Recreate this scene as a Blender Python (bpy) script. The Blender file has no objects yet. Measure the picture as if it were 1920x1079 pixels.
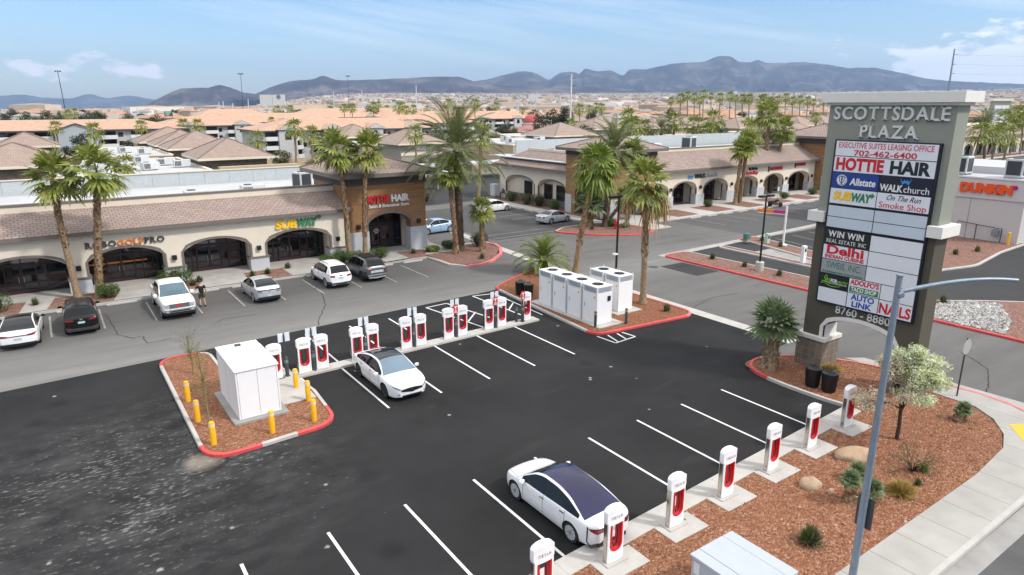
import bpy, bmesh, math, random
from mathutils import Vector, Matrix
random.seed(7)
R = math.radians
PI = math.pi
sc = bpy.context.scene
COL = sc.collection

# ------------------------------------------------------------------ camera
# world frame: +X runs along the rows of bays (east), +Y towards the shops (north), metres
CAM_H = 13.0
FOC, PITCH, YAW = 1250.0, R(15.28), R(-34.9)          # focal length in pixels of a 1920 wide photo
cd = bpy.data.cameras.new('camera')
cd.sensor_fit = 'HORIZONTAL'
cd.angle_x = 2 * math.atan(960 / FOC)
cd.clip_start, cd.clip_end = 0.5, 60000
cam = bpy.data.objects.new('camera', cd)
COL.objects.link(cam)
cam.location = (0, 0, CAM_H)
cam.rotation_euler = (R(90) - PITCH, 0, YAW)
sc.camera = cam

# ------------------------------------------------------------------ light
SUN_EL, SUN_AZ = R(46), R(146)       # azimuth clockwise from +Y
w = bpy.data.worlds.new('World'); sc.world = w
w.use_nodes = True
nt = w.node_tree; nt.nodes.clear()
def wn(t, **k):
    n = nt.nodes.new(t)
    for a, b in k.items():
        if a in n.inputs: n.inputs[a].default_value = b
        else: setattr(n, a, b)
    return n
def wmath(op, a, b=None, c=None, clamp=False):
    n = nt.nodes.new('ShaderNodeMath'); n.operation = op; n.use_clamp = clamp
    for i, v in enumerate((a, b, c)):
        if v is None: continue
        if isinstance(v, (int, float)): n.inputs[i].default_value = v
        else: nt.links.new(v, n.inputs[i])
    return n.outputs[0]
out = wn('ShaderNodeOutputWorld'); bg = wn('ShaderNodeBackground')
sky = wn('ShaderNodeTexSky'); sky.sky_type = 'NISHITA'; sky.sun_disc = False
sky.sun_elevation = SUN_EL; sky.sun_rotation = SUN_AZ
sky.air_density = 1.0; sky.dust_density = 1.3; sky.ozone_density = 2.2; sky.altitude = 600
tc = wn('ShaderNodeTexCoord')
sep = wn('ShaderNodeSeparateXYZ'); nt.links.new(tc.outputs['Generated'], sep.inputs[0])
# clouds: low cumulus banks in two parts of the horizon, thin cirrus streaks higher up
az = wmath('ARCTAN2', sep.outputs[0], sep.outputs[1])           # clockwise from +Y
el = wmath('ARCSINE', sep.outputs[2])
cmb = wn('ShaderNodeCombineXYZ')
nt.links.new(wmath('MULTIPLY', az, 17.0), cmb.inputs[0]); nt.links.new(wmath('MULTIPLY', el, 38.0), cmb.inputs[1])
nz = wn('ShaderNodeTexNoise'); nz.inputs['Scale'].default_value = 1.0; nz.inputs['Detail'].default_value = 7; nz.inputs['Roughness'].default_value = 0.55
nt.links.new(cmb.outputs[0], nz.inputs['Vector'])
def bump_at(x, c, wd):      # smooth hump of half width wd round c
    d = wmath('ABSOLUTE', wmath('SUBTRACT', x, c))
    return wmath('SUBTRACT', 1.0, wmath('DIVIDE', d, wd), clamp=True)
bank_r = wmath('MULTIPLY', bump_at(az, R(69), R(14)), bump_at(el, R(2.2), R(4.4)))
bank_l = wmath('MULTIPLY', bump_at(az, R(3), R(15)), bump_at(el, R(2.5), R(2.1)))
bank_o = wmath('MULTIPLY', bump_at(el, R(14), R(10)), 0.10)
bank = wmath('MAXIMUM', wmath('MULTIPLY', bank_r, 1.0), wmath('MULTIPLY', bank_l, 0.66))
cum = wmath('MULTIPLY', wmath('SUBTRACT', wmath('ADD', nz.outputs[0], wmath('MULTIPLY', bank, 0.55)), 0.72), 11.0, clamp=True)
cum = wmath('MULTIPLY', cum, wmath('MULTIPLY', bank, 5.0, clamp=True))
cmb2 = wn('ShaderNodeCombineXYZ')
nt.links.new(wmath('ADD', wmath('MULTIPLY', az, 2.2), wmath('MULTIPLY', el, 5.0)), cmb2.inputs[0])
nt.links.new(wmath('SUBTRACT', wmath('MULTIPLY', el, 22.0), wmath('MULTIPLY', az, -3.0)), cmb2.inputs[1])
nz2 = wn('ShaderNodeTexNoise'); nz2.inputs['Scale'].default_value = 1.0; nz2.inputs['Detail'].default_value = 6; nz2.inputs['Roughness'].default_value = 0.6
nt.links.new(cmb2.outputs[0], nz2.inputs['Vector'])
cir = wmath('MULTIPLY', wmath('SUBTRACT', nz2.outputs[0], 0.49), 1.9, clamp=True)
cir = wmath('MULTIPLY', cir, wmath('MULTIPLY', wmath('SUBTRACT', el, R(0.5)), 9.0, clamp=True))
veil = wmath('MULTIPLY', wmath('MULTIPLY', wmath('SUBTRACT', el, R(11)), 3.4, clamp=True), wmath('ADD', 0.62, wmath('MULTIPLY', nz2.outputs[0], 0.5)), clamp=True)      # thin cloud veil overhead, unseen, added to brighten and whiten the ambient light
cl = wmath('MAXIMUM', wmath('MAXIMUM', cum, cir, clamp=True), veil)
mx = wn('ShaderNodeMix'); mx.data_type = 'RGBA'
hs = wn('ShaderNodeHueSaturation'); hs.inputs['Saturation'].default_value = 1.22; hs.inputs['Value'].default_value = 1.17; nt.links.new(sky.outputs[0], hs.inputs['Color'])
nt.links.new(cl, mx.inputs['Factor']); nt.links.new(hs.outputs[0], mx.inputs['A'])
vb = wn('ShaderNodeMix'); vb.data_type = 'RGBA'; nt.links.new(veil, vb.inputs['Factor']); vb.inputs['A'].default_value = (9.6, 9.6, 9.7, 1); vb.inputs['B'].default_value = (11.5, 11.2, 10.9, 1)
nt.links.new(vb.outputs['Result'], mx.inputs['B'])
nt.links.new(mx.outputs['Result'], bg.inputs['Color'])
bg.inputs['Strength'].default_value = 0.10
nt.links.new(bg.outputs[0], out.inputs[0])
sl = bpy.data.lights.new('sun', 'SUN'); sl.energy = 2.1; sl.angle = R(5); sl.color = (1, 0.955, 0.89)
sun = bpy.data.objects.new('sun', sl); COL.objects.link(sun)
sun.rotation_euler = (R(90) - SUN_EL, 0, PI - SUN_AZ)      # a sun lamp shines down its local -Z
sc.view_settings.view_transform = 'Standard'; sc.view_settings.look = 'None'
sc.view_settings.gamma = 1.0; sc.view_settings.use_curve_mapping = False
sc.view_settings.exposure = 0.64
sc.cycles.max_bounces = 6; sc.cycles.diffuse_bounces = 2; sc.cycles.glossy_bounces = 3; sc.cycles.transmission_bounces = 2
sc.cycles.volume_bounces = 0; sc.cycles.volume_max_steps = 32

# ------------------------------------------------------------------ surveying: where a sight line of the photo meets a plane
_cs, _sn = math.cos(PITCH), math.sin(PITCH)
_fx, _fy = -math.sin(YAW), math.cos(YAW)
def ray(px, py):
    x, y = (px - 960) / FOC, -(py - 539.5) / FOC
    f, u = _cs + _sn * y, -_sn + _cs * y
    return Vector((x * _fy + f * _fx, -x * _fx + f * _fy, u))
def gp(px, py, z=0.0):
    r = ray(px, py); t = (z - CAM_H) / r.z
    return Vector((r.x * t, r.y * t, z))
def up(px, py, base):          # point on the sight line at the ground distance of base
    r = ray(px, py); D = base[0] * _fx + base[1] * _fy
    t = D / (r.x * _fx + r.y * _fy)
    return Vector((r.x * t, r.y * t, CAM_H + r.z * t))
def far(px, py, D):
    r = ray(px, py); t = D / (r.x * _fx + r.y * _fy)
    return Vector((r.x * t, r.y * t, CAM_H + r.z * t))

# ------------------------------------------------------------------ materials
MATS = {}
def rgb(c): return (c[0], c[1], c[2], 1)
class NT:
    def __init__(s, name):
        s.mat = bpy.data.materials.new(name); s.mat.use_nodes = True
        s.t = s.mat.node_tree; s.b = s.t.nodes['Principled BSDF']
        s.pos = None
    def n(s, t, **k):
        n = s.t.nodes.new(t)
        for a, b in k.items():
            if a in n.inputs: n.inputs[a].default_value = b
            else: setattr(n, a, b)
        return n
    def l(s, a, b): s.t.links.new(a, b)
    def P(s):
        if s.pos is None: s.pos = s.n('ShaderNodeNewGeometry').outputs['Position']
        return s.pos
    def O(s): return s.n('ShaderNodeTexCoord').outputs['Object']
    def scale(s, vec, sx, sy, sz):
        m = s.n('ShaderNodeMapping'); m.inputs['Scale'].default_value = (sx, sy, sz); s.l(vec, m.inputs[0]); return m.outputs[0]
    def noise(s, vec, sc_, det=3, rough=.55):
        n = s.n('ShaderNodeTexNoise'); n.inputs['Scale'].default_value = sc_; n.inputs['Detail'].default_value = det; n.inputs['Roughness'].default_value = rough
        if vec is not None: s.l(vec, n.inputs['Vector'])
        return n.outputs[0]
    def ramp(s, fac, stops):
        r = s.n('ShaderNodeValToRGB'); e = r.color_ramp.elements
        while len(e) < len(stops): e.new(0.5)
        for i, (p, c) in enumerate(stops):
            e[i].position = p; e[i].color = rgb(c) if not isinstance(c, (int, float)) else (c, c, c, 1)
        s.l(fac, r.inputs[0]); return r.outputs[0]
    def mix(s, fac, a, b, mode='MIX'):
        m = s.n('ShaderNodeMix'); m.data_type = 'RGBA'; m.blend_type = mode
        for k, v in (('Factor', fac), ('A', a), ('B', b)):
            if isinstance(v, (int, float)): m.inputs[k].default_value = v if k == 'Factor' else (v, v, v, 1)
            elif isinstance(v, tuple): m.inputs[k].default_value = rgb(v)
            else: s.l(v, m.inputs[k])
        return m.outputs['Result']
    def math(s, op, a, b=None, c=None, clamp=False):
        n = s.n('ShaderNodeMath'); n.operation = op; n.use_clamp = clamp
        for i, v in enumerate((a, b, c)):
            if v is None: continue
            if isinstance(v, (int, float)): n.inputs[i].default_value = v
            else: s.l(v, n.inputs[i])
        return n.outputs[0]
    def color(s, c): s.l(c, s.b.inputs['Base Color'])
    def bump(s, h, st=.3, dist=.02):
        b = s.n('ShaderNodeBump'); b.inputs['Strength'].default_value = st; b.inputs['Distance'].default_value = dist
        s.l(h, b.inputs['Height']); s.l(b.outputs[0], s.b.inputs['Normal'])
    def set(s, rough=.6, metal=0, spec=.5, coat=0):
        s.b.inputs['Roughness'].default_value = rough; s.b.inputs['Metallic'].default_value = metal
        s.b.inputs['Specular IOR Level'].default_value = spec; s.b.inputs['Coat Weight'].default_value = coat
        s.b.inputs['Coat Roughness'].default_value = .05
        return s
def M(name, c=(.5, .5, .5), rough=.6, var=.12, scale=3.0, metal=0, spec=.5, bump=0, bscale=30, coat=0, obj=False):
    if name in MATS: return MATS[name]
    m = NT(name).set(rough, metal, spec, coat)
    v = m.O() if obj else m.P()
    f = m.noise(v, scale, 5)
    lo = tuple(max(0, x * (1 - var)) for x in c); hi = tuple(min(1, x * (1 + var)) for x in c)
    m.color(m.ramp(f, [(.3, lo), (.7, hi)]))
    if bump: m.bump(m.noise(v, bscale, 3), bump, .02)
    MATS[name] = m.mat
    return m.mat

WHITE = M('white_paint', (.78, .78, .77), .4, .03)
PLASTIC_W = M('white_gloss_plastic', (.82, .82, .82), .25, .02)
BLACK = M('black_plastic', (.012, .012, .013), .4, .1)
GREY_D = M('dark_grey_metal', (.045, .05, .055), .45, .1)
CHROME = M('polished_steel', (.55, .5, .45), .18, .05, metal=1)
RED_P = M('red_plastic', (.62, .008, .015), .3, .08)
RED_K = M('red_kerb_paint', (.58, .07, .07), .6, .2, 2.0)
RED_F = M('faded_red_kerb_paint', (.60, .17, .16), .7, .25, 3.0)
YEL = M('yellow_paint', (.80, .42, .01), .4, .05)
CONC = M('concrete', (.36, .345, .32), .85, .14, 1.2, bump=.15)
CONC_P = M('pale_concrete', (.45, .43, .40), .85, .10, 1.5, bump=.1)
CONC_D = M('worn_grey_concrete', (.29, .28, .265), .85, .2, .8, bump=.15)
CREAM = M('cream_stucco', (.60, .52, .42), .9, .05, .6, bump=.2, bscale=60)
CREAM_L = M('pale_cream_stucco', (.70, .615, .495), .9, .05, .6, bump=.2, bscale=60)
TRIMB = M('grey_brown_trim', (.16, .135, .115), .7, .08)
GREYP = M('light_grey_panel', (.46, .47, .48), .8, .05)
TAN = M('tan_stucco', (.44, .35, .23), .9, .06)
OLIVE = M('olive_grey_stucco', (.28, .27, .235), .9, .06)
STONEB = M('brown_stone_veneer', (.17, .135, .105), .9, .45, 3.5)
ROOFW = M('white_membrane_roof', (.46, .47, .475), .8, .08, .5)
PARA = M('pale_blue_grey_panel', (.42, .45, .46), .7, .06)
FRAME = M('dark_red_window_frame', (.04, .012, .014), .4, .1)
ALU = M('grey_aluminium', (.4, .41, .42), .4, .08, metal=.6)
GALV = M('galvanised_steel', (.23, .28, .33), .45, .12, 6, metal=.4)
CABW = M('white_cabinet_paint', (.80, .80, .80), .45, .02)
def glass_mat(name, c, rough=.04, spec=.8):
    if name in MATS: return MATS[name]
    m = NT(name).set(rough, 0, spec); m.b.inputs['IOR'].default_value = 1.5
    m.color(m.ramp(m.noise(m.P(), .5, 2), [(.3, tuple(x * .6 for x in c)), (.7, tuple(x * 1.3 for x in c))]))
    MATS[name] = m.mat; return m.mat
GLASS = glass_mat('dark_shop_glass', (.010, .011, .013))
CGLASS = glass_mat('car_glass', (.008, .010, .012), .04, .35)
CGLASS_B = glass_mat('blue_tinted_windscreen', (.10, .15, .20), .05, 1.0)
CGLASS_R = glass_mat('dark_glass_roof', (.012, .012, .055), .04, .6)
CGLASS_K = glass_mat('black_glass_roof', (.006, .006, .008), .04, .6)
def paint(name, c, metal=0.0, rough=.35, var=.02):
    return M('car_paint_' + name, c, rough, var, 1.0, metal, .5, coat=.8)

def mk_asphalt_new():
    m = NT('new_dark_asphalt').set(.9, spec=.15)
    p = m.P()
    base = m.ramp(m.noise(p, .22, 6), [(.28, (.0178, .018, .0188)), (.72, (.036, .0362, .0372))])
    grain = m.noise(p, 45, 2)
    base = m.mix(.35, base, m.ramp(grain, [(.35, (.010, .010, .010)), (.7, (.036, .036, .036))]))
    # dried paint and cement scuffs: short pale flecks, thick near the west end of the lot
    s = m.n('ShaderNodeSeparateXYZ'); m.l(p, s.inputs[0])
    rot = m.n('ShaderNodeMapping'); rot.inputs['Rotation'].default_value = (0, 0, R(28)); rot.inputs['Scale'].default_value = (3.2, 7.5, 1); m.l(p, rot.inputs[0])
    fl = m.noise(rot.outputs[0], 1.0, 5, .66)
    dx = m.math('MULTIPLY', m.math('SUBTRACT', s.outputs[0], 1.2), .115); dy = m.math('MULTIPLY', m.math('SUBTRACT', s.outputs[1], 25.0), .105)
    d = m.math('ADD', m.math('MULTIPLY', dx, dx), m.math('MULTIPLY', dy, dy))
    near = m.math('SUBTRACT', 1.0, d, clamp=True)
    big = m.noise(p, .35, 4)
    thr = m.math('SUBTRACT', .715, m.math('MULTIPLY', m.math('POWER', near, .6), m.math('MULTIPLY', big, .33)))
    fleck = m.math('MULTIPLY', m.math('SUBTRACT', fl, thr), 9.0, clamp=True)
    fleck = m.math('MULTIPLY', fleck, m.math('ADD', m.math('MULTIPLY', near, .27), .08))
    film = m.math('MULTIPLY', m.math('SUBTRACT', m.noise(m.scale(p, .9, 1.6, 1), .7, 6, .65), .42), m.math('MULTIPLY', near, 2.2), clamp=True)
    base = m.mix(m.math('MULTIPLY', film, .38), base, (.20, .20, .198))
    wv = m.n('ShaderNodeTexWave'); wv.wave_type = 'RINGS'; wv.inputs['Scale'].default_value = .16; wv.inputs['Distortion'].default_value = 5; wv.inputs['Detail'].default_value = 3; m.l(p, wv.inputs['Vector'])
    base = m.mix(m.math('MULTIPLY', m.math('GREATER_THAN', wv.outputs['Fac'], .93), m.math('MULTIPLY', m.math('SUBTRACT', m.noise(p, .5, 4), .5, clamp=True), .35)), base, (.12, .118, .112))
    col = m.mix(fleck, base, (.50, .48, .45))
    # cement spill by the island corner
    ex = m.math('SUBTRACT', s.outputs[0], 3.35); ey = m.math('MULTIPLY', m.math('SUBTRACT', s.outputs[1], 25.2), 1.0)
    e = m.math('ADD', m.math('MULTIPLY', ex, ex), m.math('MULTIPLY', ey, ey))
    sp = m.math('MULTIPLY', m.math('SUBTRACT', 1.15, m.math('ADD', e, m.math('MULTIPLY', m.noise(p, 2.2, 5), .9))), 1.6, clamp=True)
    col = m.mix(m.math('MULTIPLY', sp, .42), col, (.42, .36, .29))
    # oil drips
    vo = m.n('ShaderNodeTexVoronoi'); vo.inputs['Scale'].default_value = .38; m.l(p, vo.inputs['Vector'])
    od = m.math('MULTIPLY', m.math('SUBTRACT', .22, m.math('MULTIPLY', vo.outputs['Distance'], m.math('ADD', m.noise(p, 4, 3), .45))), 6, clamp=True)
    col = m.mix(m.math('MULTIPLY', od, .5), col, (.010, .010, .0105))
    # scattered drops
    v = m.n('ShaderNodeTexVoronoi'); v.inputs['Scale'].default_value = .8; m.l(p, v.inputs['Vector'])
    dot = m.math('MULTIPLY', m.math('SUBTRACT', .085, m.math('MULTIPLY', v.outputs['Distance'], m.math('ADD', m.noise(p, 9, 2), .5))), 30, clamp=True)
    rnd = m.math('GREATER_THAN', m.noise(p, .7, 2), .54)
    col = m.mix(m.math('MULTIPLY', m.math('MULTIPLY', dot, rnd), .5), col, (.5, .49, .47))
    m.color(col); m.bump(grain, .25, .008)
    return m.mat
def mk_asphalt_old(name, a, b, streak):
    m = NT(name).set(.92, spec=.2)
    p = m.P()
    base = m.ramp(m.noise(p, .16, 6, .6), [(.3, a), (.72, b)])
    st = m.noise(m.scale(p, streak[0], streak[1], 1), 1, 5, .6)
    base = m.mix(.55, base, m.ramp(st, [(.3, a), (.7, b)]))
    if name == 'worn_grey_asphalt':      # dusty strip along the edge of the new lot, oil darkened stalls
        ss = m.n('ShaderNodeSeparateXYZ'); m.l(p, ss.inputs[0])
        dk = m.math('MULTIPLY', m.math('SUBTRACT', ss.outputs[1], 43.5), .28, clamp=True); dk = m.math('MULTIPLY', dk, m.math('LESS_THAN', ss.outputs[1], 51.5))
        dk = m.math('MULTIPLY', dk, m.math('MULTIPLY', m.math('SUBTRACT', 27.5, ss.outputs[0]), .3, clamp=True))
        base = m.mix(m.math('MULTIPLY', dk, .6), base, tuple(x * .55 for x in a))
        lt = m.math('MULTIPLY', m.math('SUBTRACT', 1.0, m.math('MULTIPLY', m.math('ABSOLUTE', m.math('SUBTRACT', ss.outputs[1], 38.5)), .2), clamp=True), m.math('MULTIPLY', m.noise(m.scale(p, .25, .9, 1), 1, 5), 1.2))
        base = m.mix(lt, base, (.27, .262, .25))
    grain = m.noise(p, 40, 2)
    base = m.mix(.22, base, m.ramp(grain, [(.35, tuple(x * .6 for x in a)), (.7, tuple(x * 1.25 for x in b))]))
    # sealed cracks: warped cell borders
    w_ = m.mix(.34, m.scale(p, .085, .085, .085), m.n('ShaderNodeTexNoise', Scale=.5).outputs['Color'])
    v = m.n('ShaderNodeTexVoronoi'); v.feature = 'DISTANCE_TO_EDGE'; v.inputs['Scale'].default_value = 1.0; m.l(w_, v.inputs['Vector'])
    cr = m.math('MULTIPLY', m.math('LESS_THAN', v.outputs['Distance'], .0030), m.math('GREATER_THAN', m.noise(p, .06, 2), .44))
    m.color(m.mix(m.math('MULTIPLY', cr, .0), base, tuple(x * .35 for x in a))); m.bump(grain, .25, .008)
    return m.mat
ASPH_N = mk_asphalt_new()
ASPH_O = mk_asphalt_old('worn_grey_asphalt', (.10, .097, .094), (.175, .17, .164), (.12, .9))
ASPH_S = mk_asphalt_old('street_asphalt', (.075, .075, .076), (.125, .123, .122), (.9, .12))
ASPH_D = mk_asphalt_old('dark_lane_asphalt', (.036, .037, .038), (.06, .06, .06), (.5, .2))
def mk_gravel(name, cols, sc_=15.0):
    m = NT(name).set(.95, spec=.2)
    p = m.P()
    v = m.n('ShaderNodeTexVoronoi'); v.inputs['Scale'].default_value = sc_; m.l(p, v.inputs['Vector'])
    s = m.n('ShaderNodeSeparateColor'); m.l(v.outputs['Color'], s.inputs[0])
    st = m.ramp(s.outputs[0], [(0, cols[0]), (.45, cols[1]), (.8, cols[2]), (1, cols[3])])
    st = m.mix(m.math('ADD', m.math('MULTIPLY', m.noise(p, .8, 4), .3), .2), st, cols[1])
    big = m.noise(p, .5, 4)
    st = m.mix(m.math('MULTIPLY', m.math('SUBTRACT', big, .5), 1.2, clamp=True), st, cols[4])
    m.color(st)
    m.bump(m.math('SUBTRACT', 1.0, v.outputs['Distance']), 1.0, .06)
    return m.mat
GRAV_R = mk_gravel('orange_red_gravel', [(.13, .058, .034), (.285, .122, .064), (.36, .18, .108), (.50, .34, .245), (.245, .097, .052)])
GRAV_P = mk_gravel('pinkish_red_gravel', [(.11, .058, .045), (.235, .125, .098), (.29, .17, .135), (.38, .27, .225), (.19, .10, .077)], 10.0)
GRAV_B = mk_gravel('bark_brown_mulch', [(.11, .045, .025), (.26, .105, .053), (.33, .15, .085), (.43, .26, .17), (.21, .08, .04)], 16.0)
def mk_tile(name, c1, c2, mortar, bw=.42, rh=.33):
    m = NT(name).set(.85)
    g = m.n('ShaderNodeNewGeometry'); s = m.n('ShaderNodeSeparateXYZ'); m.l(g.outputs['Position'], s.inputs[0])
    n = m.n('ShaderNodeSeparateXYZ'); m.l(g.outputs['Normal'], n.inputs[0])
    side = m.math('GREATER_THAN', m.math('ABSOLUTE', n.outputs[0]), m.math('ABSOLUTE', n.outputs[1]))
    a = m.n('ShaderNodeCombineXYZ'); b = m.n('ShaderNodeCombineXYZ')
    k = 1.15
    m.l(s.outputs[0], a.inputs[0]); m.l(m.math('MULTIPLY', s.outputs[1], k), a.inputs[1])
    m.l(s.outputs[1], b.inputs[0]); m.l(m.math('MULTIPLY', s.outputs[0], k), b.inputs[1])
    vec = m.mix(side, a.outputs[0], b.outputs[0])
    br = m.n('ShaderNodeTexBrick'); m.l(vec, br.inputs['Vector'])
    br.inputs['Scale'].default_value = 1; br.inputs['Brick Width'].default_value = bw; br.inputs['Row Height'].default_value = rh
    br.inputs['Mortar Size'].default_value = .022; br.inputs['Mortar Smooth'].default_value = .3
    br.inputs['Color1'].default_value = rgb(c1); br.inputs['Color2'].default_value = rgb(c2); br.inputs['Mortar'].default_value = rgb(mortar)
    col = m.mix(.5, br.outputs['Color'], m.ramp(m.noise(g.outputs['Position'], .8, 4), [(.3, c1), (.7, c2)]))
    col = m.mix(m.math('MULTIPLY', br.outputs['Fac'], .8), col, mortar)
    m.color(col); m.bump(m.math('SUBTRACT', 1.0, br.outputs['Fac']), .6, .04)
    return m.mat
TILE = mk_tile('pinkish_concrete_roof_tiles', (.25, .182, .155), (.35, .27, .235), (.095, .07, .06))
TILE_F = mk_tile('pale_pinkish_roof_tiles', (.28, .205, .165), (.36, .275, .23), (.18, .13, .11), .5, .45)
TILE_O = mk_tile('orange_clay_roof_tiles', (.44, .265, .175), (.54, .36, .26), (.32, .185, .125), .9, 1.1)
def mk_siding():
    m = NT('brown_lap_siding').set(.75)
    p = m.P(); s = m.n('ShaderNodeSeparateXYZ'); m.l(p, s.inputs[0])
    wv = m.math('FRACT', m.math('MULTIPLY', s.outputs[2], 5.5))
    st = m.noise(m.scale(p, .35, .35, 4.0), 1.3, 5)
    m.color(m.ramp(st, [(.3, (.22, .108, .043)), (.7, (.335, .18, .082))]))
    m.bump(wv, .35, .02); return m.mat
SIDING = mk_siding()
def mk_stone_tile():
    m = NT('mixed_slate_tiles').set(.7)
    g = m.n('ShaderNodeNewGeometry'); s = m.n('ShaderNodeSeparateXYZ'); m.l(g.outputs['Position'], s.inputs[0])
    v = m.n('ShaderNodeCombineXYZ')
    fx = m.math('FLOOR', m.math('MULTIPLY', m.math('ADD', s.outputs[0], s.outputs[1]), 2.9)); fz = m.math('FLOOR', m.math('MULTIPLY', s.outputs[2], 2.9))
    m.l(fx, v.inputs[0]); m.l(fz, v.inputs[1])
    wn_ = m.n('ShaderNodeTexWhiteNoise'); m.l(v.outputs[0], wn_.inputs['Vector'])
    c = m.ramp(wn_.outputs['Value'], [(0, (.115, .095, .075)), (.3, (.20, .15, .10)), (.55, (.15, .145, .13)), (.8, (.26, .19, .12)), (1, (.10, .075, .06))])
    c = m.mix(.3, c, m.ramp(m.noise(g.outputs['Position'], 5, 4), [(.3, (.1, .08, .06)), (.7, (.28, .22, .16))]))
    gx = m.math('FRACT', m.math('MULTIPLY', m.math('ADD', s.outputs[0], s.outputs[1]), 2.9)); gz = m.math('FRACT', m.math('MULTIPLY', s.outputs[2], 2.9))
    gr = m.math('MAXIMUM', m.math('LESS_THAN', gx, .05), m.math('LESS_THAN', gz, .05))
    m.color(m.mix(gr, c, (.30, .27, .23))); return m.mat
SLATE = mk_stone_tile()
def mk_leaf(name, stops, rough=.55, trans=.25):
    m = NT(name).set(rough, spec=.35)
    g = m.n('ShaderNodeNewGeometry')
    f = m.math('ADD', m.math('MULTIPLY', g.outputs['Random Per Island'], .7), m.math('MULTIPLY', m.noise(g.outputs['Position'], .9, 3), .3))
    c = m.ramp(f, stops); m.color(c)
    tr = m.n('ShaderNodeBsdfTranslucent'); m.l(c, tr.inputs['Color'])
    mixs = m.n('ShaderNodeMixShader'); mixs.inputs[0].default_value = trans
    o = m.t.nodes['Material Output']
    m.l(m.b.outputs[0], mixs.inputs[1]); m.l(tr.outputs[0], mixs.inputs[2]); m.l(mixs.outputs[0], o.inputs[0])
    return m.mat
LEAF_P = mk_leaf('fan_palm_leaf', [(0, (.055, .09, .015)), (.3, (.16, .205, .035)), (.65, (.285, .31, .065)), (1, (.46, .43, .15))])
LEAF_D = mk_leaf('date_palm_leaf', [(0, (.07, .10, .035)), (.5, (.15, .185, .07)), (1, (.28, .28, .12))])
LEAF_C = mk_leaf('bright_palm_leaf', [(0, (.08, .13, .018)), (.5, (.19, .26, .04)), (1, (.34, .37, .09))])
LEAF_G = mk_leaf('grey_green_palm_leaf', [(0, (.07, .115, .04)), (.5, (.16, .22, .095)), (1, (.34, .36, .21))])
LEAF_B = mk_leaf('shrub_leaf', [(0, (.03, .07, .012)), (.5, (.065, .125, .022)), (1, (.12, .18, .04))])
LEAF_T = mk_leaf('tree_leaf', [(0, (.022, .035, .016)), (.5, (.045, .06, .026)), (1, (.085, .095, .045))])
LEAF_S = mk_leaf('sage_leaf', [(0, (.07, .08, .035)), (.5, (.13, .14, .06)), (1, (.22, .21, .10))])
LEAF_Y = mk_leaf('dry_grass_blade', [(0, (.25, .16, .04)), (.5, (.40, .27, .08)), (1, (.52, .38, .14))])
DEAD = mk_leaf('dead_palm_leaf', [(0, (.26, .16, .06)), (.5, (.45, .30, .13)), (1, (.60, .43, .22))])
BLOSSOM = mk_leaf('blossom', [(0, (.26, .35, .08)), (.25, (.44, .52, .16)), (.45, (.70, .73, .46)), (1, (.88, .88, .78))], trans=.35)
BLOSSOM_D = mk_leaf('fading_blossom', [(0, (.35, .28, .16)), (.5, (.58, .50, .36)), (1, (.75, .70, .58))], trans=.35)
def mk_bark(name, a, b, sz=9):
    m = NT(name).set(.95, spec=.1)
    f = m.noise(m.scale(m.P(), 1, 1, .8), sz, 5, .7)
    m.color(m.ramp(f, [(.3, a), (.7, b)])); m.bump(f, .8, .05); return m.mat
BARK = mk_bark('palm_bark', (.14, .092, .055), (.42, .31, .20))
BARK_S = mk_bark('smooth_palm_bark', (.22, .165, .115), (.40, .32, .235), 5)
BARK_D = mk_bark('date_palm_bark', (.07, .05, .033), (.19, .14, .095), 10)
BARK_T = mk_bark('dark_tree_bark', (.035, .025, .02), (.085, .06, .045), 8)
BOOT = mk_leaf('palm_leaf_base', [(0, (.06, .03, .012)), (.4, (.26, .14, .06)), (.75, (.48, .31, .16)), (1, (.68, .54, .36))], trans=.05)

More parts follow.
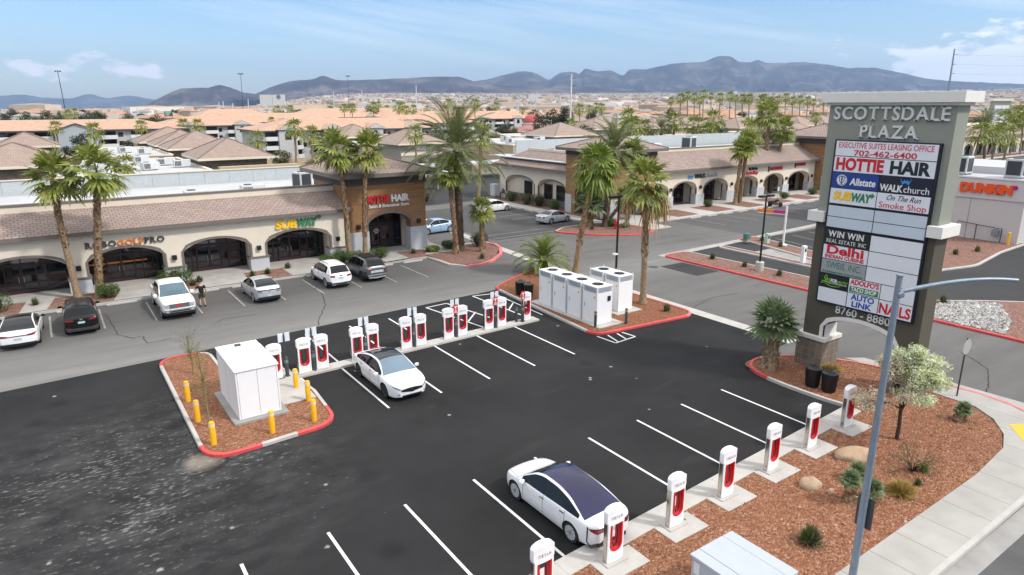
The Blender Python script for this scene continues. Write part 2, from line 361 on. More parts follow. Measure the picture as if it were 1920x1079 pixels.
# ------------------------------------------------------------------ mesh helpers
class MB:
    def __init__(s): s.v = []; s.f = []; s.m = []
    def face(s, pts, mi=0):
        i = len(s.v); s.v += [tuple(p) for p in pts]; s.f.append(tuple(range(i, i + len(pts)))); s.m.append(mi)
    def add(s, vs, fs, mi=0):
        i = len(s.v); s.v += [tuple(p) for p in vs]
        for f in fs: s.f.append(tuple(k + i for k in f)); s.m.append(mi)
        return s
    def box(s, x0, x1, y0, y1, z0, z1, mi=0):
        s.add([(x0, y0, z0), (x1, y0, z0), (x1, y1, z0), (x0, y1, z0), (x0, y0, z1), (x1, y0, z1), (x1, y1, z1), (x0, y1, z1)],
              [(0, 3, 2, 1), (4, 5, 6, 7), (0, 1, 5, 4), (1, 2, 6, 5), (2, 3, 7, 6), (3, 0, 4, 7)], mi); return s
    def prism(s, poly, z0, z1, mi=0):
        n = len(poly); a = sum(poly[i][0] * poly[(i + 1) % n][1] - poly[(i + 1) % n][0] * poly[i][1] for i in range(n))
        if a < 0: poly = poly[::-1]
        vs = [(p[0], p[1], z0) for p in poly] + [(p[0], p[1], z1) for p in poly]
        fs = [tuple(range(n))[::-1], tuple(range(n, 2 * n))] + [(i, (i + 1) % n, n + (i + 1) % n, n + i) for i in range(n)]
        s.add(vs, fs, mi); return s
    def tube(s, pts, rads, n=8, mi=0, cap=True):
        pts = [Vector(p) for p in pts]; rings = []
        if isinstance(rads, (int, float)): rads = [rads] * len(pts)
        i0 = len(s.v)
        prev = None
        for i, p in enumerate(pts):
            d = (pts[min(i + 1, len(pts) - 1)] - pts[max(i - 1, 0)]).normalized()
            if prev is None:
                a = Vector((1, 0, 0)) if abs(d.x) < .8 else Vector((0, 1, 0))
                u = (a - d * a.dot(d)).normalized()
            else: u = (prev - d * prev.dot(d)).normalized()
            prev = u; v = d.cross(u)
            for k in range(n):
                t = 2 * PI * k / n
                s.v.append(tuple(p + (u * math.cos(t) + v * math.sin(t)) * rads[i]))
        for i in range(len(pts) - 1):
            for k in range(n):
                a, b = i0 + i * n + k, i0 + i * n + (k + 1) % n
                s.f.append((a, b, b + n, a + n)); s.m.append(mi)
        if cap:
            s.f.append(tuple(i0 + k for k in range(n))[::-1]); s.m.append(mi)
            e = i0 + (len(pts) - 1) * n
            s.f.append(tuple(e + k for k in range(n))); s.m.append(mi)
        return s
    def lathe(s, prof, n=16, c=(0, 0, 0), mi=0):      # profile of (radius, z)
        i0 = len(s.v)
        for r, z in prof:
            for k in range(n):
                t = 2 * PI * k / n; s.v.append((c[0] + r * math.cos(t), c[1] + r * math.sin(t), c[2] + z))
        for i in range(len(prof) - 1):
            for k in range(n):
                a, b = i0 + i * n + k, i0 + i * n + (k + 1) % n
                s.f.append((a, b, b + n, a + n)); s.m.append(mi)
        s.f.append(tuple(i0 + k for k in range(n))[::-1]); s.m.append(mi)
        e = i0 + (len(prof) - 1) * n
        s.f.append(tuple(e + k for k in range(n))); s.m.append(mi)
        return s
    def strip(s, A, B, mi=0):      # quads between two point rows
        for i in range(len(A) - 1): s.face((A[i], A[i + 1], B[i + 1], B[i]), mi)
        return s
    def build(s, name, mats, parent=None, smooth=False, bevel=0, loc=None, angle=40):
        me = bpy.data.meshes.new(name); me.from_pydata(s.v, [], s.f); me.update()
        if not isinstance(mats, (list, tuple)): mats = [mats]
        for x in mats: me.materials.append(x)
        for p, mi in zip(me.polygons, s.m): p.material_index = mi
        if smooth:
            me.polygons.foreach_set('use_smooth', [True] * len(me.polygons))
            if angle < 180: me.set_sharp_from_angle(angle=R(angle))
        o = bpy.data.objects.new(name, me); COL.objects.link(o)
        if parent is not None: o.parent = parent
        if loc is not None: o.location = loc
        if bevel:
            b = o.modifiers.new('bevel', 'BEVEL'); b.width = bevel; b.segments = 2; b.limit_method = 'ANGLE'; b.angle_limit = R(40)
        return o
def weld(o, d=1e-4):
    bm = bmesh.new(); bm.from_mesh(o.data); bmesh.ops.remove_doubles(bm, verts=bm.verts, dist=d); bmesh.ops.recalc_face_normals(bm, faces=bm.faces); bm.to_mesh(o.data); bm.free(); return o
def tag(o, label, cat, group=None):
    o['label'] = label; o['category'] = cat
    if group: o['group'] = group
    return o
def thing(name, label, cat, loc=(0, 0, 0), rot=0, group=None):
    o = bpy.data.objects.new(name, None); COL.objects.link(o); o.location = loc; o.rotation_euler = (0, 0, rot)
    o.empty_display_size = .2
    return tag(o, label, cat, group)
def struct(name, mb, mat, **k):
    o = mb.build(name, mat, **k); o['kind'] = 'structure'; return o
def stuff(o): o['kind'] = 'stuff'; return o
def dup(root, loc, rot, label=None, group=None, scale=None):
    r = root.copy(); COL.objects.link(r); r.location = loc
    if rot is not None: r.rotation_euler = (0, 0, rot)
    if scale is not None: r.scale = (scale,) * 3 if isinstance(scale, (int, float)) else scale
    if label: r['label'] = label
    if group: r['group'] = group
    for ch in list(root.children):
        c = ch.copy(); COL.objects.link(c); c.parent = r
        for g in list(ch.children):
            d = g.copy(); COL.objects.link(d); d.parent = c
    return r
def text_mesh(name, s, size, mat, parent=None, depth=.02, bold=0.0, shear=0.0, sx=1.0, width=None, align='CENTER', spacing=1.0, mtx=None, small=None):
    cu = bpy.data.curves.new(name, 'FONT'); cu.body = s; cu.size = size; cu.align_x = align; cu.align_y = 'CENTER'
    cu.extrude = depth; cu.offset = bold; cu.shear = shear; cu.space_character = spacing; cu.resolution_u = 3
    if small is not None:
        cu.small_caps_scale = small
        for i, ch in enumerate(s):
            if ch.islower(): cu.body_format[i].use_small_caps = True
    t = bpy.data.objects.new(name, cu); COL.objects.link(t)
    dg = bpy.context.evaluated_depsgraph_get(); dg.update()
    me = bpy.data.meshes.new_from_object(t.evaluated_get(dg))
    bpy.data.objects.remove(t); bpy.data.curves.remove(cu)
    me.name = name
    if width:
        xs = [v.co.x for v in me.vertices]; wd = max(xs) - min(xs); mid = (max(xs) + min(xs)) / 2
        for v in me.vertices: v.co.x = (v.co.x - mid) * width / wd
    elif sx != 1:
        for v in me.vertices: v.co.x *= sx
    if mtx is not None: me.transform(mtx)
    me.materials.clear(); me.materials.append(mat)
    o = bpy.data.objects.new(name, me); COL.objects.link(o)
    if parent is not None: o.parent = parent
    return o
def face_S(x, y, z): return Matrix.Translation((x, y, z)) @ Matrix.Rotation(R(90), 4, 'X')                              # readable from the south
def face_W(x, y, z): return Matrix.Translation((x, y, z)) @ Matrix.Rotation(R(-90), 4, 'Z') @ Matrix.Rotation(R(90), 4, 'X')   # readable from the west
# ------------------------------------------------------------------ the setting: ground, lots, kerbs, beds, paint
def sheet(name, poly, z, mat):
    mb = MB(); a = sum(poly[i][0] * poly[(i + 1) % len(poly)][1] - poly[(i + 1) % len(poly)][0] * poly[i][1] for i in range(len(poly)))
    mb.face([(p[0], p[1], z) for p in (poly if a > 0 else poly[::-1])]); return struct(name, mb, mat)
def rect(name, x0, x1, y0, y1, z, mat): return sheet(name, [(x0, y0), (x1, y0), (x1, y1), (x0, y1)], z, mat)
def mk_land():
    m = NT('desert_valley_floor').set(1, spec=.1)
    p = m.P()
    c = m.ramp(m.noise(p, .004, 8, .65), [(.3, (.13, .12, .085)), (.5, (.26, .21, .16)), (.7, (.34, .28, .22))])
    c = m.mix(.5, c, m.ramp(m.noise(p, .03, 5, .7), [(.35, (.075, .085, .06)), (.55, (.30, .26, .22)), (.7, (.42, .39, .36))]))
    m.color(c); return m.mat
LAND = mk_land()
# terrain: flat near the plaza, rising gently towards the mountains
def bajada(x, y):      # the valley floor climbs towards the big range and falls away to the left of the view
    d = math.hypot(x, y); a = math.degrees(math.atan2(x, y)); t = max(0.0, min(1.0, (a - 7) / 16.0)); t = t * t * (3 - 2 * t); k = -.95 + 2.15 * t
    return 0.0 if d < 1200 else k * 130.0 * ((min(d, 14000 if k < 0 else 9000) - 1200) / 7000.0) ** 1.2
g = MB(); NA, rings = 120, [0.01, 60, 200, 600, 1500, 2200, 3000, 4000, 5200, 6500, 8000, 10000, 14000, 18000, 23500]
for d in rings:
    for k in range(NA):
        t = 2 * PI * k / NA; g.v.append((d * math.sin(t), d * math.cos(t), bajada(d * math.sin(t), d * math.cos(t)) - .12))
for i in range(len(rings) - 1):
    for k in range(NA):
        a, b = i * NA + k, i * NA + (k + 1) % NA; g.f.append((a, a + NA, b + NA, b)); g.m.append(0)
ground = struct('ground', g, LAND, smooth=True)
rect('asphalt', -90, 150, 5.5, 112, 0.0, ASPH_O)
rect('street', -120, 260, -80, 5.75, 0.004, ASPH_S)
sheet('parking_lot', [(-90, 8.4), (27.8, 13.78), (27.7, 18), (28.6, 19.7), (33.15, 20.3), (33.15, 39.6), (-90, 32.3)], 0.004, ASPH_N)
rect('north_parking_lot', 36, 51, 54.5, 76, 0.004, mk_asphalt_old('mid_grey_asphalt', (.06, .06, .061), (.105, .104, .102), (.6, .2)))
rect('east_parking_lot', 59.2, 140, 41.2, 53.0, 0.004, ASPH_S)
rect('drive_through_lane', 44.2, 82, 12, 40.2, 0.004, ASPH_D)
rect('rear_parking_lot', 36, 150, 80, 110, 0.004, ASPH_D)
sheet('concrete_gutter', [(33.15, 20.2), (34.05, 20.2), (34.1, 42), (36.6, 76), (35.6, 76), (33.15, 42)], 0.009, CONC_P)
sheet('concrete_gutter', [(44.2, 39.6), (60, 40.3), (110, 43.4), (110, 44.2), (60, 41.2), (44.2, 40.5)], 0.009, CONC)
rect('concrete_gutter', -60, 27, 5.7, 6.3, 0.009, CONC_D)
sheet('concrete_gutter', [(33.62, 17.2), (34.5, 16.6), (34.75, 12), (34.9, 9.0), (33.7, 7.0), (31, 5.8), (27, 5.7), (27, 6.3), (31, 6.5), (33.3, 7.8), (34.15, 9.4), (34.1, 12)], 0.010, CONC)
# smooth a polyline with rounded corners
def rounded(pts, r=1.0, seg=6):
    outp = []
    n = len(pts)
    for i in range(n):
        p, a, b = Vector(pts[i][:2]), Vector(pts[i - 1][:2]), Vector(pts[(i + 1) % n][:2])
        k = pts[i][2] if len(pts[i]) > 2 else r
        la, lb = (a - p).length, (b - p).length
        ka, kb = min(k, la * .48), min(k, lb * .48)
        s, e = p + (a - p) / la * ka, p + (b - p) / lb * kb
        for j in range(seg + 1):
            t = j / seg; outp.append(((1 - t) ** 2 * s + 2 * t * (1 - t) * p + t * t * e).to_tuple())
    return outp
def offset_loop(pts, d):
    n = len(pts); a = sum(pts[i][0] * pts[(i + 1) % n][1] - pts[(i + 1) % n][0] * pts[i][1] for i in range(n))
    sg = 1 if a > 0 else -1; o = []
    for i in range(n):
        p = Vector(pts[i]); e1 = (p - Vector(pts[i - 1])); e2 = (Vector(pts[(i + 1) % n]) - p)
        e1 = e1.normalized() if e1.length > 1e-6 else e2.normalized(); e2 = e2.normalized() if e2.length > 1e-6 else e1
        nn = (Vector((-e1.y, e1.x)) + Vector((-e2.y, e2.x)))
        nn = nn.normalized() if nn.length > 1e-6 else Vector((-e1.y, e1.x))
        o.append((p + nn * d * sg).to_tuple())
    return o
def kerb_loop(name, pts, mats, colour, wd=.16, h=.15):
    """kerb round a closed outline; colour(x, y) -> index into mats"""
    n = len(pts); inn = offset_loop(pts, wd); top0 = offset_loop(pts, .03)
    mb = MB()
    for i in range(n):
        j = (i + 1) % n
        mi = colour((pts[i][0] + pts[j][0]) / 2, (pts[i][1] + pts[j][1]) / 2)
        a, b, c, d, e, f = pts[i], pts[j], top0[j], top0[i], inn[j], inn[i]
        mb.face([(*a, -.02), (*b, -.02), (*b, h - .03), (*a, h - .03)], mi)
        mb.face([(*a, h - .03), (*b, h - .03), (*c, h), (*d, h)], mi)
        mb.face([(*d, h), (*c, h), (*e, h), (*f, h)], mi)
        mb.face([(*f, h), (*e, h), (*e, .0), (*f, .0)], mi)
    o = struct(name, mb, mats); weld(o); return o
def densify(pts, step=.6):
    o = []
    for i in range(len(pts)):
        a, b = Vector(pts[i]), Vector(pts[(i + 1) % len(pts)]); k = max(1, int((b - a).length / step))
        o += [(a + (b - a) * j / k).to_tuple() for j in range(k)]
    return o
def bed(name, pts, mat, z=.11, rough=.025, step=.45):
    """a gravel bed with a slightly uneven top"""
    bm = bmesh.new(); vs = [bm.verts.new((p[0], p[1], z)) for p in pts]
    bm.faces.new(vs); bmesh.ops.triangulate(bm, faces=bm.faces)
    me = bpy.data.meshes.new(name); bm.normal_update()
    for f in bm.faces:
        if f.normal.z < 0: f.normal_flip()
    bm.to_mesh(me); bm.free()
    me.materials.append(mat); o = bpy.data.objects.new(name, me); COL.objects.link(o); o['kind'] = 'structure'; return o
KM = [CONC_P, RED_K, RED_F]
def island(pts, mat, colour, name='gravel_bed', r=1.0, wd=.16):
    lp_ = rounded(pts, r); dl = densify(lp_)
    kerb_loop('kerb', dl, KM, colour, wd); return bed(name, offset_loop(dl, wd - .01), mat)
# cabinet and equipment islands
island([(3.42, 37.6, 1.2), (6.0, 37.5, 1.0), (6.05, 32.4, .1), (8.7, 32.35, .3), (9.0, 29, .1), (8.75, 25.3, 1.1), (3.4, 24.9, 1.4)], GRAV_R,
       lambda x, y: 1 if (y > 36.4 and x < 5.6) or (y < 26.2 and x < 5.2) or (y < 27.3 and x > 7.0) else 0)
island([(24.95, 27.3, .9), (33.3, 26.6, 1.5), (33.05, 43.0, 1.2), (29, 41.2, .5), (25.9, 39.5, .8)], GRAV_B,
       lambda x, y: 2 if x > 32.4 else (1 if y < 28.4 or y > 38.6 else 0))
# bed beside the monument and the pavement
P1 = [(4, 7.95, .1), (26, 8.0, .3), (29.1, 8.25, .4), (31.0, 9.0, .6), (32.3, 10.4, .6), (32.4, 12.3, .05), (33.65, 12.3, .05), (33.6, 15.8, .8), (31.6, 19.0, 1.2), (28.2, 19.9, 1.0), (27.7, 17.6, .6), (27.85, 13.1, .05), (4, 11.98, .05)]
P1r = densify(rounded(P1, .5, 5)); bed('gravel_bed', P1r, GRAV_R)
def kerb_line(name, pts, mats, colour, wd=.16, h=.15, z0=-.02):
    mb = MB(); pts = [Vector(p) for p in pts]
    for i in range(len(pts) - 1):
        a, b = pts[i], pts[i + 1]
        def nrm(k):
            d = (pts[min(k + 1, len(pts) - 1)] - pts[max(k - 1, 0)]).normalized(); return Vector((-d.y, d.x)) * wd
        A, B = a + nrm(i), b + nrm(i + 1); mi = colour((a.x + b.x) / 2, (a.y + b.y) / 2)
        q = lambda v, z: (v.x, v.y, z)
        mb.face([q(a, h), q(b, h), q(B, h), q(A, h)], mi); mb.face([q(a, z0), q(b, z0), q(b, h), q(a, h)], mi); mb.face([q(A, h), q(B, h), q(B, z0), q(A, z0)], mi)
        if i == 0: mb.face([q(a, z0), q(a, h), q(A, h), q(A, z0)], mi)
        if i == len(pts) - 2: mb.face([q(b, z0), q(B, z0), q(B, h), q(b, h)], mi)
    o = struct(name, mb, mats); weld(o); return o
def curve_pts(pts, seg=5):          # Catmull-Rom through the points
    o = []
    P = [pts[0]] + list(pts) + [pts[-1]]
    for i in range(1, len(P) - 2):
        a, b, c, d = (Vector(P[i + k][:2]) for k in (-1, 0, 1, 2))
        for j in range(seg):
            t = j / seg
            o.append((.5 * ((2 * b) + (c - a) * t + (2 * a - 5 * b + 4 * c - d) * t * t + (3 * b - a - 3 * c + d) * t ** 3)).to_tuple())
    o.append(tuple(pts[-1][:2])); return o
kp = [(27.8, 13.75), (27.6, 15), (27.6, 17.4), (28.0, 18.9), (28.9, 19.6), (30.0, 19.6), (31.3, 18.95), (32.7, 17.4), (33.5, 15.8), (33.7, 14.2), (33.95, 12.2), (34.1, 10.9), (33.9, 9.6), (33.3, 8.4), (32.2, 7.4), (30.3, 6.6), (27.5, 6.35), (4, 6.25)]
kerb_line('kerb', curve_pts(kp)[::-1], KM, lambda x, y: 1 if (x < 29.6 and y > 17.9) else (2 if x > 29 and y > 7.5 else 0))
sw = [(4, 6.35), (26, 6.4), (30.3, 6.72), (32.1, 7.5), (33.2, 8.5), (33.75, 9.7), (33.95, 10.9), (33.75, 12.3), (32.4, 12.3), (32.35, 10.5), (31.6, 9.5), (30.4, 8.7), (29.1, 8.25), (26, 8.0), (4, 7.95)]
def mk_walk():
    m = NT('jointed_pavement_concrete').set(.85)
    p = m.P(); s = m.n('ShaderNodeSeparateXYZ'); m.l(p, s.inputs[0])
    c = m.ramp(m.noise(p, .7, 5), [(.3, (.32, .308, .285)), (.7, (.41, .395, .365))])
    fx = m.math('FRACT', m.math('MULTIPLY', s.outputs[0], 1 / 1.55)); j = m.math('LESS_THAN', fx, .014)
    c = m.mix(m.math('MULTIPLY', m.math('SUBTRACT', m.noise(p, 2.2, 5), .55), 1.2, clamp=True), c, (.29, .275, .25))
    m.color(m.mix(j, c, (.14, .13, .12))); return m.mat
WALK = mk_walk()
sw_mb = MB(); sw_mb.prism(sw, .0, .145); struct('pavement', sw_mb, WALK)
mb = MB(); mb.prism([(31.5, 8.9), (32.65, 8.25), (31.4, 7.1), (30.0, 7.75)], .14, .155); struct('tactile_paving', mb, YEL)
# charger kerb strips
YB = lambda x: 12.3 + .05 * (x - 11)
mb = MB(); mb.prism([(4, YB(4)), (27.8, YB(27.8)), (27.8, YB(27.8) + .72), (4, YB(4) + .72)], -.02, .13); struct('charger_kerb_strip', mb, CONC_P, bevel=.015)
mb = MB(); mb.prism([(7.3, 30.98), (24.1, 31.55), (24.1, 32.3), (7.3, 31.75)], -.02, .12); struct('charger_kerb_strip', mb, CONC_P, bevel=.015)
mb = MB()
for x in [5 + 1.85 * i for i in range(13)]: mb.box(x, x + .012, YB(x) + .005, YB(x) + .715, .12, .1325)
struct('kerb_joint', mb, CONC_D)
# planting and walks in front of the west shops
mb = MB(); mb.box(-60, 26.6, 51.2, 57.2, -.02, .15); mb.box(26.6, 30.0, 52.2, 75, -.02, .149); struct('pavement', mb, CONC, bevel=.02)
kerb_line('kerb', [(-60, 50.95), (21.7, 51.1), (26.6, 51.6), (26.75, 49.4), (26.8, 47.7), (27.7, 46.4), (29.2, 46.2), (31.0, 47.0), (33.0, 48.8), (34.3, 50.8), (34.9, 52.6), (34.3, 54.3), (32.5, 54.4), (30.1, 54.4)], KM,
          lambda x, y: 2 if x > 28.3 and y < 53.5 else 0, wd=.3)
bed('gravel_bed', densify(rounded([(26.95, 52.3, .2), (27.0, 47.6, .9), (28.8, 46.3, .9), (31.2, 47.4, .8), (34.0, 50.8, .8), (34.3, 53.9, .8), (30.0, 54.3, .2)], .4)), GRAV_P, .14)
for x0, x1, x2, x3 in [(-13.5, -10, -10, -13), (-5.5, -2.6, -2.2, -5), (-1.1, 2.7, 3.4, -.6), (6.1, 8.3, 8.6, 6.4), (11.7, 14.9, 14.9, 11.9), (17.4, 22.9, 22.6, 17.6), (25.2, 26.7, 28.0, 25.2)]:
    bed('gravel_bed', [(x0, 51.45), (x1, 51.45), (x3 if False else x2, 54.35), (x3, 54.35)], GRAV_P, .155)
# east plaza: walk, beds, kerbs
mb = MB(); mb.box(50.4, 52.3, 49.6, 82, -.02, .13); mb.box(52.3, 56, 49.6, 56, -.02, .129); mb.box(56, 112, 53.0, 60.5, -.02, .131); struct('pavement', mb, CONC_P, bevel=.02)
bed('gravel_bed', [(52.4, 58.0), (54.2, 58.0), (54.2, 82), (52.4, 82)], GRAV_P, .14)
isl = densify(rounded([(43.4, 54.6, .8), (45.3, 51.2, 1.2), (49.0, 48.4, 1.2), (52.6, 48.4, 1.0), (53.4, 52, .8), (51.5, 56.0, .8), (46, 56.2, .6)], .8))
kerb_loop('kerb', isl, KM, lambda x, y: 1 if y < 54.8 else 0, .25); bed('gravel_bed', offset_loop(isl, .24), GRAV_P, .14)
for x0 in (61.5, 68.5, 75.0, 81.5, 88.2, 94.5): bed('gravel_bed', [(x0, 53.5), (x0 + 3.9, 53.5), (x0 + 4.3, 57.8), (x0, 57.8)], GRAV_P, .14)
mb = MB(); mb.box(56, 112, 52.7, 53.0, -.02, .15); struct('kerb', mb, CONC_P, bevel=.02)
# islands of the drive-through lot
redw = lambda x, y: 1 if x < 44.7 or (y > 39.2 and x < 47) else 0
def isl2(pts, mat, col): 
    d = densify(rounded(pts, .5)); kerb_loop('kerb', d, KM, col, .18); bed('gravel_bed', offset_loop(d, .17), mat, .12)
isl2([(44.2, 40.0, .9), (47.4, 39.9, .6), (47.8, 27.5, .3), (48.9, 19.3, .4), (51.6, 17.4, .5), (53.6, 15.6, .5), (57.5, 10, 1), (44.1, 7, .6)], GRAV_P, redw)
isl2([(51.3, 39.6, .5), (52.3, 39.6, .5), (52.0, 28.5, .4), (50.9, 28.5, .4)], GRAV_P, lambda x, y: 0)
isl2([(56.3, 41.0, .6), (58.8, 40.8, .6), (55.4, 27.5, .4), (52.7, 27.5, .4)], GRAV_P, lambda x, y: 1 if y > 39.8 and x < 58 else 0)
isl2([(58.0, 23.3, .5), (62.9, 22.2, 1), (70.7, 23.2, .6), (77, 23.4, .2), (77, 36, .2), (60, 34, 2)], GRAV_P, lambda x, y: 0)
rect('concrete_apron', 52.4, 56, 28.5, 36.5, .008, CONC_D)
# paint on the ground
def line(x0, y0, x1, y1, wd=.1, z=.012, mat=None, name='parking_line'):
    d = (Vector((x1, y1)) - Vector((x0, y0))).normalized(); n = Vector((-d.y, d.x)) * wd / 2
    mb = MB(); mb.face([(x0 - n.x, y0 - n.y, z), (x1 - n.x, y1 - n.y, z), (x1 + n.x, y1 + n.y, z), (x0 + n.x, y0 + n.y, z)]); return struct(name, mb, mat or PAINTL)
def mk_line(name, c, wear):
    m = NT(name).set(.7); f = m.math('GREATER_THAN', m.noise(m.P(), 11, 5, .7), wear)
    m.color(m.mix(f, (.10, .10, .10), c)); return m.mat
PAINTL = mk_line('fresh_white_line_paint', (.74, .74, .73), .30)
PAINTW = mk_line('worn_white_line_paint', (.42, .41, .40), .50)
for x in (24.84, 22.05, 19.27, 16.53, 13.8, 11.06, 8.34, 5.68, 3.06): line(x, YB(x) + .74, x, 18.28)
for x in (8.95, 11.08, 13.8, 16.55, 19.4, 22.16): line(x, 30.98 + .034 * (x - 7.3), x, (25.05 + .035 * x) if x > 10 else 30.2)
for x in (8.6, 11.25, 13.96, 16.56): line(x, 31.82 + .034 * (x - 7.3), x, 37.35)
for s in [(19.6, 38.1, 20.6, 32.2), (21.2, 38.2, 22.2, 32.2), (19.6, 38.1, 21.2, 38.2), (20.0, 35.8, 21.5, 37.2), (20.3, 33.9, 21.8, 35.4), (20.6, 32.2, 22.1, 33.7)]: line(*s)
for s in [(23.6, 38.7, 23.9, 32.6), (25.2, 38.4, 25.0, 32.4), (23.6, 38.7, 25.2, 38.4), (23.7, 36.5, 25.1, 37.9), (23.8, 34.5, 25.0, 35.7), (23.9, 32.6, 25.0, 33.7)]: line(*s)
for s in [(25.1, 27.3, 25.2, 25.85), (25.2, 25.85, 26.9, 26.0), (26.9, 26.0, 26.8, 27.0), (25.45, 25.9, 25.75, 27.1), (26.15, 25.95, 26.4, 27.0)]: line(*s)
for x in (-6.8, -4.1, -1.0, 1.7, 4.5, 7.15, 9.8, 12.5, 15.25, 18.1, 20.9, 23.6): line(x, 50.2, x, 45.3, .11, mat=PAINTW)
for y in (58.5, 61.2, 63.9, 66.6, 69.3, 72.0): line(44.6, y, 50.2, y, .11, mat=PAINTW)
line(36.2, 55.2, 46.5, 55.4, .12, mat=PAINTW); line(36, 57.0, 44.2, 57.1, .12, mat=PAINTW)
for y in (57.6, 60.1, 62.9, 65.6): line(30.3, y, 34.9, y, .1, mat=PAINTW)
for x in range(62, 112, 3): line(x, 52.6, x + .3, 47.2, .1, mat=PAINTW)
for x in range(60, 84, 3): line(x, 39.4, x - 1.2, 34.5, .1, mat=PAINTW)
# long cracks in the old asphalt, each a thin dark seam
def crack(px):
    P = [gp(x, y) for x, y in px]; rr = random.Random(len(px) + int(px[0][0])); pts = []
    for a, b in zip(P[:-1], P[1:]):
        for k in range(6): q = a.lerp(b, k / 6); pts.append((q.x + rr.uniform(-.06, .06), q.y + rr.uniform(-.06, .06)))
    mb = MB()
    for a, b in zip(pts[:-1], pts[1:]):
        d = (Vector(b) - Vector(a)).normalized(); n = Vector((-d.y, d.x)) * rr.uniform(.018, .035)
        mb.face([(a[0] - n.x, a[1] - n.y, .007), (b[0] - n.x, b[1] - n.y, .007), (b[0] + n.x, b[1] + n.y, .007), (a[0] + n.x, a[1] + n.y, .007)])
    struct('asphalt_crack', mb, M('dark_crack', (.035, .034, .033), .95))
for c in ([(196, 588), (212, 612), (222, 628), (250, 635), (268, 630), (275, 645), (330, 632)], [(603, 548), (610, 572), (600, 592), (597, 615)], [(1500, 600), (1620, 560), (1700, 540)], [(1800, 660), (1850, 690), (1853, 720), (1848, 740)], [(1262, 600), (1330, 560), (1395, 548)], [(480, 590), (420, 598), (395, 612)]): crack(c)
# wheel stops: low concrete bars, each a thing
ws = MB(); ws.box(-.9, .9, -.08, .08, 0, .12)
def stops(lst, grp, lab, rot):
    first = None
    for x, y in lst:
        if first is None: first = ws.build('wheel_stop', CONC_P, bevel=.02); tag(first, lab, 'wheel stop', grp); o = first
        else: o = first.copy(); COL.objects.link(o)
        o.location = (x, y, .004); o.rotation_euler = (0, 0, rot)
stops([(61.8 + 3 * i + 1.4, 52.25) for i in range(15)], 'wheel stops along the east shops', 'low concrete wheel stop in the row along the kerb of the long arcaded shops', 0)
stops([(50.05, y) for y in (59.9, 62.6, 65.3, 68.0, 70.7)], 'wheel stops by the side of the east shops', 'low concrete wheel stop beside the walkway where the silver coupe is parked', R(90))
stops([(30.35, y) for y in (58.9, 61.5, 64.2)], 'wheel stops behind the blue sedan', 'low concrete wheel stop by the side of the brown corner tower', R(90))
stops([(x, 50.72) for x in (0.3, 3.1, 8.4, 11.1, 16.7, 22.2, 25.0)], 'wheel stops along the west shops', 'low concrete wheel stop at the kerb in front of the west shops', 0)
# tar patch and manhole in the driveway
mb = MB(); mb.lathe([(.42, .006), (.42, .012)], 24, (40.6, 37.6, 0)); struct('manhole_cover', mb, GREY_D)
rect('asphalt_patch', 41.2, 43.9, 33.5, 37.4, .005, ASPH_D)

# loose gravel lying on the beds near the camera
def rock_cloud(name, inside, n, size, mat, z=.115, seed=1):
    rr = random.Random(seed); mb = MB()
    for _ in range(n):
        p = inside(rr)
        if p is None: continue
        s = size * rr.uniform(.5, 1.5) * (2.2 if rr.random() < .03 else 1); a = rr.uniform(0, PI)
        c, si = math.cos(a), math.sin(a); k = [rr.uniform(.6, 1.1) for _ in range(6)]
        q = [(s * k[0], 0, 0), (0, s * k[1] * .8, 0), (-s * k[2], 0, 0), (0, -s * k[3] * .8, 0), (s * .15, 0, s * .7 * k[4]), (0, 0, -s * .4)]
        mb.add([(p[0] + x * c - y * si, p[1] + x * si + y * c, z + w_) for x, y, w_ in q], [(0, 1, 4), (1, 2, 4), (2, 3, 4), (3, 0, 4), (1, 0, 5), (2, 1, 5), (3, 2, 5), (0, 3, 5)])
    return stuff(mb.build(name, mat))
def in_poly(p, poly):
    c = False; n = len(poly)
    for i in range(n):
        a, b = poly[i], poly[i - 1]
        if (a[1] > p[1]) != (b[1] > p[1]) and p[0] < (b[0] - a[0]) * (p[1] - a[1]) / (b[1] - a[1]) + a[0]: c = not c
    return c
def mk_stone(name, stops):
    m = NT(name).set(.95, spec=.2); gm = m.n('ShaderNodeNewGeometry'); m.color(m.ramp(gm.outputs['Random Per Island'], stops)); return m.mat
STONE_R = mk_stone('orange_gravel_stone', [(0, (.135, .06, .035)), (.45, (.295, .125, .067)), (.8, (.38, .19, .115)), (1, (.54, .40, .30))])
STONE_W = mk_stone('white_riprap_stone', [(0, (.26, .25, .235)), (.6, (.44, .43, .41)), (1, (.58, .57, .55))])
def inP1(r):
    p = (r.uniform(11, 33.6), r.uniform(8.05, 19.4)); return p if in_poly(p, P1r) and not (11.0 < p[0] < 16.8 and p[1] < 11) else None
rock_cloud('gravel', inP1, 21000, .032, STONE_R)
tag(bpy.data.objects['gravel'], 'loose orange red gravel covering the bed round the monument sign', 'gravel')
RIP = [(44.5, 15.2), (44.5, 18.6), (48.3, 18.9), (50.6, 17.9), (51.2, 16.4), (48.0, 14.6), (44.6, 13.7)]
def inR(r):
    p = (r.uniform(44.4, 51.3), r.uniform(13.6, 19)); return p if in_poly(p, RIP) else None
rock_cloud('white_riprap', inR, 3200, .10, STONE_W, .15, 3)
tag(bpy.data.objects['white_riprap'], 'bed of broken white stones beside the driveway behind the monument sign', 'rocks')
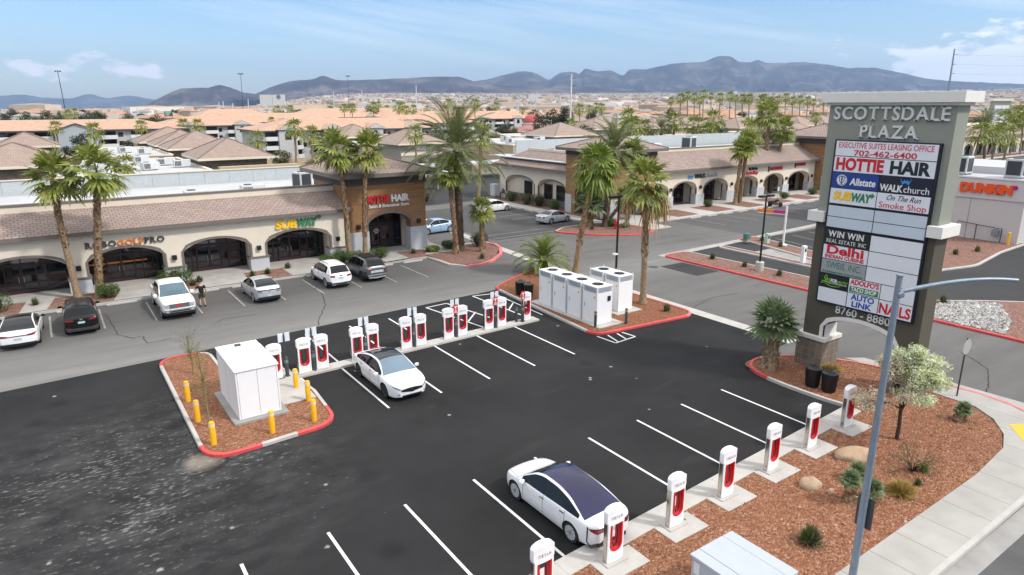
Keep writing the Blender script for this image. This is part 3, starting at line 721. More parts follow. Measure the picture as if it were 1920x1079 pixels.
# ------------------------------------------------------------------ buildings
def arch_wall(mb, x0, x1, z1, bays, T, spring, rise, thick, z0=0.0, mi=0, seg=14):
    """wall in local (u, z), openings as segmental arches; T(u, z, d) maps to world, d is depth behind the face"""
    xs = x0
    def quad(u0, u1, za0, za1, zb0, zb1):
        for d, fl in ((0, False), (thick, True)):
            q = [T(u0, za0, d), T(u1, zb0, d), T(u1, zb1, d), T(u0, za1, d)]; mb.face(q[::-1] if fl else q, mi)
    for (a, b) in bays:
        quad(xs, a, z0, z1, z0, z1)
        pts = []
        for i in range(seg + 1):
            t = i / seg; u = a + (b - a) * t; pts.append((u, spring + rise * math.sin(PI * t) ** .75 if False else spring + rise * (1 - (2 * t - 1) ** 2) ** .8))
        for i in range(seg): quad(pts[i][0], pts[i + 1][0], pts[i][1], z1, pts[i + 1][1], z1)
        path = [(a, z0), (a, spring)] + pts[1:-1] + [(b, spring), (b, z0)]
        for i in range(len(path) - 1):
            p, q = path[i], path[i + 1]; mb.face([T(p[0], p[1], 0), T(q[0], q[1], 0), T(q[0], q[1], thick), T(p[0], p[1], thick)], mi)
        xs = b
    quad(xs, x1, z0, z1, z0, z1)
    mb.face([T(x0, z1, 0), T(x1, z1, 0), T(x1, z1, thick), T(x0, z1, thick)], mi)
    mb.face([T(x0, z0, 0), T(x0, z1, 0), T(x0, z1, thick), T(x0, z0, thick)], mi); mb.face([T(x1, z0, 0), T(x1, z0, thick), T(x1, z1, thick), T(x1, z1, 0)], mi)
def arch_trim(mb, a, b, T, spring, rise, wd=.16, proud=.05, z0=.9, seg=14, mi=0):
    inn, outp = [(a, z0), (a, spring)], [(a - wd, z0), (a - wd, spring)]
    for i in range(1, seg):
        t = i / seg; u = a + (b - a) * t; z = spring + rise * (1 - (2 * t - 1) ** 2) ** .62
        inn.append((u, z)); cu = (a + b) / 2; outp.append((cu + (u - cu) * (1 + 2 * wd / (b - a)), z + wd))
    inn += [(b, spring), (b, z0)]; outp += [(b + wd, spring), (b + wd, z0)]
    for i in range(len(inn) - 1):
        for A, B, d0, d1 in ((inn, outp, -proud, -proud),):
            mb.face([T(*A[i], d0), T(*A[i + 1], d0), T(*B[i + 1], d1), T(*B[i], d1)], mi)
        mb.face([T(*outp[i], -proud), T(*outp[i + 1], -proud), T(*outp[i + 1], 0), T(*outp[i], 0)], mi)
        mb.face([T(*inn[i], .12), T(*inn[i + 1], .12), T(*inn[i + 1], -proud), T(*inn[i], -proud)], mi)
def box_uv(mb, T, u0, u1, d0, d1, z0, z1, mi=0):
    c = [T(u0, z0, d0), T(u1, z0, d0), T(u1, z0, d1), T(u0, z0, d1), T(u0, z1, d0), T(u1, z1, d0), T(u1, z1, d1), T(u0, z1, d1)]
    mb.add(c, [(0, 3, 2, 1), (4, 5, 6, 7), (0, 1, 5, 4), (1, 2, 6, 5), (2, 3, 7, 6), (3, 0, 4, 7)], mi)
def shopfront(root, T, u0, u1, d, zt=2.75, door=None, panes=4, wallbits=()):
    """dark glazing with frame and double door, set d behind the arcade"""
    f = MB(); n = panes; wd = (u1 - u0) / n
    for i in range(n + 1): box_uv(f, T, u0 + i * wd - .035, u0 + i * wd + .035, d - .08, d + .04, .12, zt)
    for z in (.12, .85, 2.1, zt - .08): box_uv(f, T, u0, u1, d - .07, d + .03, z, z + .08)
    fr = f.build('window', FRAME, root)
    gl = MB(); gl.face([T(u0, .12, d), T(u1, .12, d), T(u1, zt, d), T(u0, zt, d)]); gl.build('pane', GLASS, fr)
    if door is not None:
        dm = MB(); box_uv(dm, T, door - .95, door + .95, d - .12, d - .085, .13, .42)
        for u in (-.95, -.04, .87): box_uv(dm, T, door + u, door + u + .08, d - .12, d - .085, .42, 2.2)
        box_uv(dm, T, door - .95, door + .95, d - .12, d - .085, 2.2, 2.3); dd = dm.build('door', FRAME, root)
        for u in (-.16, .13): h = MB(); box_uv(h, T, door + u, door + u + .03, d - .18, d - .13, .95, 1.35); h.build('handle', ALU, dd)
def hip_roof(mb, x0, x1, y0, y1, ze, zp, over=.8, fascia=.3, mi=0, fi=1):
    a0, a1, b0, b1 = x0 - over, x1 + over, y0 - over, y1 + over
    lx, ly = a1 - a0, b1 - b0; h = min(lx, ly) / 2
    cy, cx = (b0 + b1) / 2, (a0 + a1) / 2
    if lx >= ly: r0, r1 = (a0 + h, cy, zp), (a1 - h, cy, zp)
    else: r0, r1 = (cx, b0 + h, zp), (cx, b1 - h, zp)
    c = [(a0, b0, ze), (a1, b0, ze), (a1, b1, ze), (a0, b1, ze)]
    if lx >= ly: mb.face([c[0], c[1], r1, r0], mi); mb.face([c[1], c[2], r1], mi); mb.face([c[2], c[3], r0, r1], mi); mb.face([c[3], c[0], r0], mi)
    else: mb.face([c[0], c[1], r0], mi); mb.face([c[1], c[2], r1, r0], mi); mb.face([c[2], c[3], r1], mi); mb.face([c[3], c[0], r0, r1], mi)
    for i in range(4):
        p, q = c[i], c[(i + 1) % 4]; mb.face([(p[0], p[1], ze - fascia), (q[0], q[1], ze - fascia), q, p], fi)
    mb.face([(p[0], p[1], ze - fascia) for p in c[::-1]], fi)
def ridge_caps(root, x0, x1, y0, y1, ze, zp, over, mat):
    a0, a1, b0, b1 = x0 - over, x1 + over, y0 - over, y1 + over
    lx, ly = a1 - a0, b1 - b0; h = min(lx, ly) / 2; cx, cy = (a0 + a1) / 2, (b0 + b1) / 2
    r0, r1 = ((a0 + h, cy), (a1 - h, cy)) if lx >= ly else ((cx, b0 + h), (cx, b1 - h))
    mb = MB(); rr = lambda p: (r0 if (p[0] - cx) + (p[1] - cy) * (0 if lx >= ly else 1) * 2 < 0 else r1) if lx >= ly else (r0 if p[1] < cy else r1)
    for p in ((a0, b0), (a1, b0), (a1, b1), (a0, b1)):
        q = rr(p); mb.tube([(p[0], p[1], ze + .02), (q[0], q[1], zp + .02)], .09, 6)
    if abs(lx - ly) > .1: mb.tube([(*r0, zp + .02), (*r1, zp + .02)], .09, 6)
    return mb.build('ridge', mat, root)
RIDGE = M('roof_ridge_tile', (.19, .14, .115), .85, .2)
# --- west shops: arcade facing south at y = 55
TA = lambda u, z, d: (u, 55 + d, z)
A = tag(bpy.data.objects.new('retail_building', None), 'long cream arcaded shop building with pink tiled roof and brown corner tower on the left', 'building'); COL.objects.link(A)
bays = [(-13.9, -9.1), (-7.8, -2.8), (-1.5 + .1, -1.4 + .15)] 
bays = [(-13.9, -9.0), (-7.8, -5.1 + 2.2), (-1.9, .25), (1.7, 6.6), (7.95, 12.75), (14.1, 19.3)]
bays = [(-17.0, -12.0), (-10.8, -5.8), (-4.5, .45), (1.7, 6.55), (7.9, 12.75), (14.1, 19.35)]
SPR, RISE, EAVE = 2.25, .78, 4.25
mb = MB(); arch_wall(mb, -40, 20.7, EAVE, bays, TA, SPR, RISE, .75); mb.build('arcade_wall', CREAM_L, A)
mb = MB(); mb.box(-40, 20.7, 57.15, 57.4, 0, EAVE); mb.box(-40, 21, 55.76, 57.14, 3.3, 3.36); mb.build('wall', CREAM_L, A)
for a, b in bays: tr = MB(); arch_trim(tr, a, b, TA, SPR, RISE); tr.build('arch_trim', TRIMB, A)
for a, b in [(bays[i][1], bays[i + 1][0]) for i in range(5)] + [(19.35, 20.7)]:
    m_ = MB(); m_.box(a - .06, b + .06, 54.9, 55.8, .1, 1.1); pb = m_.build('pier_base', GREYP, A, bevel=.02)
    m_ = MB(); m_.box(a - .12, b + .12, 54.84, 55.86, 1.1, 1.22); m_.build('sill', TRIMB, pb)
    m_ = MB(); m_.box((a + b) / 2 - .16, (a + b) / 2 + .16, 54.78, 54.99, 1.75, 2.1); m_.build('wall_lamp', BLACK, A, bevel=.02)
for i, (a, b) in enumerate(bays):
    shopfront(A, TA, a - .5, b + .1, 2.08, 3.05, (a + b) / 2 - .3, 4)
    m_ = MB(); m_.box(b + .12, b + .75, 55.77, 57.14, .1, 3.3); m_.build('return_wall', CREAM, A)
# pent roof, parapet and flat roof behind
mb = MB(); y0, y1, z0, z1 = 54.5, 57.9, EAVE + .24, 5.72
mb.face([(-40, y0, z0), (21.4, y0, z0), (21.4, y1, z1), (-40, y1, z1)], 0); mb.face([(-40, y0, z0 - .27), (21.4, y0, z0 - .27), (21.4, y0, z0), (-40, y0, z0)], 1)
mb.face([(-40, 55, z0 - .27), (21.4, 55, z0 - .27), (21.4, y0, z0 - .27), (-40, y0, z0 - .27)], 1)
mb.build('roof', [TILE, TRIMB], A)
mb = MB(); mb.box(-40, 21.3, 57.9, 58.15, 4.2, 6.15); mb.build('parapet', CREAM_L, A)
mb = MB(); mb.box(-40, 21.3, 57.85, 58.25, 6.15, 6.3); mb.build('parapet_cap', TRIMB, A)
mb = MB(); mb.box(-40, 27.5, 58.15, 76.2, 4.9, 5.0); mb.build('flat_roof', ROOFW, A)
mb = MB()
for i in range(28): mb.box(-40 + i * 2.45, -40 + i * 2.45 + 2.43, 76.2, 76.5, 4.6, 6.35)
mb.box(28.4, 28.6, 63, 76.5, 0, 6.0)
mb.build('back_parapet', PARA, A)
mb = MB(); mb.box(-40, 28.6, 76.1, 76.6, 6.35, 6.42); mb.box(-40, 28.5, 57.42, 76.15, .0, 4.88); mb.build('back_wall', CREAM, A)
# corner tower
X0, X1, Y0, Y1, ZT = 21.0, 28.55, 54.9, 63.0, 6.3
TT = lambda u, z, d: (u, Y0 + d, z)
mb = MB(); arch_wall(mb, X0, X1, ZT, [(22.85, 26.95)], TT, 2.9, .82, .9)
mb.box(X0, X0 + .3, Y0 + .9, Y1, 0, ZT); mb.box(X0 + .3, X1, Y1 - .3, Y1, 0, ZT)
TTE = lambda u, z, d: (X1 - d, u, z)
arch_wall(mb, Y0 + .9, Y1, ZT, [(56.6, 59.3)], TTE, 2.7, .5, .4)
tw = mb.build('tower_wall', SIDING, A)
mb = MB(); arch_trim(mb, 22.85, 26.95, TT, 2.9, .82, .22, .06, 2.2); mb.build('tower_arch_trim', TRIMB, A)
mb = MB(); mb.box(X0 - .06, X1 + .06, Y0 - .06, Y1, ZT, ZT + .75); mb.build('tower_band', GREY_D if False else M('charcoal_brown_band', (.085, .072, .062), .8, .06), A)
for a, b in ((X0 - .05, 22.9), (26.9, X1 + .06)):
    m_ = MB(); m_.box(a, b, Y0 - .08, Y0 + 1.0, .1, 2.25); pb = m_.build('pier_base', GREYP, A, bevel=.02)
    m_ = MB(); m_.box((a + b) / 2 - .17, (a + b) / 2 + .17, Y0 - .2, Y0 - .005, 2.55, 2.95); m_.build('wall_lamp', BLACK, A, bevel=.02)
shopfront(A, TT, 22.4, 27.0, 2.3, 3.7, 24.0, 4)
mb = MB(); mb.box(27.0, 27.5, 57.3, 60, .1, 4.0); mb.box(21.3, 22.4, 57.4, 57.8, .1, 4.0); mb.box(21.3, 28.1, 55.8, 62.7, 4.2, 4.28); mb.build('porch_wall', CREAM_L, A)
mb = MB(); hip_roof(mb, X0, X1, Y0, Y1, 7.35, 8.75, .95, .34); mb.build('tower_roof', [TILE, TRIMB], A)
ridge_caps(A, X0, X1, Y0, Y1, 7.35, 8.75, .95, RIDGE)
# --- east shops: an L with an arcade facing south at y = 59.5 and a wing facing west at x = 54.3
B = tag(bpy.data.objects.new('retail_building', None), 'long cream arcaded shop building with two brown towers across the driveway behind the palms', 'building'); COL.objects.link(B)
TB = lambda u, z, d: (u, 59.5 + d, z)
bb = [(61.6, 66.1), (67.1, 71.6), (73.2, 78.1), (79.9, 84.9), (86.6, 91.2), (92.6, 97.9)]
mb = MB(); arch_wall(mb, 60.5, 99.3, 4.85, bb, TB, 2.25, .95, .75); mb.build('arcade_wall', CREAM_L, B)
mb = MB(); mb.box(60.5, 99.3, 61.9, 62.2, 0, 4.8); mb.box(60.5, 99.3, 60.26, 61.88, 3.6, 3.66); mb.build('wall', CREAM, B)
for a, b in bb: tr = MB(); arch_trim(tr, a, b, TB, 2.25, .95); tr.build('arch_trim', TRIMB, B)
for a, b in [(60.5, 61.6)] + [(bb[i][1], bb[i + 1][0]) for i in range(5)] + [(97.9, 99.3)]:
    m_ = MB(); m_.box(a - .05, b + .05, 59.4, 60.3, .1, 1.5); m_.build('pier_base', GREYP, B, bevel=.02)
    m_ = MB(); m_.box((a + b) / 2 - .16, (a + b) / 2 + .16, 59.28, 59.49, 2.2, 2.6); m_.build('wall_lamp', BLACK, B)
for a, b in bb:
    shopfront(B, TB, a + .1, a + (b - a) * .42, 2.38, 3.1, None, 2); shopfront(B, TB, a + (b - a) * .58, b + .2, 2.38, 3.1, b - .9, 2)
mb = MB(); mb.face([(60, 58.7, 5.0), (100, 58.7, 5.0), (100, 62.6, 7.0), (60, 62.6, 7.0)]); mb.face([(60, 58.7, 4.68), (100, 58.7, 4.68), (100, 58.7, 5.0), (60, 58.7, 5.0)], 1)
mb.face([(60, 59.5, 4.68), (100, 59.5, 4.68), (100, 58.7, 4.68), (60, 58.7, 4.68)], 1); mb.build('roof', [TILE, TRIMB], B)
mb = MB(); mb.box(60, 100, 62.6, 62.85, 4.6, 7.3); mb.build('parapet', CREAM_L, B)
mb = MB(); mb.box(60, 100, 62.55, 62.95, 7.3, 7.45); mb.build('parapet_cap', TRIMB, B)
mb = MB(); mb.box(58, 112, 62.9, 82, 5.9, 6.0); mb.box(54.4, 58, 66, 84, 5.9, 6.0); mb.build('flat_roof', ROOFW, B)
mb = MB()
for i in range(22): mb.box(58 + i * 2.45, 58 + i * 2.45 + 2.43, 82, 82.3, 5.5, 8.0)
mb.build('back_parapet', PARA, B)
mb = MB(); mb.box(58, 112, 81.6, 81.95, 0, 6.0); mb.box(55, 60, 64.5, 82, 0, 5.88); mb.build('back_wall', CREAM, B)
TW = lambda u, z, d: (54.3 + d, -u, z)      # u runs south
ww = [(-79.2, -72.6), (-71.6, -65.9)]
mb = MB(); arch_wall(mb, -80.6, -64.6, 4.95, ww, TW, 2.6, .95, .5); mb.build('side_arcade_wall', CREAM_L, B)
for a, b in ww: tr = MB(); arch_trim(tr, a, b, TW, 2.6, .95, z0=1.1); tr.build('arch_trim', TRIMB, B)
mb = MB(); mb.box(54.7, 55.0, 64.6, 80.4, 0, 4.9); mb.build('side_wall', CREAM, B)
mb = MB(); mb.box(54.55, 54.69, 64.7, 80.3, .1, 1.15); mb.build('wainscot', TRIMB, B)
for y in (67.3, 69.9, 74.4): 
    m_ = MB(); m_.box(54.56, 54.74, y - .85, y + .85, .9, 3.0); wf = m_.build('window', FRAME, B)
    m_ = MB(); m_.box(54.53, 54.555, y - .75, y + .75, 1.0, 2.9); m_.build('pane', GLASS, wf)
mb = MB(); mb.face([(53.5, 81.4, 5.1), (53.5, 64.4, 5.1), (57.2, 64.4, 6.9), (57.2, 78, 6.9)]); mb.face([(53.5, 81.4, 4.78), (53.5, 64.4, 4.78), (53.5, 64.4, 5.1), (53.5, 81.4, 5.1)], 1)
mb.face([(53.5, 81.4, 5.1), (57.2, 78, 6.9), (62, 78, 6.9), (62, 81.4, 5.1)]); mb.face([(53.5, 81.4, 4.78), (54.3, 80.6, 4.78), (54.3, 64.4, 4.78), (53.5, 64.4, 4.78)], 1); mb.build('side_roof', [TILE, TRIMB], B)
mb = MB(); mb.box(57.2, 57.45, 64.4, 78, 5, 7.2); mb.build('side_parapet', CREAM_L, B)
def tower(root, x0, x1, y0, y1, zt, ze, zp, archW=None, archS=None):
    mb = MB()
    if archW: arch_wall(mb, -y1, -y0 - .6, zt, [archW], lambda u, z, d: (x0 + d, -u, z), 2.9, .8, .6)
    else: mb.box(x0, x0 + .4, y0 + .6, y1, 0, zt)
    if archS: arch_wall(mb, x0, x1, zt, [archS], lambda u, z, d: (u, y0 + d, z), 2.9, .8, .6)
    else: mb.box(x0, x1, y0, y0 + .6, 0, zt)
    mb.box(x0 + .4, x1 - .4, y1 - .4, y1, 0, zt); mb.box(x1 - .4, x1, y0 + .6, y1, 0, zt); mb.box(x0 + .6, x1 - .4, y0 + 2.6, y0 + 2.8, 0, zt - .01)
    mb.build('tower_wall', SIDING, root)
    mb = MB(); mb.box(x0 - .06, x1 + .06, y0 - .06, y1 + .06, zt, ze - .3); mb.build('tower_band', MATS['charcoal_brown_band'], root)
    mb = MB(); hip_roof(mb, x0, x1, y0, y1, ze, zp, .95, .34); mb.build('tower_roof', [TILE, TRIMB], root); ridge_caps(root, x0, x1, y0, y1, ze, zp, .95, RIDGE)
    for a, b, c, d in ((x0 - .06, x0 + 1.5, y0 - .06, y0 + 1.5), (x1 - 1.5, x1 + .06, y0 - .06, y0 + 1.5), (x0 - .06, x0 + 1.5, y1 - 1.2, y1)):
        m_ = MB(); m_.box(a, b, c, d, .1, 2.4); m_.build('pier_base', GREYP, root, bevel=.02)
tower(B, 53.2, 60.6, 56.6, 64.6, 7.2, 8.1, 9.6, (-62.8, -58.4), (54.9, 58.9))
tower(B, 99.4, 108, 56.8, 65, 7.2, 8.4, 10.2, None, (101.0, 105.6))
# --- the coffee drive-through: pale box with raised parapet
D = tag(bpy.data.objects.new('coffee_shop_building', None), 'plain pale grey drive-through building with orange bubble letters behind the monument', 'building'); COL.objects.link(D)
PALE = M('pale_pinkish_stucco', (.54, .50, .475), .9, .03, .5)
mb = MB(); mb.box(75.6, 90, 23.8, 44, 0, 4.15); mb.build('wall', PALE, D)
mb = MB(); mb.box(75.5, 90, 23.7, 44, 4.15, 6.1); mb.build('upper_band', M('pale_stucco_band', (.58, .54, .51), .9, .03, .5), D)
mb = MB(); mb.box(75.42, 90.1, 23.62, 44.1, 6.1, 6.25); mb.build('coping', WHITE, D)
mb = MB(); mb.box(75.9, 90, 24.1, 43.7, 6.255, 6.27); mb.box(79, 89.5, 27, 43, 6.27, 7.0); mb.build('flat_roof', ROOFW, D)
mb = MB(); mb.box(75.57, 75.6, 33.7, 33.74, 0, 4.14); mb.box(75.57, 75.6, 28.3, 28.34, 0, 4.14); mb.build('joint', CONC_D, D)
mb = MB(); mb.box(75.48, 75.6, 30.4, 31.4, 3.1, 3.5); mb.build('wall_lamp', BLACK, D)
def gas_meter():
    t = thing('gas_meter', 'grey gas meter with pipes on the pale drive-through wall', 'gas meter', (75.25, 25.6, 0))
    m_ = MB(); m_.box(-.22, .22, -.28, .28, .75, 1.35); m_.lathe([(.15, 1.35), (.15, 1.5), (.05, 1.55)], 10); m_.build('meter_body', M('gas_meter_grey', (.19, .22, .25), .5), t, bevel=.05)
    m_ = MB(); m_.tube([(0, -.5, .2), (0, -.5, 1.5), (0, 0, 1.5), (0, 1.5, 1.6), (0, 3.4, 1.75), (0, 3.4, 1.45)], .045, 6); m_.tube([(0, 1.7, 1.6), (0, 1.7, 0)], .045, 6); m_.build('pipe', GREY_D, t)
gas_meter()

# --- roof plant: each unit a thing
def ac_unit(loc, rot, label, big=1.0, kind=0, group=None):
    t = thing('air_conditioner', label, 'air conditioner', loc, rot, group)
    b = big
    m_ = MB()
    if kind == 0: m_.box(-1.0 * b, 1.0 * b, -.55 * b, .55 * b, .12, 1.0 * b)
    else: m_.box(-.6 * b, .6 * b, -.6 * b, .6 * b, .12, 1.45 * b)
    m_.build('casing', M('unit_grey_white', (.56, .57, .57), .5, .05), t, bevel=.03)
    m_ = MB()
    if kind == 0:
        for i in range(5): m_.box(-.9 * b + i * .17, -.79 * b + i * .17, -.555 * b - .01, -.55 * b, .25, .85 * b)
    else: m_.box(-.48 * b, .48 * b, -.61 * b, -.6 * b, .3, 1.3 * b); m_.box(-.61 * b, -.6 * b, -.48 * b, .48 * b, .3, 1.3 * b)
    m_.build('grille', GREY_D, t)
    m_ = MB(); zt = (1.0 if kind == 0 else 1.45) * b; m_.lathe([(.36 * b, zt), (.36 * b, zt + .06), (.28 * b, zt + .06)], 14, (-.4 * b if kind == 0 else 0, 0, 0)); m_.build('fan', GREY_D, t)
    for s in (-.8, .6): m_ = MB(); m_.box(s * b, (s + .2) * b, -.5 * b, .5 * b, 0, .12); m_.build('foot', ALU, t)
    return t
ac_unit((.8, 62.0, 5.0), 0, 'grey roof unit behind the parapet above the leftmost tall palms')
ac_unit((10.6, 62.5, 5.0), 0, 'grey roof unit behind the parapet above the robot golf sign')
ac_unit((15.6, 64.0, 5.0), 0, 'grey roof unit left of the taller boxy condenser on the west roof')
ac_unit((21.0, 66.5, 5.0), R(20), 'tall boxy condenser on the flat roof left of the brown tower', 1.15, 1)
ac_unit((86.5, 74, 6.0), R(10), 'tall white condenser on the flat roof of the east shops', 1.5, 1)
ac_unit((80.5, 76, 6.0), 0, 'low white roof unit left of the tall condenser on the east shops', 1.2)
ac_unit((76.5, 30.0, 6.27), 0, 'boxy roof unit above the orange letters, nearer the monument', 1.25, 1)
ac_unit((76.6, 25.3, 6.27), 0, 'boxy roof unit above the orange letters, right one of the two', 1.25, 1)
# ------------------------------------------------------------------ lettering helpers
SERIF = {'S': [], 'C': [], 'O': [], 'G': [], 'T': [(.5, 0)], 'D': [(.1, 0), (.1, 1)], 'A': [(.06, 0), (.94, 0)], 'L': [(.12, 0), (.12, 1)], 'E': [(.1, 0), (.1, 1)], 'P': [(.12, 0), (.1, 1)],
         'Z': [], 'R': [(.12, 0), (.92, 0), (.1, 1)], 'B': [(.1, 0), (.1, 1)], 'F': [(.12, 0), (.1, 1)], 'W': [(.05, 1), (.95, 1)], 'I': [(.5, 0), (.5, 1)], 'N': [(.08, 0), (.06, 1), (.92, 1)]}
def serif_text(name, s, size, mat, parent, mtx, width, depth=.03, bold=0.0, colours=None):
    """capitals with small serifs, laid out centred over the given width"""
    parts, x, cap = [], 0.0, size * .73
    for ch in s:
        if ch in ' ,':
            x += size * (.34 if ch == ' ' else .2); continue
        o = text_mesh('glyph', ch, size, mat, depth=depth, bold=bold, align='LEFT')
        vs = [v.co.copy() for v in o.data.vertices]; fs = [tuple(p.vertices) for p in o.data.polygons]
        me = o.data; bpy.data.objects.remove(o); bpy.data.meshes.remove(me)
        lx, hx = min(v.x for v in vs), max(v.x for v in vs); ly, hy = min(v.y for v in vs), max(v.y for v in vs)
        vs = [Vector((v.x - lx + x, v.y, v.z)) for v in vs]; w_ = hx - lx
        for u, t in SERIF.get(ch, []):
            cx = x + w_ * u; yy = ly if t == 0 else hy - size * .045; hw = size * .13
            b = MB(); b.box(cx - hw, cx + hw, yy, yy + size * .045, -depth, depth); k = len(vs)
            vs += [Vector(q) for q in b.v]; fs += [tuple(i + k for i in f) for f in b.f]
        parts.append((ch, vs, fs)); x += w_ + size * .11
    k = width / x
    groups = {}
    for i, (ch, vs, fs) in enumerate(parts):
        c = mat if colours is None else colours[i]
        groups.setdefault(c.name, (c, MB()))[1].add([mtx @ Vector(((v.x - x / 2) * k, v.y, v.z)) for v in vs], fs)
    return [m_.build(name, c, parent) for c, m_ in groups.values()]
LET_W = M('white_letter', (.74, .73, .70), .5, .02); LET_R = M('red_letter', (.56, .01, .02), .5, .03); LET_K = M('black_letter', (.012, .013, .018), .5, .05)
LET_B = M('blue_letter', (.02, .07, .36), .5, .03); LET_G = M('green_letter', (.03, .20, .08), .5, .03); LET_Y = M('yellow_letter', (.85, .50, .02), .5, .03)
LET_O = M('orange_letter', (.72, .20, .02), .5, .03); LET_GY = M('pale_grey_letter', (.62, .62, .59), .6, .03); LET_BL = M('bright_blue_letter', (.04, .26, .62), .45, .05); LET_DK = M('charcoal_letter', (.03, .032, .035), .5, .05)
PAN_W = M('white_sign_panel', (.70, .71, .74), .3, .02); PAN_G = M('pale_blank_panel', (.52, .58, .64), .25, .05, .4); PAN_B = M('blue_sign_panel', (.01, .045, .24), .3, .03)
PAN_K = M('black_sign_panel', (.012, .013, .018), .3, .05); PAN_S = M('silver_sign_panel', (.30, .32, .32), .4, .05); PAN_N = M('navy_sign_panel', (.008, .012, .03), .3, .05)
# ------------------------------------------------------------------ monument sign
MON = tag(bpy.data.objects.new('monument_sign', None), 'tall sage and brown plaza sign tower with many tenant panels at the right', 'sign'); COL.objects.link(MON)
SAGE = M('sage_grey_stucco', (.255, .265, .222), .9, .03, .5, bump=.2, bscale=60); BROWN = M('dark_olive_brown_stucco', (.082, .072, .052), .9, .04, .5, bump=.2, bscale=60)
OFFW = M('off_white_stucco', (.70, .68, .63), .85, .03)
XF, XB, YL, YR = 30.9, 32.0, 18.1, 12.62
mb = MB(); mb.box(XF, XB, YR, YL, 7.85, 13.08); mb.build('upper_body', SAGE, MON)
TM = lambda u, z, d: (XF + d, -u, z)
mb = MB(); arch_wall(mb, -YL, -YR, 7.85, [(-17.05, -13.55)], TM, 2.35, .62, XB - XF, 1.6); mb.build('lower_body', BROWN, MON)
mb = MB(); arch_trim(mb, -17.05, -13.55, TM, 2.35, .62, .17, .05, 1.75)
for a in (-17.05, -13.55):
    pass
mb.build('arch_trim', OFFW, MON)
mb = MB(); mb.box(XF + .13, XB + .02, 16.98, 17.045, 1.75, 2.45); mb.box(XF + .13, XB + .02, 13.555, 13.62, 1.75, 2.45); mb.build('arch_reveal', OFFW, MON)
for a, b in ((16.85, 18.3), (12.4, 13.75)):
    m_ = MB(); m_.box(XF - .17, XB + .18, a, b, 0, 1.58); pd = m_.build('pedestal', SLATE, MON)
    m_ = MB(); m_.box(XF - .25, XB + .26, a - .08, b + .08, 1.58, 1.78); m_.build('pedestal_cap', OFFW, pd, bevel=.01)
for a, b in ((17.6, 18.42), (12.3, 12.93)):
    m_ = MB(); m_.box(XF - .3, XB + .3, a, b, 7.55, 8.05); m_.build('belt_trim', OFFW, MON, bevel=.015)
mb = MB(); mb.box(XF - .12, XB + .12, YR - .12, YL + .12, 13.0, 13.12); mb.box(XF - .34, XB + .34, YR - .34, YL + .26, 13.12, 13.56); mb.build('cap', OFFW, MON, bevel=.015)
PF = XF - .16
mb = MB(); mb.box(PF, XF, 12.93, 17.55, 8.47, 11.47); mb.box(PF, XF, 12.93, 17.55, 7.33, 8.44); mb.box(PF, XF, 12.93, 17.55, 3.6, 7.30); mb.build('sign_frame', M('black_sign_frame', (.008, .011, .02), .4, .05), MON)
PX = PF - .004
def panel(y0, y1, z0, z1, mat, name='sign_panel'):
    m_ = MB(); m_.box(PF - .02, PF - .001, y0 + .02, y1 - .02, z0 + .018, z1 - .018); return m_.build(name, mat, MON)
def ptext(par, s, y, z, size, mat, width=None, **k): return text_mesh('lettering', s, size, mat, par, depth=.004, width=width, mtx=face_W(PF - .026, y, z), **k)
Ya, Yb, Ym = 17.48, 13.0, 15.27
p = panel(Yb, Ya, 10.72, 11.43, PAN_W); ptext(p, 'EXECUTIVE SUITES LEASING OFFICE', 15.25, 11.22, .36, LET_R, 4.15); ptext(p, '702-462-6400', 15.2, 10.88, .36, LET_R, 2.75, bold=.006)
p = panel(Yb, Ya, 9.99, 10.72, PAN_W); ptext(p, 'HOTTIE', 16.25, 10.34, .74, LET_R, 2.2, bold=.034); ptext(p, 'HAIR', 14.02, 10.34, .74, LET_K, 1.7, bold=.034)
p = panel(Ym, Ya, 9.24, 9.99, PAN_B); ptext(p, 'Allstate', 16.0, 9.57, .44, LET_W, 1.2, bold=.013, shear=.12)
m_ = MB()
n = 26
for i in range(n):
    a, b = 2 * PI * i / n, 2 * PI * (i + 1) / n
    m_.face([(PF - .027, 16.98 + .25 * math.cos(a), 9.62 + .25 * math.sin(a)), (PF - .027, 16.98 + .25 * math.cos(b), 9.62 + .25 * math.sin(b)), (PF - .027, 16.98 + .215 * math.cos(b), 9.62 + .215 * math.sin(b)), (PF - .027, 16.98 + .215 * math.cos(a), 9.62 + .215 * math.sin(a))])
for s in (-1, 1):
    m_.tube([(PF - .027, 16.98 + s * .16, 9.72), (PF - .027, 16.98 + s * .17, 9.58), (PF - .027, 16.98 + s * .09, 9.47), (PF - .027, 16.98 + s * .02, 9.45)], [.035, .04, .04, .01], 6)
    m_.tube([(PF - .027, 16.98 + s * .06, 9.78), (PF - .027, 16.98 + s * .07, 9.62), (PF - .027, 16.98 + s * .02, 9.52)], [.03, .03, .01], 6)
m_.build('emblem', LET_W, p)
def crown_logo(par, T, sc_, mat):      # a jagged three pointed W
    m_ = MB(); q = [(-1, 1), (-.55, -.1), (-.25, .55), (0, -.0), (.25, .55), (.55, -.1), (1, 1), (.55, -1), (0, -.35), (-.55, -1)]
    for tri in [(0, 1, 9), (1, 2, 8), (1, 8, 9), (2, 3, 8), (3, 4, 8), (4, 5, 8), (5, 7, 8), (5, 6, 7)]: m_.face([T(q[i][0] * sc_, q[i][1] * sc_ * .6) for i in tri])
    return m_.build('emblem', mat, par)
p = panel(Yb, Ym, 9.24, 9.99, PAN_N); ptext(p, 'WALK', 14.7, 9.45, .42, LET_W, 1.0, bold=.014); ptext(p, 'church', 13.64, 9.45, .42, LET_W, 1.05)
crown_logo(p, lambda u, v: (PF - .027, 14.12 - u, 9.8 + v), .25, LET_BL)
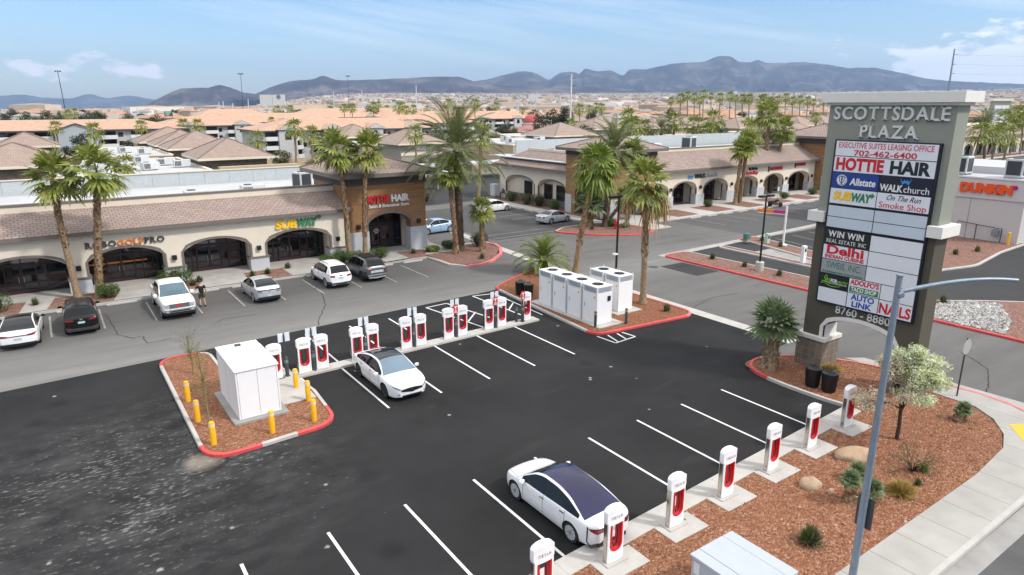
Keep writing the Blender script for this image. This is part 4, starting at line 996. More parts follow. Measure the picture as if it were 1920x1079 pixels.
p = panel(Ym, Ya, 8.5, 9.24, PAN_W); ptext(p, 'SUB', 16.86, 8.86, .52, LET_Y, .9, bold=.03, shear=.15); ptext(p, 'WAY', 15.95, 8.86, .52, LET_G, .95, bold=.03, shear=.15)
def arrow(par, T, mat): 
    m_ = MB(); m_.face([T(0, .06), T(-.13, .06), T(-.13, -.06), T(0, -.06)][::-1]); m_.face([T(-.0, .14), T(.15, 0), T(0, -.14)]); return m_.build('arrow', mat, par)
arrow(p, lambda u, v: (PF - .027, 15.5 - u, 9.02 + v), LET_G)
p = panel(Yb, Ym, 8.5, 9.24, PAN_W); ptext(p, 'On The Run', 14.1, 9.03, .34, LET_K, 1.45, shear=.45); ptext(p, 'Smoke Shop', 14.12, 8.69, .38, LET_R, 2.0)
for z0, z1 in ((7.88, 8.42), (7.36, 7.88)): panel(Ym, Ya, z0, z1, PAN_G); panel(Yb, Ym, z0, z1, PAN_G)
p = panel(Ym, Ya, 6.52, 7.26, PAN_K)
def pserif(par, s, y, z, size, mat, width, **k): return serif_text('lettering', s, size, mat, par, face_W(PF - .026, y, z), width, .004, **k)
pserif(p, 'WIN WIN', 16.42, 7.04, .42, LET_W, 1.75, bold=.01); pserif(p, 'REAL ESTATE, INC', 16.38, 6.7, .26, LET_W, 1.95)
p = panel(Ym, Ya, 5.81, 6.52, PAN_W); ptext(p, 'Delhi', 16.38, 6.27, .58, LET_R, 1.8, bold=.02); ptext(p, 'INDIAN CUISINE', 16.38, 5.95, .24, LET_R, 1.9, bold=.008)
p = panel(Ym, Ya, 5.1, 5.81, PAN_S); ptext(p, 'SWEiS, iNC.', 16.35, 5.53, .46, M('teal_letter', (.05, .18, .11), .5), 1.7); ptext(p, 'Professional Salon & Spa Products', 16.38, 5.2, .14, LET_G, 2.0, bold=.004)
p = panel(16.0, Ya, 4.39, 5.1, PAN_K); GLIME = M('lime_letter', (.20, .62, .03), .5)
m_ = MB(); m_.tube([(PF - .027, 17.12, 4.72), (PF - .027, 17.22, 4.86), (PF - .027, 17.14, 5.02), (PF - .027, 17.08, 4.9), (PF - .027, 17.2, 4.62), (PF - .027, 17.36, 4.58), (PF - .027, 17.3, 4.7), (PF - .027, 17.0, 4.66)], .018, 5)
m_.tube([(PF - .027, 17.15, 4.6), (PF - .027, 16.9, 4.5), (PF - .027, 16.6, 4.5), (PF - .027, 16.4, 4.56)], .013, 5); m_.build('emblem', GLIME, p)
ptext(p, 'EE', 16.98, 4.78, .2, GLIME, .2); ptext(p, 'FOR', 16.72, 4.77, .24, LET_W, .32, bold=.008); ptext(p, 'DENTIST', 16.3, 4.74, .22, GLIME, .52)
ptext(p, 'FAMILY & COSMETIC DENTAL CARE', 16.55, 4.64, .08, LET_W, .95)
p = panel(14.5, 16.0, 4.39, 5.1, PAN_W); ptext(p, "ADOLFO'S", 15.25, 4.92, .34, LET_R, 1.35, bold=.012)
m_ = MB(); m_.box(PF - .026, PF - .021, 14.57, 15.93, 4.44, 4.73); m_.build('band', LET_G, p)
text_mesh('lettering', 'TACO SHOP', .28, LET_W, p, depth=.003, width=1.2, bold=.008, mtx=face_W(PF - .031, 15.25, 4.585))
panel(16.0, Ya, 3.66, 4.39, PAN_W)
p = panel(14.5, 16.0, 3.66, 4.39, PAN_W); ptext(p, 'AUTO', 15.25, 4.2, .38, LET_B, 1.1, bold=.012); ptext(p, 'LINK', 15.25, 3.86, .38, LET_B, .95, bold=.012)
panel(Yb, 14.5, 4.39, 5.1, PAN_W)
p = panel(Yb, 14.5, 3.66, 4.39, PAN_W); ptext(p, 'NAILS', 13.75, 3.98, .66, LET_R, 1.38, bold=.02)
for z0, z1 in ((6.52, 7.26), (5.81, 6.52), (5.1, 5.81)): panel(Yb, Ym, z0, z1, PAN_W)
serif_text('lettering', 'SCOTTSDALE', .80, LET_GY, MON, face_W(XF - .06, 15.28, 12.63), 5.05, .055, bold=.012)
serif_text('lettering', 'PLAZA', .78, LET_GY, MON, face_W(XF - .06, 15.2, 11.84), 2.55, .055, bold=.012)
text_mesh('lettering', '8760 - 8880', .55, LET_GY, MON, depth=.03, width=2.6, mtx=face_W(XF - .04, 15.23, 3.36))

# ------------------------------------------------------------------ wall signs of the shops: things of their own
def wsign(name, label):
    return tag(bpy.data.objects.new(name, None), label, 'shop sign')
def link(o): COL.objects.link(o); return o
s = link(wsign('wall_sign', 'black and orange serif capitals over the arches of the robot golf shop'))
serif_text('lettering', 'ROBOGOLFPRO', .58, LET_DK, s, face_S(4.25, 54.93, 3.42), 5.1, .05, bold=.008, colours=[LET_DK] * 4 + [LET_O] * 4 + [LET_DK] * 3)
s = link(wsign('wall_sign', 'yellow and green slanted sandwich shop letters on the cream wall'))
text_mesh('lettering', 'SUB', .86, LET_Y, s, depth=.06, width=1.75, bold=.05, shear=.12, mtx=face_S(15.75, 54.93, 3.55)); text_mesh('lettering', 'WAY', .86, LET_G, s, depth=.06, width=1.75, bold=.05, shear=.12, mtx=face_S(17.5, 54.93, 3.58))
arrow(s, lambda u, v: (18.5 + u * 1.6, 54.86, 3.98 + v * 1.6), LET_G)
s = link(wsign('wall_sign', 'red and white hair salon letters on the brown corner tower'))
text_mesh('lettering', 'HOTTIE', .82, LET_R, s, depth=.06, width=2.3, bold=.04, mtx=face_S(23.75, 54.82, 5.0)); text_mesh('lettering', 'HAIR', .82, LET_W, s, depth=.06, width=1.75, bold=.04, mtx=face_S(26.0, 54.82, 5.0))
text_mesh('lettering', 'Salon & Extensions Store', .42, LET_W, s, depth=.03, width=3.9, shear=.25, bold=.008, mtx=face_S(24.9, 54.82, 4.42))
s = link(wsign('wall_sign', 'blue W emblem and church name over the first east arches'))
text_mesh('lettering', 'WALK', .78, LET_K, s, depth=.05, width=2.2, bold=.02, mtx=face_S(72.2, 59.43, 3.86)); text_mesh('lettering', 'church', .78, M('steel_blue_letter', (.35, .42, .50), .4), s, depth=.05, width=2.3, mtx=face_S(74.55, 59.43, 3.86))
crown_logo(s, lambda u, v: (70.35 + u, 59.40, 3.9 + v), .62, LET_BL)
s = link(wsign('wall_sign', 'small black and red smoke shop letters behind the paired tall palms'))
text_mesh('lettering', 'On The Run', .5, LET_K, s, depth=.05, width=2.0, bold=.02, shear=.3, mtx=face_S(83.6, 59.43, 4.25)); text_mesh('lettering', 'Smoke Shop', .62, LET_R, s, depth=.05, width=2.7, bold=.02, mtx=face_S(83.4, 59.43, 3.68))
s = link(wsign('wall_sign', 'red massage lounge letters on the east arcade, nearer the middle'))
text_mesh('lettering', 'DAY LOUNGE', .6, LET_R, s, depth=.05, width=3.0, bold=.02, mtx=face_S(89.2, 59.43, 4.0)); m_ = MB(); m_.box(87.2, 87.45, 59.4, 59.49, 3.6, 4.4); m_.build('emblem', LET_K, s)
s = link(wsign('wall_sign', 'red exchange letters at the end of the east arcade by the tower'))
text_mesh('lettering', 'EXCHANGE', .6, LET_R, s, depth=.05, width=2.3, bold=.02, mtx=face_S(95.4, 59.43, 4.3)); m_ = MB(); m_.box(93.8, 94.05, 59.4, 59.49, 3.9, 4.7); m_.build('emblem', LET_K, s)
s = link(wsign('wall_sign', 'orange rounded emblem on the far brown tower, half behind the monument'))
m_ = MB()
for a in range(8):
    t0, t1 = PI * a / 8, PI * (a + 1) / 8
    m_.face([(101.8 + .9 * math.cos(t0), 56.7, 5.4 + 1.1 * math.sin(t0)), (101.8 + .9 * math.cos(t1), 56.7, 5.4 + 1.1 * math.sin(t1)), (101.8 + .45 * math.cos(t1), 56.7, 5.4 + .55 * math.sin(t1)), (101.8 + .45 * math.cos(t0), 56.7, 5.4 + .55 * math.sin(t0))])
m_.box(100.9, 101.35, 56.65, 56.75, 4.2, 5.4); m_.box(102.25, 102.7, 56.65, 56.75, 4.2, 5.4); m_.build('emblem', LET_Y, s)
s = link(wsign('wall_sign', 'orange bubble letters with a pink apostrophe on the pale drive-through'))
text_mesh('lettering', 'DUNKIN', 1.15, M('bright_orange_letter', (.78, .085, .006), .4, .02), s, depth=.09, width=4.5, bold=.085, mtx=face_W(75.4, 27.15, 5.12))
m_ = MB(); m_.lathe([(.2, -.05), (.2, .05)], 14); o = m_.build('lettering', M('magenta_letter', (.40, .01, .16), .4), s); o.matrix_local = face_W(75.4, 24.72, 5.45)
for lab, n_, x, z in (('white number over the robot golf doors', '125', 4.3, 2.75), ('white number over the sandwich shop doors', '135', 16.5, 2.72)):
    s = link(tag(bpy.data.objects.new('unit_number', None), lab, 'number')); text_mesh('lettering', n_, .42, LET_W, s, depth=.005, mtx=face_S(x, 56.98, z))
s = link(tag(bpy.data.objects.new('window_sign', None), 'white open sign glowing pale in the sandwich shop window', 'sign')); text_mesh('lettering', 'Open', .5, LET_W, s, depth=.005, width=1.1, mtx=face_S(14.75, 57.0, 2.35))
for x, z, lab in ((23.5, 1.7, 'white lettering on the left door under the brown tower'), (24.5, 1.6, 'white lettering on the right door under the brown tower')):
    s = link(tag(bpy.data.objects.new('door_decal', None), lab, 'decal')); m_ = MB(); [m_.box(x - w_, x + w_, 57.04, 57.055, z + k * .17, z + k * .17 + .07) for k, w_ in enumerate((.18, .3, .22))]; m_.build('text_rows', LET_GY, s)
m_ = MB(); m_.box(1.8, 5.6, 57.035, 57.05, 1.55, 1.68); tag(m_.build('window_stripe', LET_O), 'orange stripe across the robot golf shop windows', 'decal')

# ------------------------------------------------------------------ charging posts
def make_charger(label, group):
    t = thing('charging_post', label, 'charger', group=group)
    def slot(k=10, w_=.235, z0=.36, z1=1.27):
        return [(w_, z1)] + [(w_ * math.cos(a), z0 + w_ - w_ * math.sin(a)) for a in [PI * i / k for i in range(k + 1)]] + [(-w_, z1)]
    def outline():
        o = [(-.315, .03), (.315, .03), (.315, 1.32), (.35, 1.38), (.35, 1.68)]
        o += [(.35 * math.cos(a) , 1.68 + .11 * math.sin(a)) for a in [PI * i / 12 for i in range(1, 12)]]
        return o + [(-.35, 1.68), (-.35, 1.38), (-.315, 1.32)]
    def th(x): return .045 + .09 * math.sqrt(max(0, 1 - (x / .38) ** 2))
    bm = bmesh.new()
    def ring(pts):
        vs = [bm.verts.new((x, 0, z)) for x, z in pts]; return [bm.edges.new((vs[i], vs[(i + 1) % len(vs)])) for i in range(len(vs))]
    o_, s_ = outline(), slot()
    def refine(p, step=.07):
        r = []
        for i in range(len(p)):
            a, b = Vector(p[i]), Vector(p[(i + 1) % len(p)]); k = max(1, int((b - a).length / step)); r += [(a + (b - a) * j / k).to_tuple() for j in range(k)]
        return r
    ed = ring(refine(o_)) + ring(refine(s_)); bmesh.ops.triangle_fill(bm, edges=ed, use_beauty=True, use_dissolve=False)
    mb = MB(); vs = [v.co.copy() for v in bm.verts]; fs = [[v.index for v in f.verts] for f in bm.faces]; bm.verts.index_update()
    fs = [[v.index for v in f.verts] for f in bm.faces]; bm.free()
    n = len(vs); no = len(refine(o_)); ns = len(refine(s_))
    V = [(v.x, -th(v.x), v.z) for v in vs] + [(v.x, th(v.x), v.z) for v in vs]
    F = [tuple(f) for f in fs] + [tuple(k + n for k in f[::-1]) for f in fs]
    F += [(i, (i + 1) % no, n + (i + 1) % no, n + i) for i in range(no)]
    F += [(no + i, no + (i + 1) % ns, n + no + (i + 1) % ns, n + no + i) for i in range(ns)]
    mb.add(V, F); b = mb.build('housing', PLASTIC_W, t, smooth=True, angle=35); weld(b)
    bv = b.modifiers.new('bevel', 'BEVEL'); bv.width = .022; bv.segments = 2; bv.limit_method = 'ANGLE'; bv.angle_limit = R(50)
    # red lining of the slot: both cheeks and the round bottom
    m_ = MB(); sp = refine(slot(14)); si = [(x * .84, .06 + z * .955) if False else (x * .74, z + .05 if z < .8 else z) for x, z in sp]
    keep = [i for i in range(len(sp)) if not (abs(sp[i][1] - 1.27) < .01 and abs(sp[i][0]) < .215)]
    idx = [i for i in keep]
    for a, c in zip(idx[:-1], idx[1:]):
        if c - a != 1: continue
        for d, fl in ((-.128, 0), (.128, 1)):
            q = [(sp[a][0], d, sp[a][1]), (sp[c][0], d, sp[c][1]), (si[c][0], d, si[c][1]), (si[a][0], d, si[a][1])]; m_.face(q[::-1] if fl else q)
        m_.face([(si[a][0], -.128, si[a][1]), (si[c][0], -.128, si[c][1]), (si[c][0], .128, si[c][1]), (si[a][0], .128, si[a][1])])
    m_.build('slot_lining', RED_P, t, smooth=True)
    for s in (-1, 1):
        m_ = MB(); m_.box(s * .325 - .011, s * .325 + .011, -.07, .07, .03, 1.31); m_.build('side_strip', CHROME, t, bevel=.004)
    for y, r in ((-.14, 0), (.14, PI)):
        text_mesh('lettering', 'TESLA', .13, M('red_grey_letter', (.42, .28, .28), .5, .02), t, depth=.004, width=.42, spacing=1.3, mtx=Matrix.Rotation(r, 4, 'Z') @ face_S(0, -.138, 1.5))
    m_ = MB(); m_.tube([(-.10, -.02, 1.25), (-.14, -.06, 1.0), (-.13, -.07, .76), (-.05, -.07, .5), (.06, -.06, .58), (.11, -.05, .8), (.08, -.02, 1.25)], .018, 6); m_.build('cable', BLACK, t, smooth=True)
    m_ = MB(); m_.box(-.4, .4, -.24, .24, -.01, .03); m_.build('base_plate', CONC_P, t)
    return t
ch = make_charger('white charging post with red slot, first from the left along the orange bed, cut by the frame', 'charging posts along the orange bed')
NEAR = [9.3, 12.02, 14.8, 17.48, 20.25, 22.98, 25.83]
ord_ = ['cut by the lower frame edge', 'with its cable plugged into the white car', 'just right of the white parked car', 'fourth from the bottom of the photo', 'fifth from the bottom, by the large boulder', 'sixth, next to the last one', 'last one, nearest the black bins']
pads = []
for i, x in enumerate(NEAR):
    lab = 'white charging post by the orange bed, ' + ord_[i]
    if i == 0: ch.location = (x, YB(x) - .28, .145); ch['label'] = lab
    else: dup(ch, (x, YB(x) - .28, .145), 0, lab)
    mb = MB(); mb.box(x - .66, x + .88, YB(x) - .95, YB(x) - .035, 0, .14); struct('concrete_pad', mb, CONC_P, bevel=.015)
FARX = [7.85, 9.3, 10.2, 12.1, 13.0, 14.97, 15.87, 17.68, 18.6, 20.48, 21.4, 23.3]
FY = lambda x: 31.42 + .034 * (x - 9.3)
fo = ['half hidden by the big white transformer', 'left one of the first pair right of the transformer', 'right one of the first pair right of the transformer', 'left one of the pair behind the white sedan', 'right one of the pair behind the white sedan',
      'left one of the pair just right of the white sedan', 'right one of the pair just right of the white sedan', 'left of the leftmost red sign', 'right of the leftmost red sign', 'left of the middle red sign', 'right of the middle red sign', 'at the far end beside the cabinet island']
for i, x in enumerate(FARX): dup(ch, (x, FY(x), .125), 0, 'white charging post, far row, ' + fo[i], 'charging posts of the far row')
# charging cable from the second near post into the car's rear quarter
m_ = MB(); m_.tube([(11.98, 12.15, 1.0), (11.85, 12.4, .55), (11.72, 12.7, .28), (11.62, 12.78, .5), (11.68, 12.83, .92)], .022, 6); tag(m_.build('charging_cable', BLACK, smooth=True), 'black cable hanging between the white car and its charging post', 'cable')
# posts with bay signs between the pairs
def bay_sign(x, y, label, red=False, boards=True):
    t = thing('bay_sign_post', label, 'sign post', (x, y, .12), 0, 'sign posts of the charging bays')
    m_ = MB(); m_.lathe([(.13, 0), (.13, .06), (.095, .08), (.095, 1.0), (.07, 1.04), (.03, 1.05)], 12); m_.build('bollard', GREY_D, t, smooth=True)
    m_ = MB(); [m_.lathe([(.098, z), (.098, z + .025)], 12) for z in (.74, .80, .86)]; m_.build('reflective_band', PAN_S, t)
    m_ = MB(); m_.box(-.025, .025, -.025, .025, 1.0, 2.15 if not red else 1.95); m_.build('post', GREY_D, t)
    if boards:
        for s in (-1, 1):
            m_ = MB(); m_.box(s * .16 - .12, s * .16 + .12, .06, .075, 1.8, 2.25); m_.build('sign_board', M('back_of_sign_board', (.66, .70, .74), .4, .05), t, bevel=.004)
    if red:
        m_ = MB(); m_.box(-.15, .15, -.045, -.03, 1.42, 1.95); rb = m_.build('sign_board', M('red_sign_board', (.58, .02, .03), .4, .03), t, bevel=.004)
        m_ = MB(); m_.box(-.1, .1, -.05, -.046, 1.80, 1.86); m_.box(-.03, .03, -.05, -.046, 1.66, 1.8); m_.box(-.12, .12, -.05, -.046, 1.47, 1.50); m_.box(-.07, .07, -.05, -.046, 1.54, 1.60); m_.build('symbol', LET_W, rb)
    return t
bay_sign(8.4, 31.35, 'dark sign post right of the charger behind the transformer')
for x, l in ((9.75, 'dark sign post between the first pair of far chargers'), (12.55, 'dark sign post between the two chargers behind the white sedan'), (15.42, 'dark sign post between the pair of chargers right of the sedan')): bay_sign(x, FY(x) - .05, l)
bay_sign(18.14, 31.66, 'dark sign post with the leftmost red bay sign', True); bay_sign(20.89, 31.7, 'dark sign post with the middle red bay sign', True); bay_sign(22.95, 31.75, 'dark sign post with the rightmost red bay sign', True, False)
def bollard(x, y, z, label, group, r, h, mat, band):
    t = thing('bollard', label, 'bollard', (x, y, z), 0, group)
    m_ = MB(); m_.lathe([(r, 0), (r, h - .05), (r * .8, h - .015), (r * .35, h)], 14); m_.build('tube', mat, t, smooth=True)
    m_ = MB(); [m_.lathe([(r + .004, zz), (r + .004, zz + .03)], 14) for zz in (h - .2, h - .13)]; m_.build('reflective_band', band, t)
bollard(22.62, 31.95, .12, 'dark grey bollard left of the rightmost red bay sign', 'dark grey bollards', .085, .95, GREY_D, PAN_S)
bollard(25.93, 28.4, .11, 'dark grey bollard at the corner of the four cabinets', 'dark grey bollards', .085, 1.0, GREY_D, YEL)
bollard(27.89, 27.8, .11, 'dark grey bollard standing in the bed by the red kerb', 'dark grey bollards', .085, 1.0, GREY_D, YEL)
for (x, y), l in zip([(3.86, 31.07), (3.82, 28.67), (3.94, 26.19), (6.12, 25.85), (7.89, 25.95), (8.33, 28.02), (8.32, 29.74)],
                     ['behind the young tree, farthest on the left side', 'middle one on the left side of the transformer', 'at the near red kerb corner of the island', 'in front of the transformer by the white kerb', 'at the right red kerb tip of the island', 'middle one on the concrete slab', 'farthest one on the concrete slab by the chargers']):
    bollard(x, y, .11, 'yellow bollard ' + l, 'yellow bollards round the transformer', .115, .98, YEL, LET_W)
# ------------------------------------------------------------------ transformer and power cabinets
mb = MB(); mb.box(6.9, 8.75, 28.2, 32.3, .0, .155); struct('concrete_slab', mb, CONC_P, bevel=.02)
mb = MB(); mb.box(4.98, 7.25, 27.3, 31.2, 0, .21); struct('concrete_pad', mb, CONC_D, bevel=.03)
t = thing('transformer_cabinet', 'large plain white transformer cabinet on the bollard island', 'electrical cabinet', (6.1, 29.3, .21))
m_ = MB(); m_.box(-.85, .9, -1.75, 1.75, 0, 2.12); m_.build('cabinet_body', CABW, t, bevel=.02)
m_ = MB(); m_.box(-.88, .94, -1.8, 1.8, 2.12, 2.2); m_.build('lid', CABW, t, bevel=.025)
for y in (-.9, .02, .9): m_ = MB(); m_.box(.9, .915, y - .42, y + .42, .1, 2.05); d_ = m_.build('door', CABW, t, bevel=.004); m_ = MB(); m_.box(.915, .95, y + .3, y + .34, .9, 1.2); m_.build('handle', BLACK, d_)
m_ = MB(); m_.box(.72, 1.02, -1.2, -1.05, 1.75, 1.95); m_.tube([(.98, -1.1, 1.75), (.98, -1.1, .9)], .03, 6); m_.build('control_box', BLACK, t)
for y in (-1.66, -.02, 1.62): m_ = MB(); m_.box(-.8525, -.85, y, y + .02, .06, 2.08); m_.build('panel_seam', PAN_S, t)
for x in (-.78, .02, .82): m_ = MB(); m_.box(x, x + .018, -1.7525, -1.75, .06, 2.08); m_.build('panel_seam', PAN_S, t)
m_ = MB(); m_.box(-.1, .15, 1.3, 1.5, 2.2, 2.26); m_.build('lifting_lug', GREY_D, t)
def power_cabinet(x, y, label):
    t = thing('power_cabinet', label, 'electrical cabinet', (x, y, .16), 0, 'white power cabinets with roof fans')
    m_ = MB(); m_.box(-.62, .62, -.66, .66, 0, 1.95); m_.build('cabinet_body', CABW, t, bevel=.012)
    m_ = MB(); m_.box(-.6, .6, -.64, .64, 1.95, 2.28)
    m_.build('fan_housing', M('louvre_grey', (.56, .58, .60), .5, .04), t)
    m_ = MB(); m_.box(-.63, .63, -.67, .67, 2.28, 2.34); [m_.box(a, a + .05, b, b + .05, 1.95, 2.28) for a in (-.63, .58) for b in (-.67, .62)]; m_.build('lid', CABW, t, bevel=.01)
    m_ = MB(); m_.lathe([(.36, 2.34), (.36, 2.352)], 20); m_.build('fan_opening', BLACK, t)
    f = MB(); f.lathe([(.1, 2.352), (.1, 2.372)], 12); [f.tube([(0, 0, 2.362), (.34 * math.cos(a), .34 * math.sin(a), 2.362)], .012, 4) for a in [PI * k / 4 for k in range(8)]]; f.build('fan_grille', GREY_D, t)
    m_ = MB(); [m_.tube([(a, b, 2.34), (a, b, 2.46)], .012, 5) for a in (-.6, .6) for b in (-.64, .64)]; m_.build('lifting_eye', CABW, t)
    m_ = MB()
    for k in range(9): m_.box(-.625 - .003, -.62, -.5, .5, 1.98 + .032 * k, 1.99 + .032 * k); m_.box(-.5, .5, -.663, -.66, 1.98 + .032 * k, 1.99 + .032 * k)
    m_.build('louvre', PAN_S, t)
    m_ = MB(); m_.box(-.6225, -.62, -.61, -.6, .08, 1.9); m_.box(-.6225, -.62, .60, .61, .08, 1.9); m_.box(-.6225, -.62, -.61, .61, .06, .075); m_.box(-.6225, -.62, -.61, .61, 1.9, 1.912); m_.build('door_seam', PAN_S, t)
    m_ = MB(); m_.box(-.64, -.62, .42, .46, .95, 1.2); m_.build('handle', ALU, t)
    m_ = MB(); m_.box(-.623, -.62, -.5, -.36, 1.6, 1.75); m_.build('warning_label', YEL, t)
    return t
mb = MB(); mb.box(25.9, 27.9, 28.0, 35.0, 0, .155); struct('concrete_pad', mb, CONC_P); mb = MB(); mb.box(28.6, 30.8, 29.3, 33.0, 0, .155); struct('concrete_pad', mb, CONC_P)
for k, l in enumerate(['nearest of the row of four, at the bollard', 'second of the row of four', 'third of the row of four', 'farthest of the row of four, by the black bins']): power_cabinet(26.75, 29.2 + 1.48 * k, 'white power cabinet with roof fan, ' + l)
for k, l in enumerate(['nearer one of the pair', 'farther one of the pair']): power_cabinet(29.68, 30.4 + 1.48 * k, 'white power cabinet with roof fan by the tall palm, ' + l)
m_ = MB(); m_.box(26.98, 27.2, 28.49, 28.535, 1.55, 1.85); tag(m_.build('label_plate', BLACK), 'black screen plate on the nearest power cabinet', 'plate')
# pale pad-mounted cabinet at the lower edge
t = thing('utility_cabinet', 'low pale grey utility cabinet on a concrete pad at the lower edge', 'electrical cabinet', (13.45, 8.75, .14))
BXM = M('pale_blue_grey_cabinet_paint', (.43, .465, .50), .5, .03)
m_ = MB(); m_.box(-.82, .82, -.98, .98, 0, 1.3); m_.build('cabinet_body', M('blue_grey_cabinet_paint', (.40, .45, .50), .5, .04), t, bevel=.01)
m_ = MB(); m_.box(-.87, -.5, -1.03, 1.03, 1.3, 1.38); m_.box(-.49, .46, -1.03, 1.03, 1.3, 1.385); m_.box(.47, .87, -1.03, 1.03, 1.3, 1.38); m_.build('lid', BXM, t, bevel=.015)
m_ = MB(); m_.box(-.83, -.82, -.3, .05, .95, 1.05); m_.build('handle', ALU, t)
m_ = MB(); m_.box(-.826, -.82, .72, .9, .85, 1.2); m_.build('notice', PAN_W, t)
mb = MB(); mb.box(11.9, 14.95, 7.3, 10.25, 0, .13); struct('concrete_pad', mb, CONC_P, bevel=.02)
mb = MB(); mb.box(14.955, 15.9, 6.9, 9.9, 0, .125); struct('concrete_pad', mb, CONC_P, bevel=.02)
# bins
def bin_(x, y, z, label):
    t = thing('trash_bin', label, 'bin', (x, y, z), 0, 'black round trash bins')
    m_ = MB(); m_.lathe([(.27, 0), (.30, .05), (.34, .86), (.35, .88)], 20); m_.build('barrel', BLACK, t, smooth=True)
    m_ = MB()
    for k in range(20):
        a = 2 * PI * k / 20; m_.tube([(.30 * math.cos(a), .30 * math.sin(a), .05), (.35 * math.cos(a), .35 * math.sin(a), .84)], .012, 4)
    m_.build('slat', BLACK, t)
    m_ = MB(); m_.lathe([(.37, .88), (.37, .93), (.3, .97), (.1, 1.0)], 20); l_ = m_.build('lid', M('dark_lid', (.02, .022, .025), .35), t, smooth=True)
    m_ = MB(); m_.tube([(-.11, 0, .98), (-.08, 0, 1.07), (.08, 0, 1.07), (.11, 0, .98)], .022, 6); [m_.tube([(0, s * .16, .96), (0, s * .16, 1.02)], .04, 6) for s in (-1, 1)]; m_.build('handle', BLACK, l_)
bin_(28.54, 15.95, .12, 'black slatted trash bin left of two in front of the monument'); bin_(28.58, 15.15, .12, 'black slatted trash bin right of two in front of the monument')
bin_(26.42, 36.85, .12, 'black slatted trash bin behind the row of four cabinets, farther one'); bin_(26.5, 36.0, .12, 'black slatted trash bin behind the row of four cabinets, nearer one')
# ------------------------------------------------------------------ poles and street furniture
t = thing('street_lamp', 'galvanised tapered street light pole with curved arm in the right foreground', 'street lamp', (16.35, 7.32, .14))
pb = Vector((16.35, 7.32, .14)); tp = up(1690, 517, pb); 
m_ = MB(); m_.tube([(0, 0, 0), (0, 0, 4), (0, 0, tp.z - .14)], [.10, .088, .07], 16); m_.build('pole', GALV, t, smooth=True)
m_ = MB(); arm = [(0, 0, tp.z - .55)]
for i in range(1, 9):
    s = i / 8; arm.append((2.75 * s * .80, -2.75 * s * .60, tp.z - .55 + .34 * math.sin(s * PI * .62)))
m_.tube(arm, [.058 - .015 * i / 8 for i in range(9)], 10); m_.build('arm', GALV, t, smooth=True)
m_ = MB(); m_.lathe([(.09, tp.z - .15), (.09, tp.z - .12), (.03, tp.z - .1)], 14); m_.tube([(0, 0, tp.z - .62), (.1, -.07, tp.z - .58)], .1, 8); m_.build('cap', GALV, t)
m_ = MB(); m_.box(.10, .13, -.22, .22, 2.05, 2.95); m_.build('sign_board', GREY_D, t, bevel=.01)
def lot_lamp(x, y, h, label, base=0.0, z=0.0):
    t = thing('lamp_post', label, 'lamp post', (x, y, z), 0, 'dark parking lot lamp posts')
    if base: m_ = MB(); m_.lathe([(.33, 0), (.33, base - .04), (.28, base)], 18); m_.build('footing', CONC_P, t, smooth=True)
    m_ = MB(); m_.tube([(0, 0, base), (0, 0, h)], [.085, .07], 10); m_.build('pole', BLACK, t, smooth=True)
    for s in (-1, 1):
        m_ = MB(); m_.box(s * .5 - .32, s * .5 + .32, -.2, .2, h - .05, h + .12); m_.tube([(0, 0, h - .1), (s * .3, 0, h)], .04, 6); hd = m_.build('lamp_head', BLACK, t, bevel=.03)
    return t
t = lot_lamp(31.8, 32.9, 6.9, 'dark lamp post between the two palms on the cabinet island', 0, .12)
m_ = MB(); m_.box(-.32, .02, -.15, .15, 2.9, 3.02); m_.build('camera', PLASTIC_W, t, bevel=.04)
lot_lamp(46.4, 31.55, 6.0, 'dark lamp post on a round concrete footing in the narrow gravel strip', .75, .1)
t = thing('clearance_bar', 'white post with orange and pink drive-through clearance bar', 'height bar', (56.9, 36.4, .12), R(-68))
m_ = MB(); m_.tube([(0, 0, 0), (0, 0, 3.75)], .1, 10); m_.lathe([(.38, 0), (.38, .1)], 12); m_.build('post', WHITE, t, smooth=True)
m_ = MB(); m_.box(-1.15, 0, -.05, .05, 3.0, 3.32); m_.build('bar', M('magenta_sign', (.50, .03, .22), .4), t)
m_ = MB(); m_.box(-2.6, -1.16, -.05, .05, 3.0, 3.32); bo = m_.build('bar', M('orange_sign', (.80, .22, .02), .4), t)
m_ = MB(); m_.box(-2.6, 0, -.06, .06, 2.93, 2.995); m_.build('rail', WHITE, t)
t = thing('sign_post', 'street sign seen from behind on a thin grey post in the pavement', 'sign post', (32.87, 11.45, .1), R(-3))
m_ = MB(); m_.tube([(0, 0, 0), (0, 0, 2.85)], .035, 6); m_.build('post', GREY_D, t)
m_ = MB(); m_.prism([(.38 * math.cos(R(22.5 + 45 * k)), .38 * math.sin(R(22.5 + 45 * k))) for k in range(8)], .04, .05); o = m_.build('sign_board', M('bare_sign_back', (.42, .41, .38), .5, .05, metal=.2), t); o.matrix_local = Matrix.Translation((0, 0, 2.45)) @ Matrix.Rotation(R(90), 4, 'X')
def marker(x, y, h, label, mat, name='marker_post'):
    t = thing(name, label, 'post', (x, y, .12)); m_ = MB(); m_.box(-.22, .22, -.15, .15, 0, h); m_.build('post_body', mat, t, bevel=.03); m_ = MB(); m_.box(-.12, .12, -.16, -.15, h - .5, h - .2); m_.build('panel', GREY_D, t)
marker(51.6, 31.0, 1.5, 'white order post in the narrow strip left of the monument', WHITE)
marker(56.4, 37.8, 1.0, 'small pale green utility marker by the clearance bar', M('pale_green_paint', (.40, .55, .42), .5), 'utility_marker')
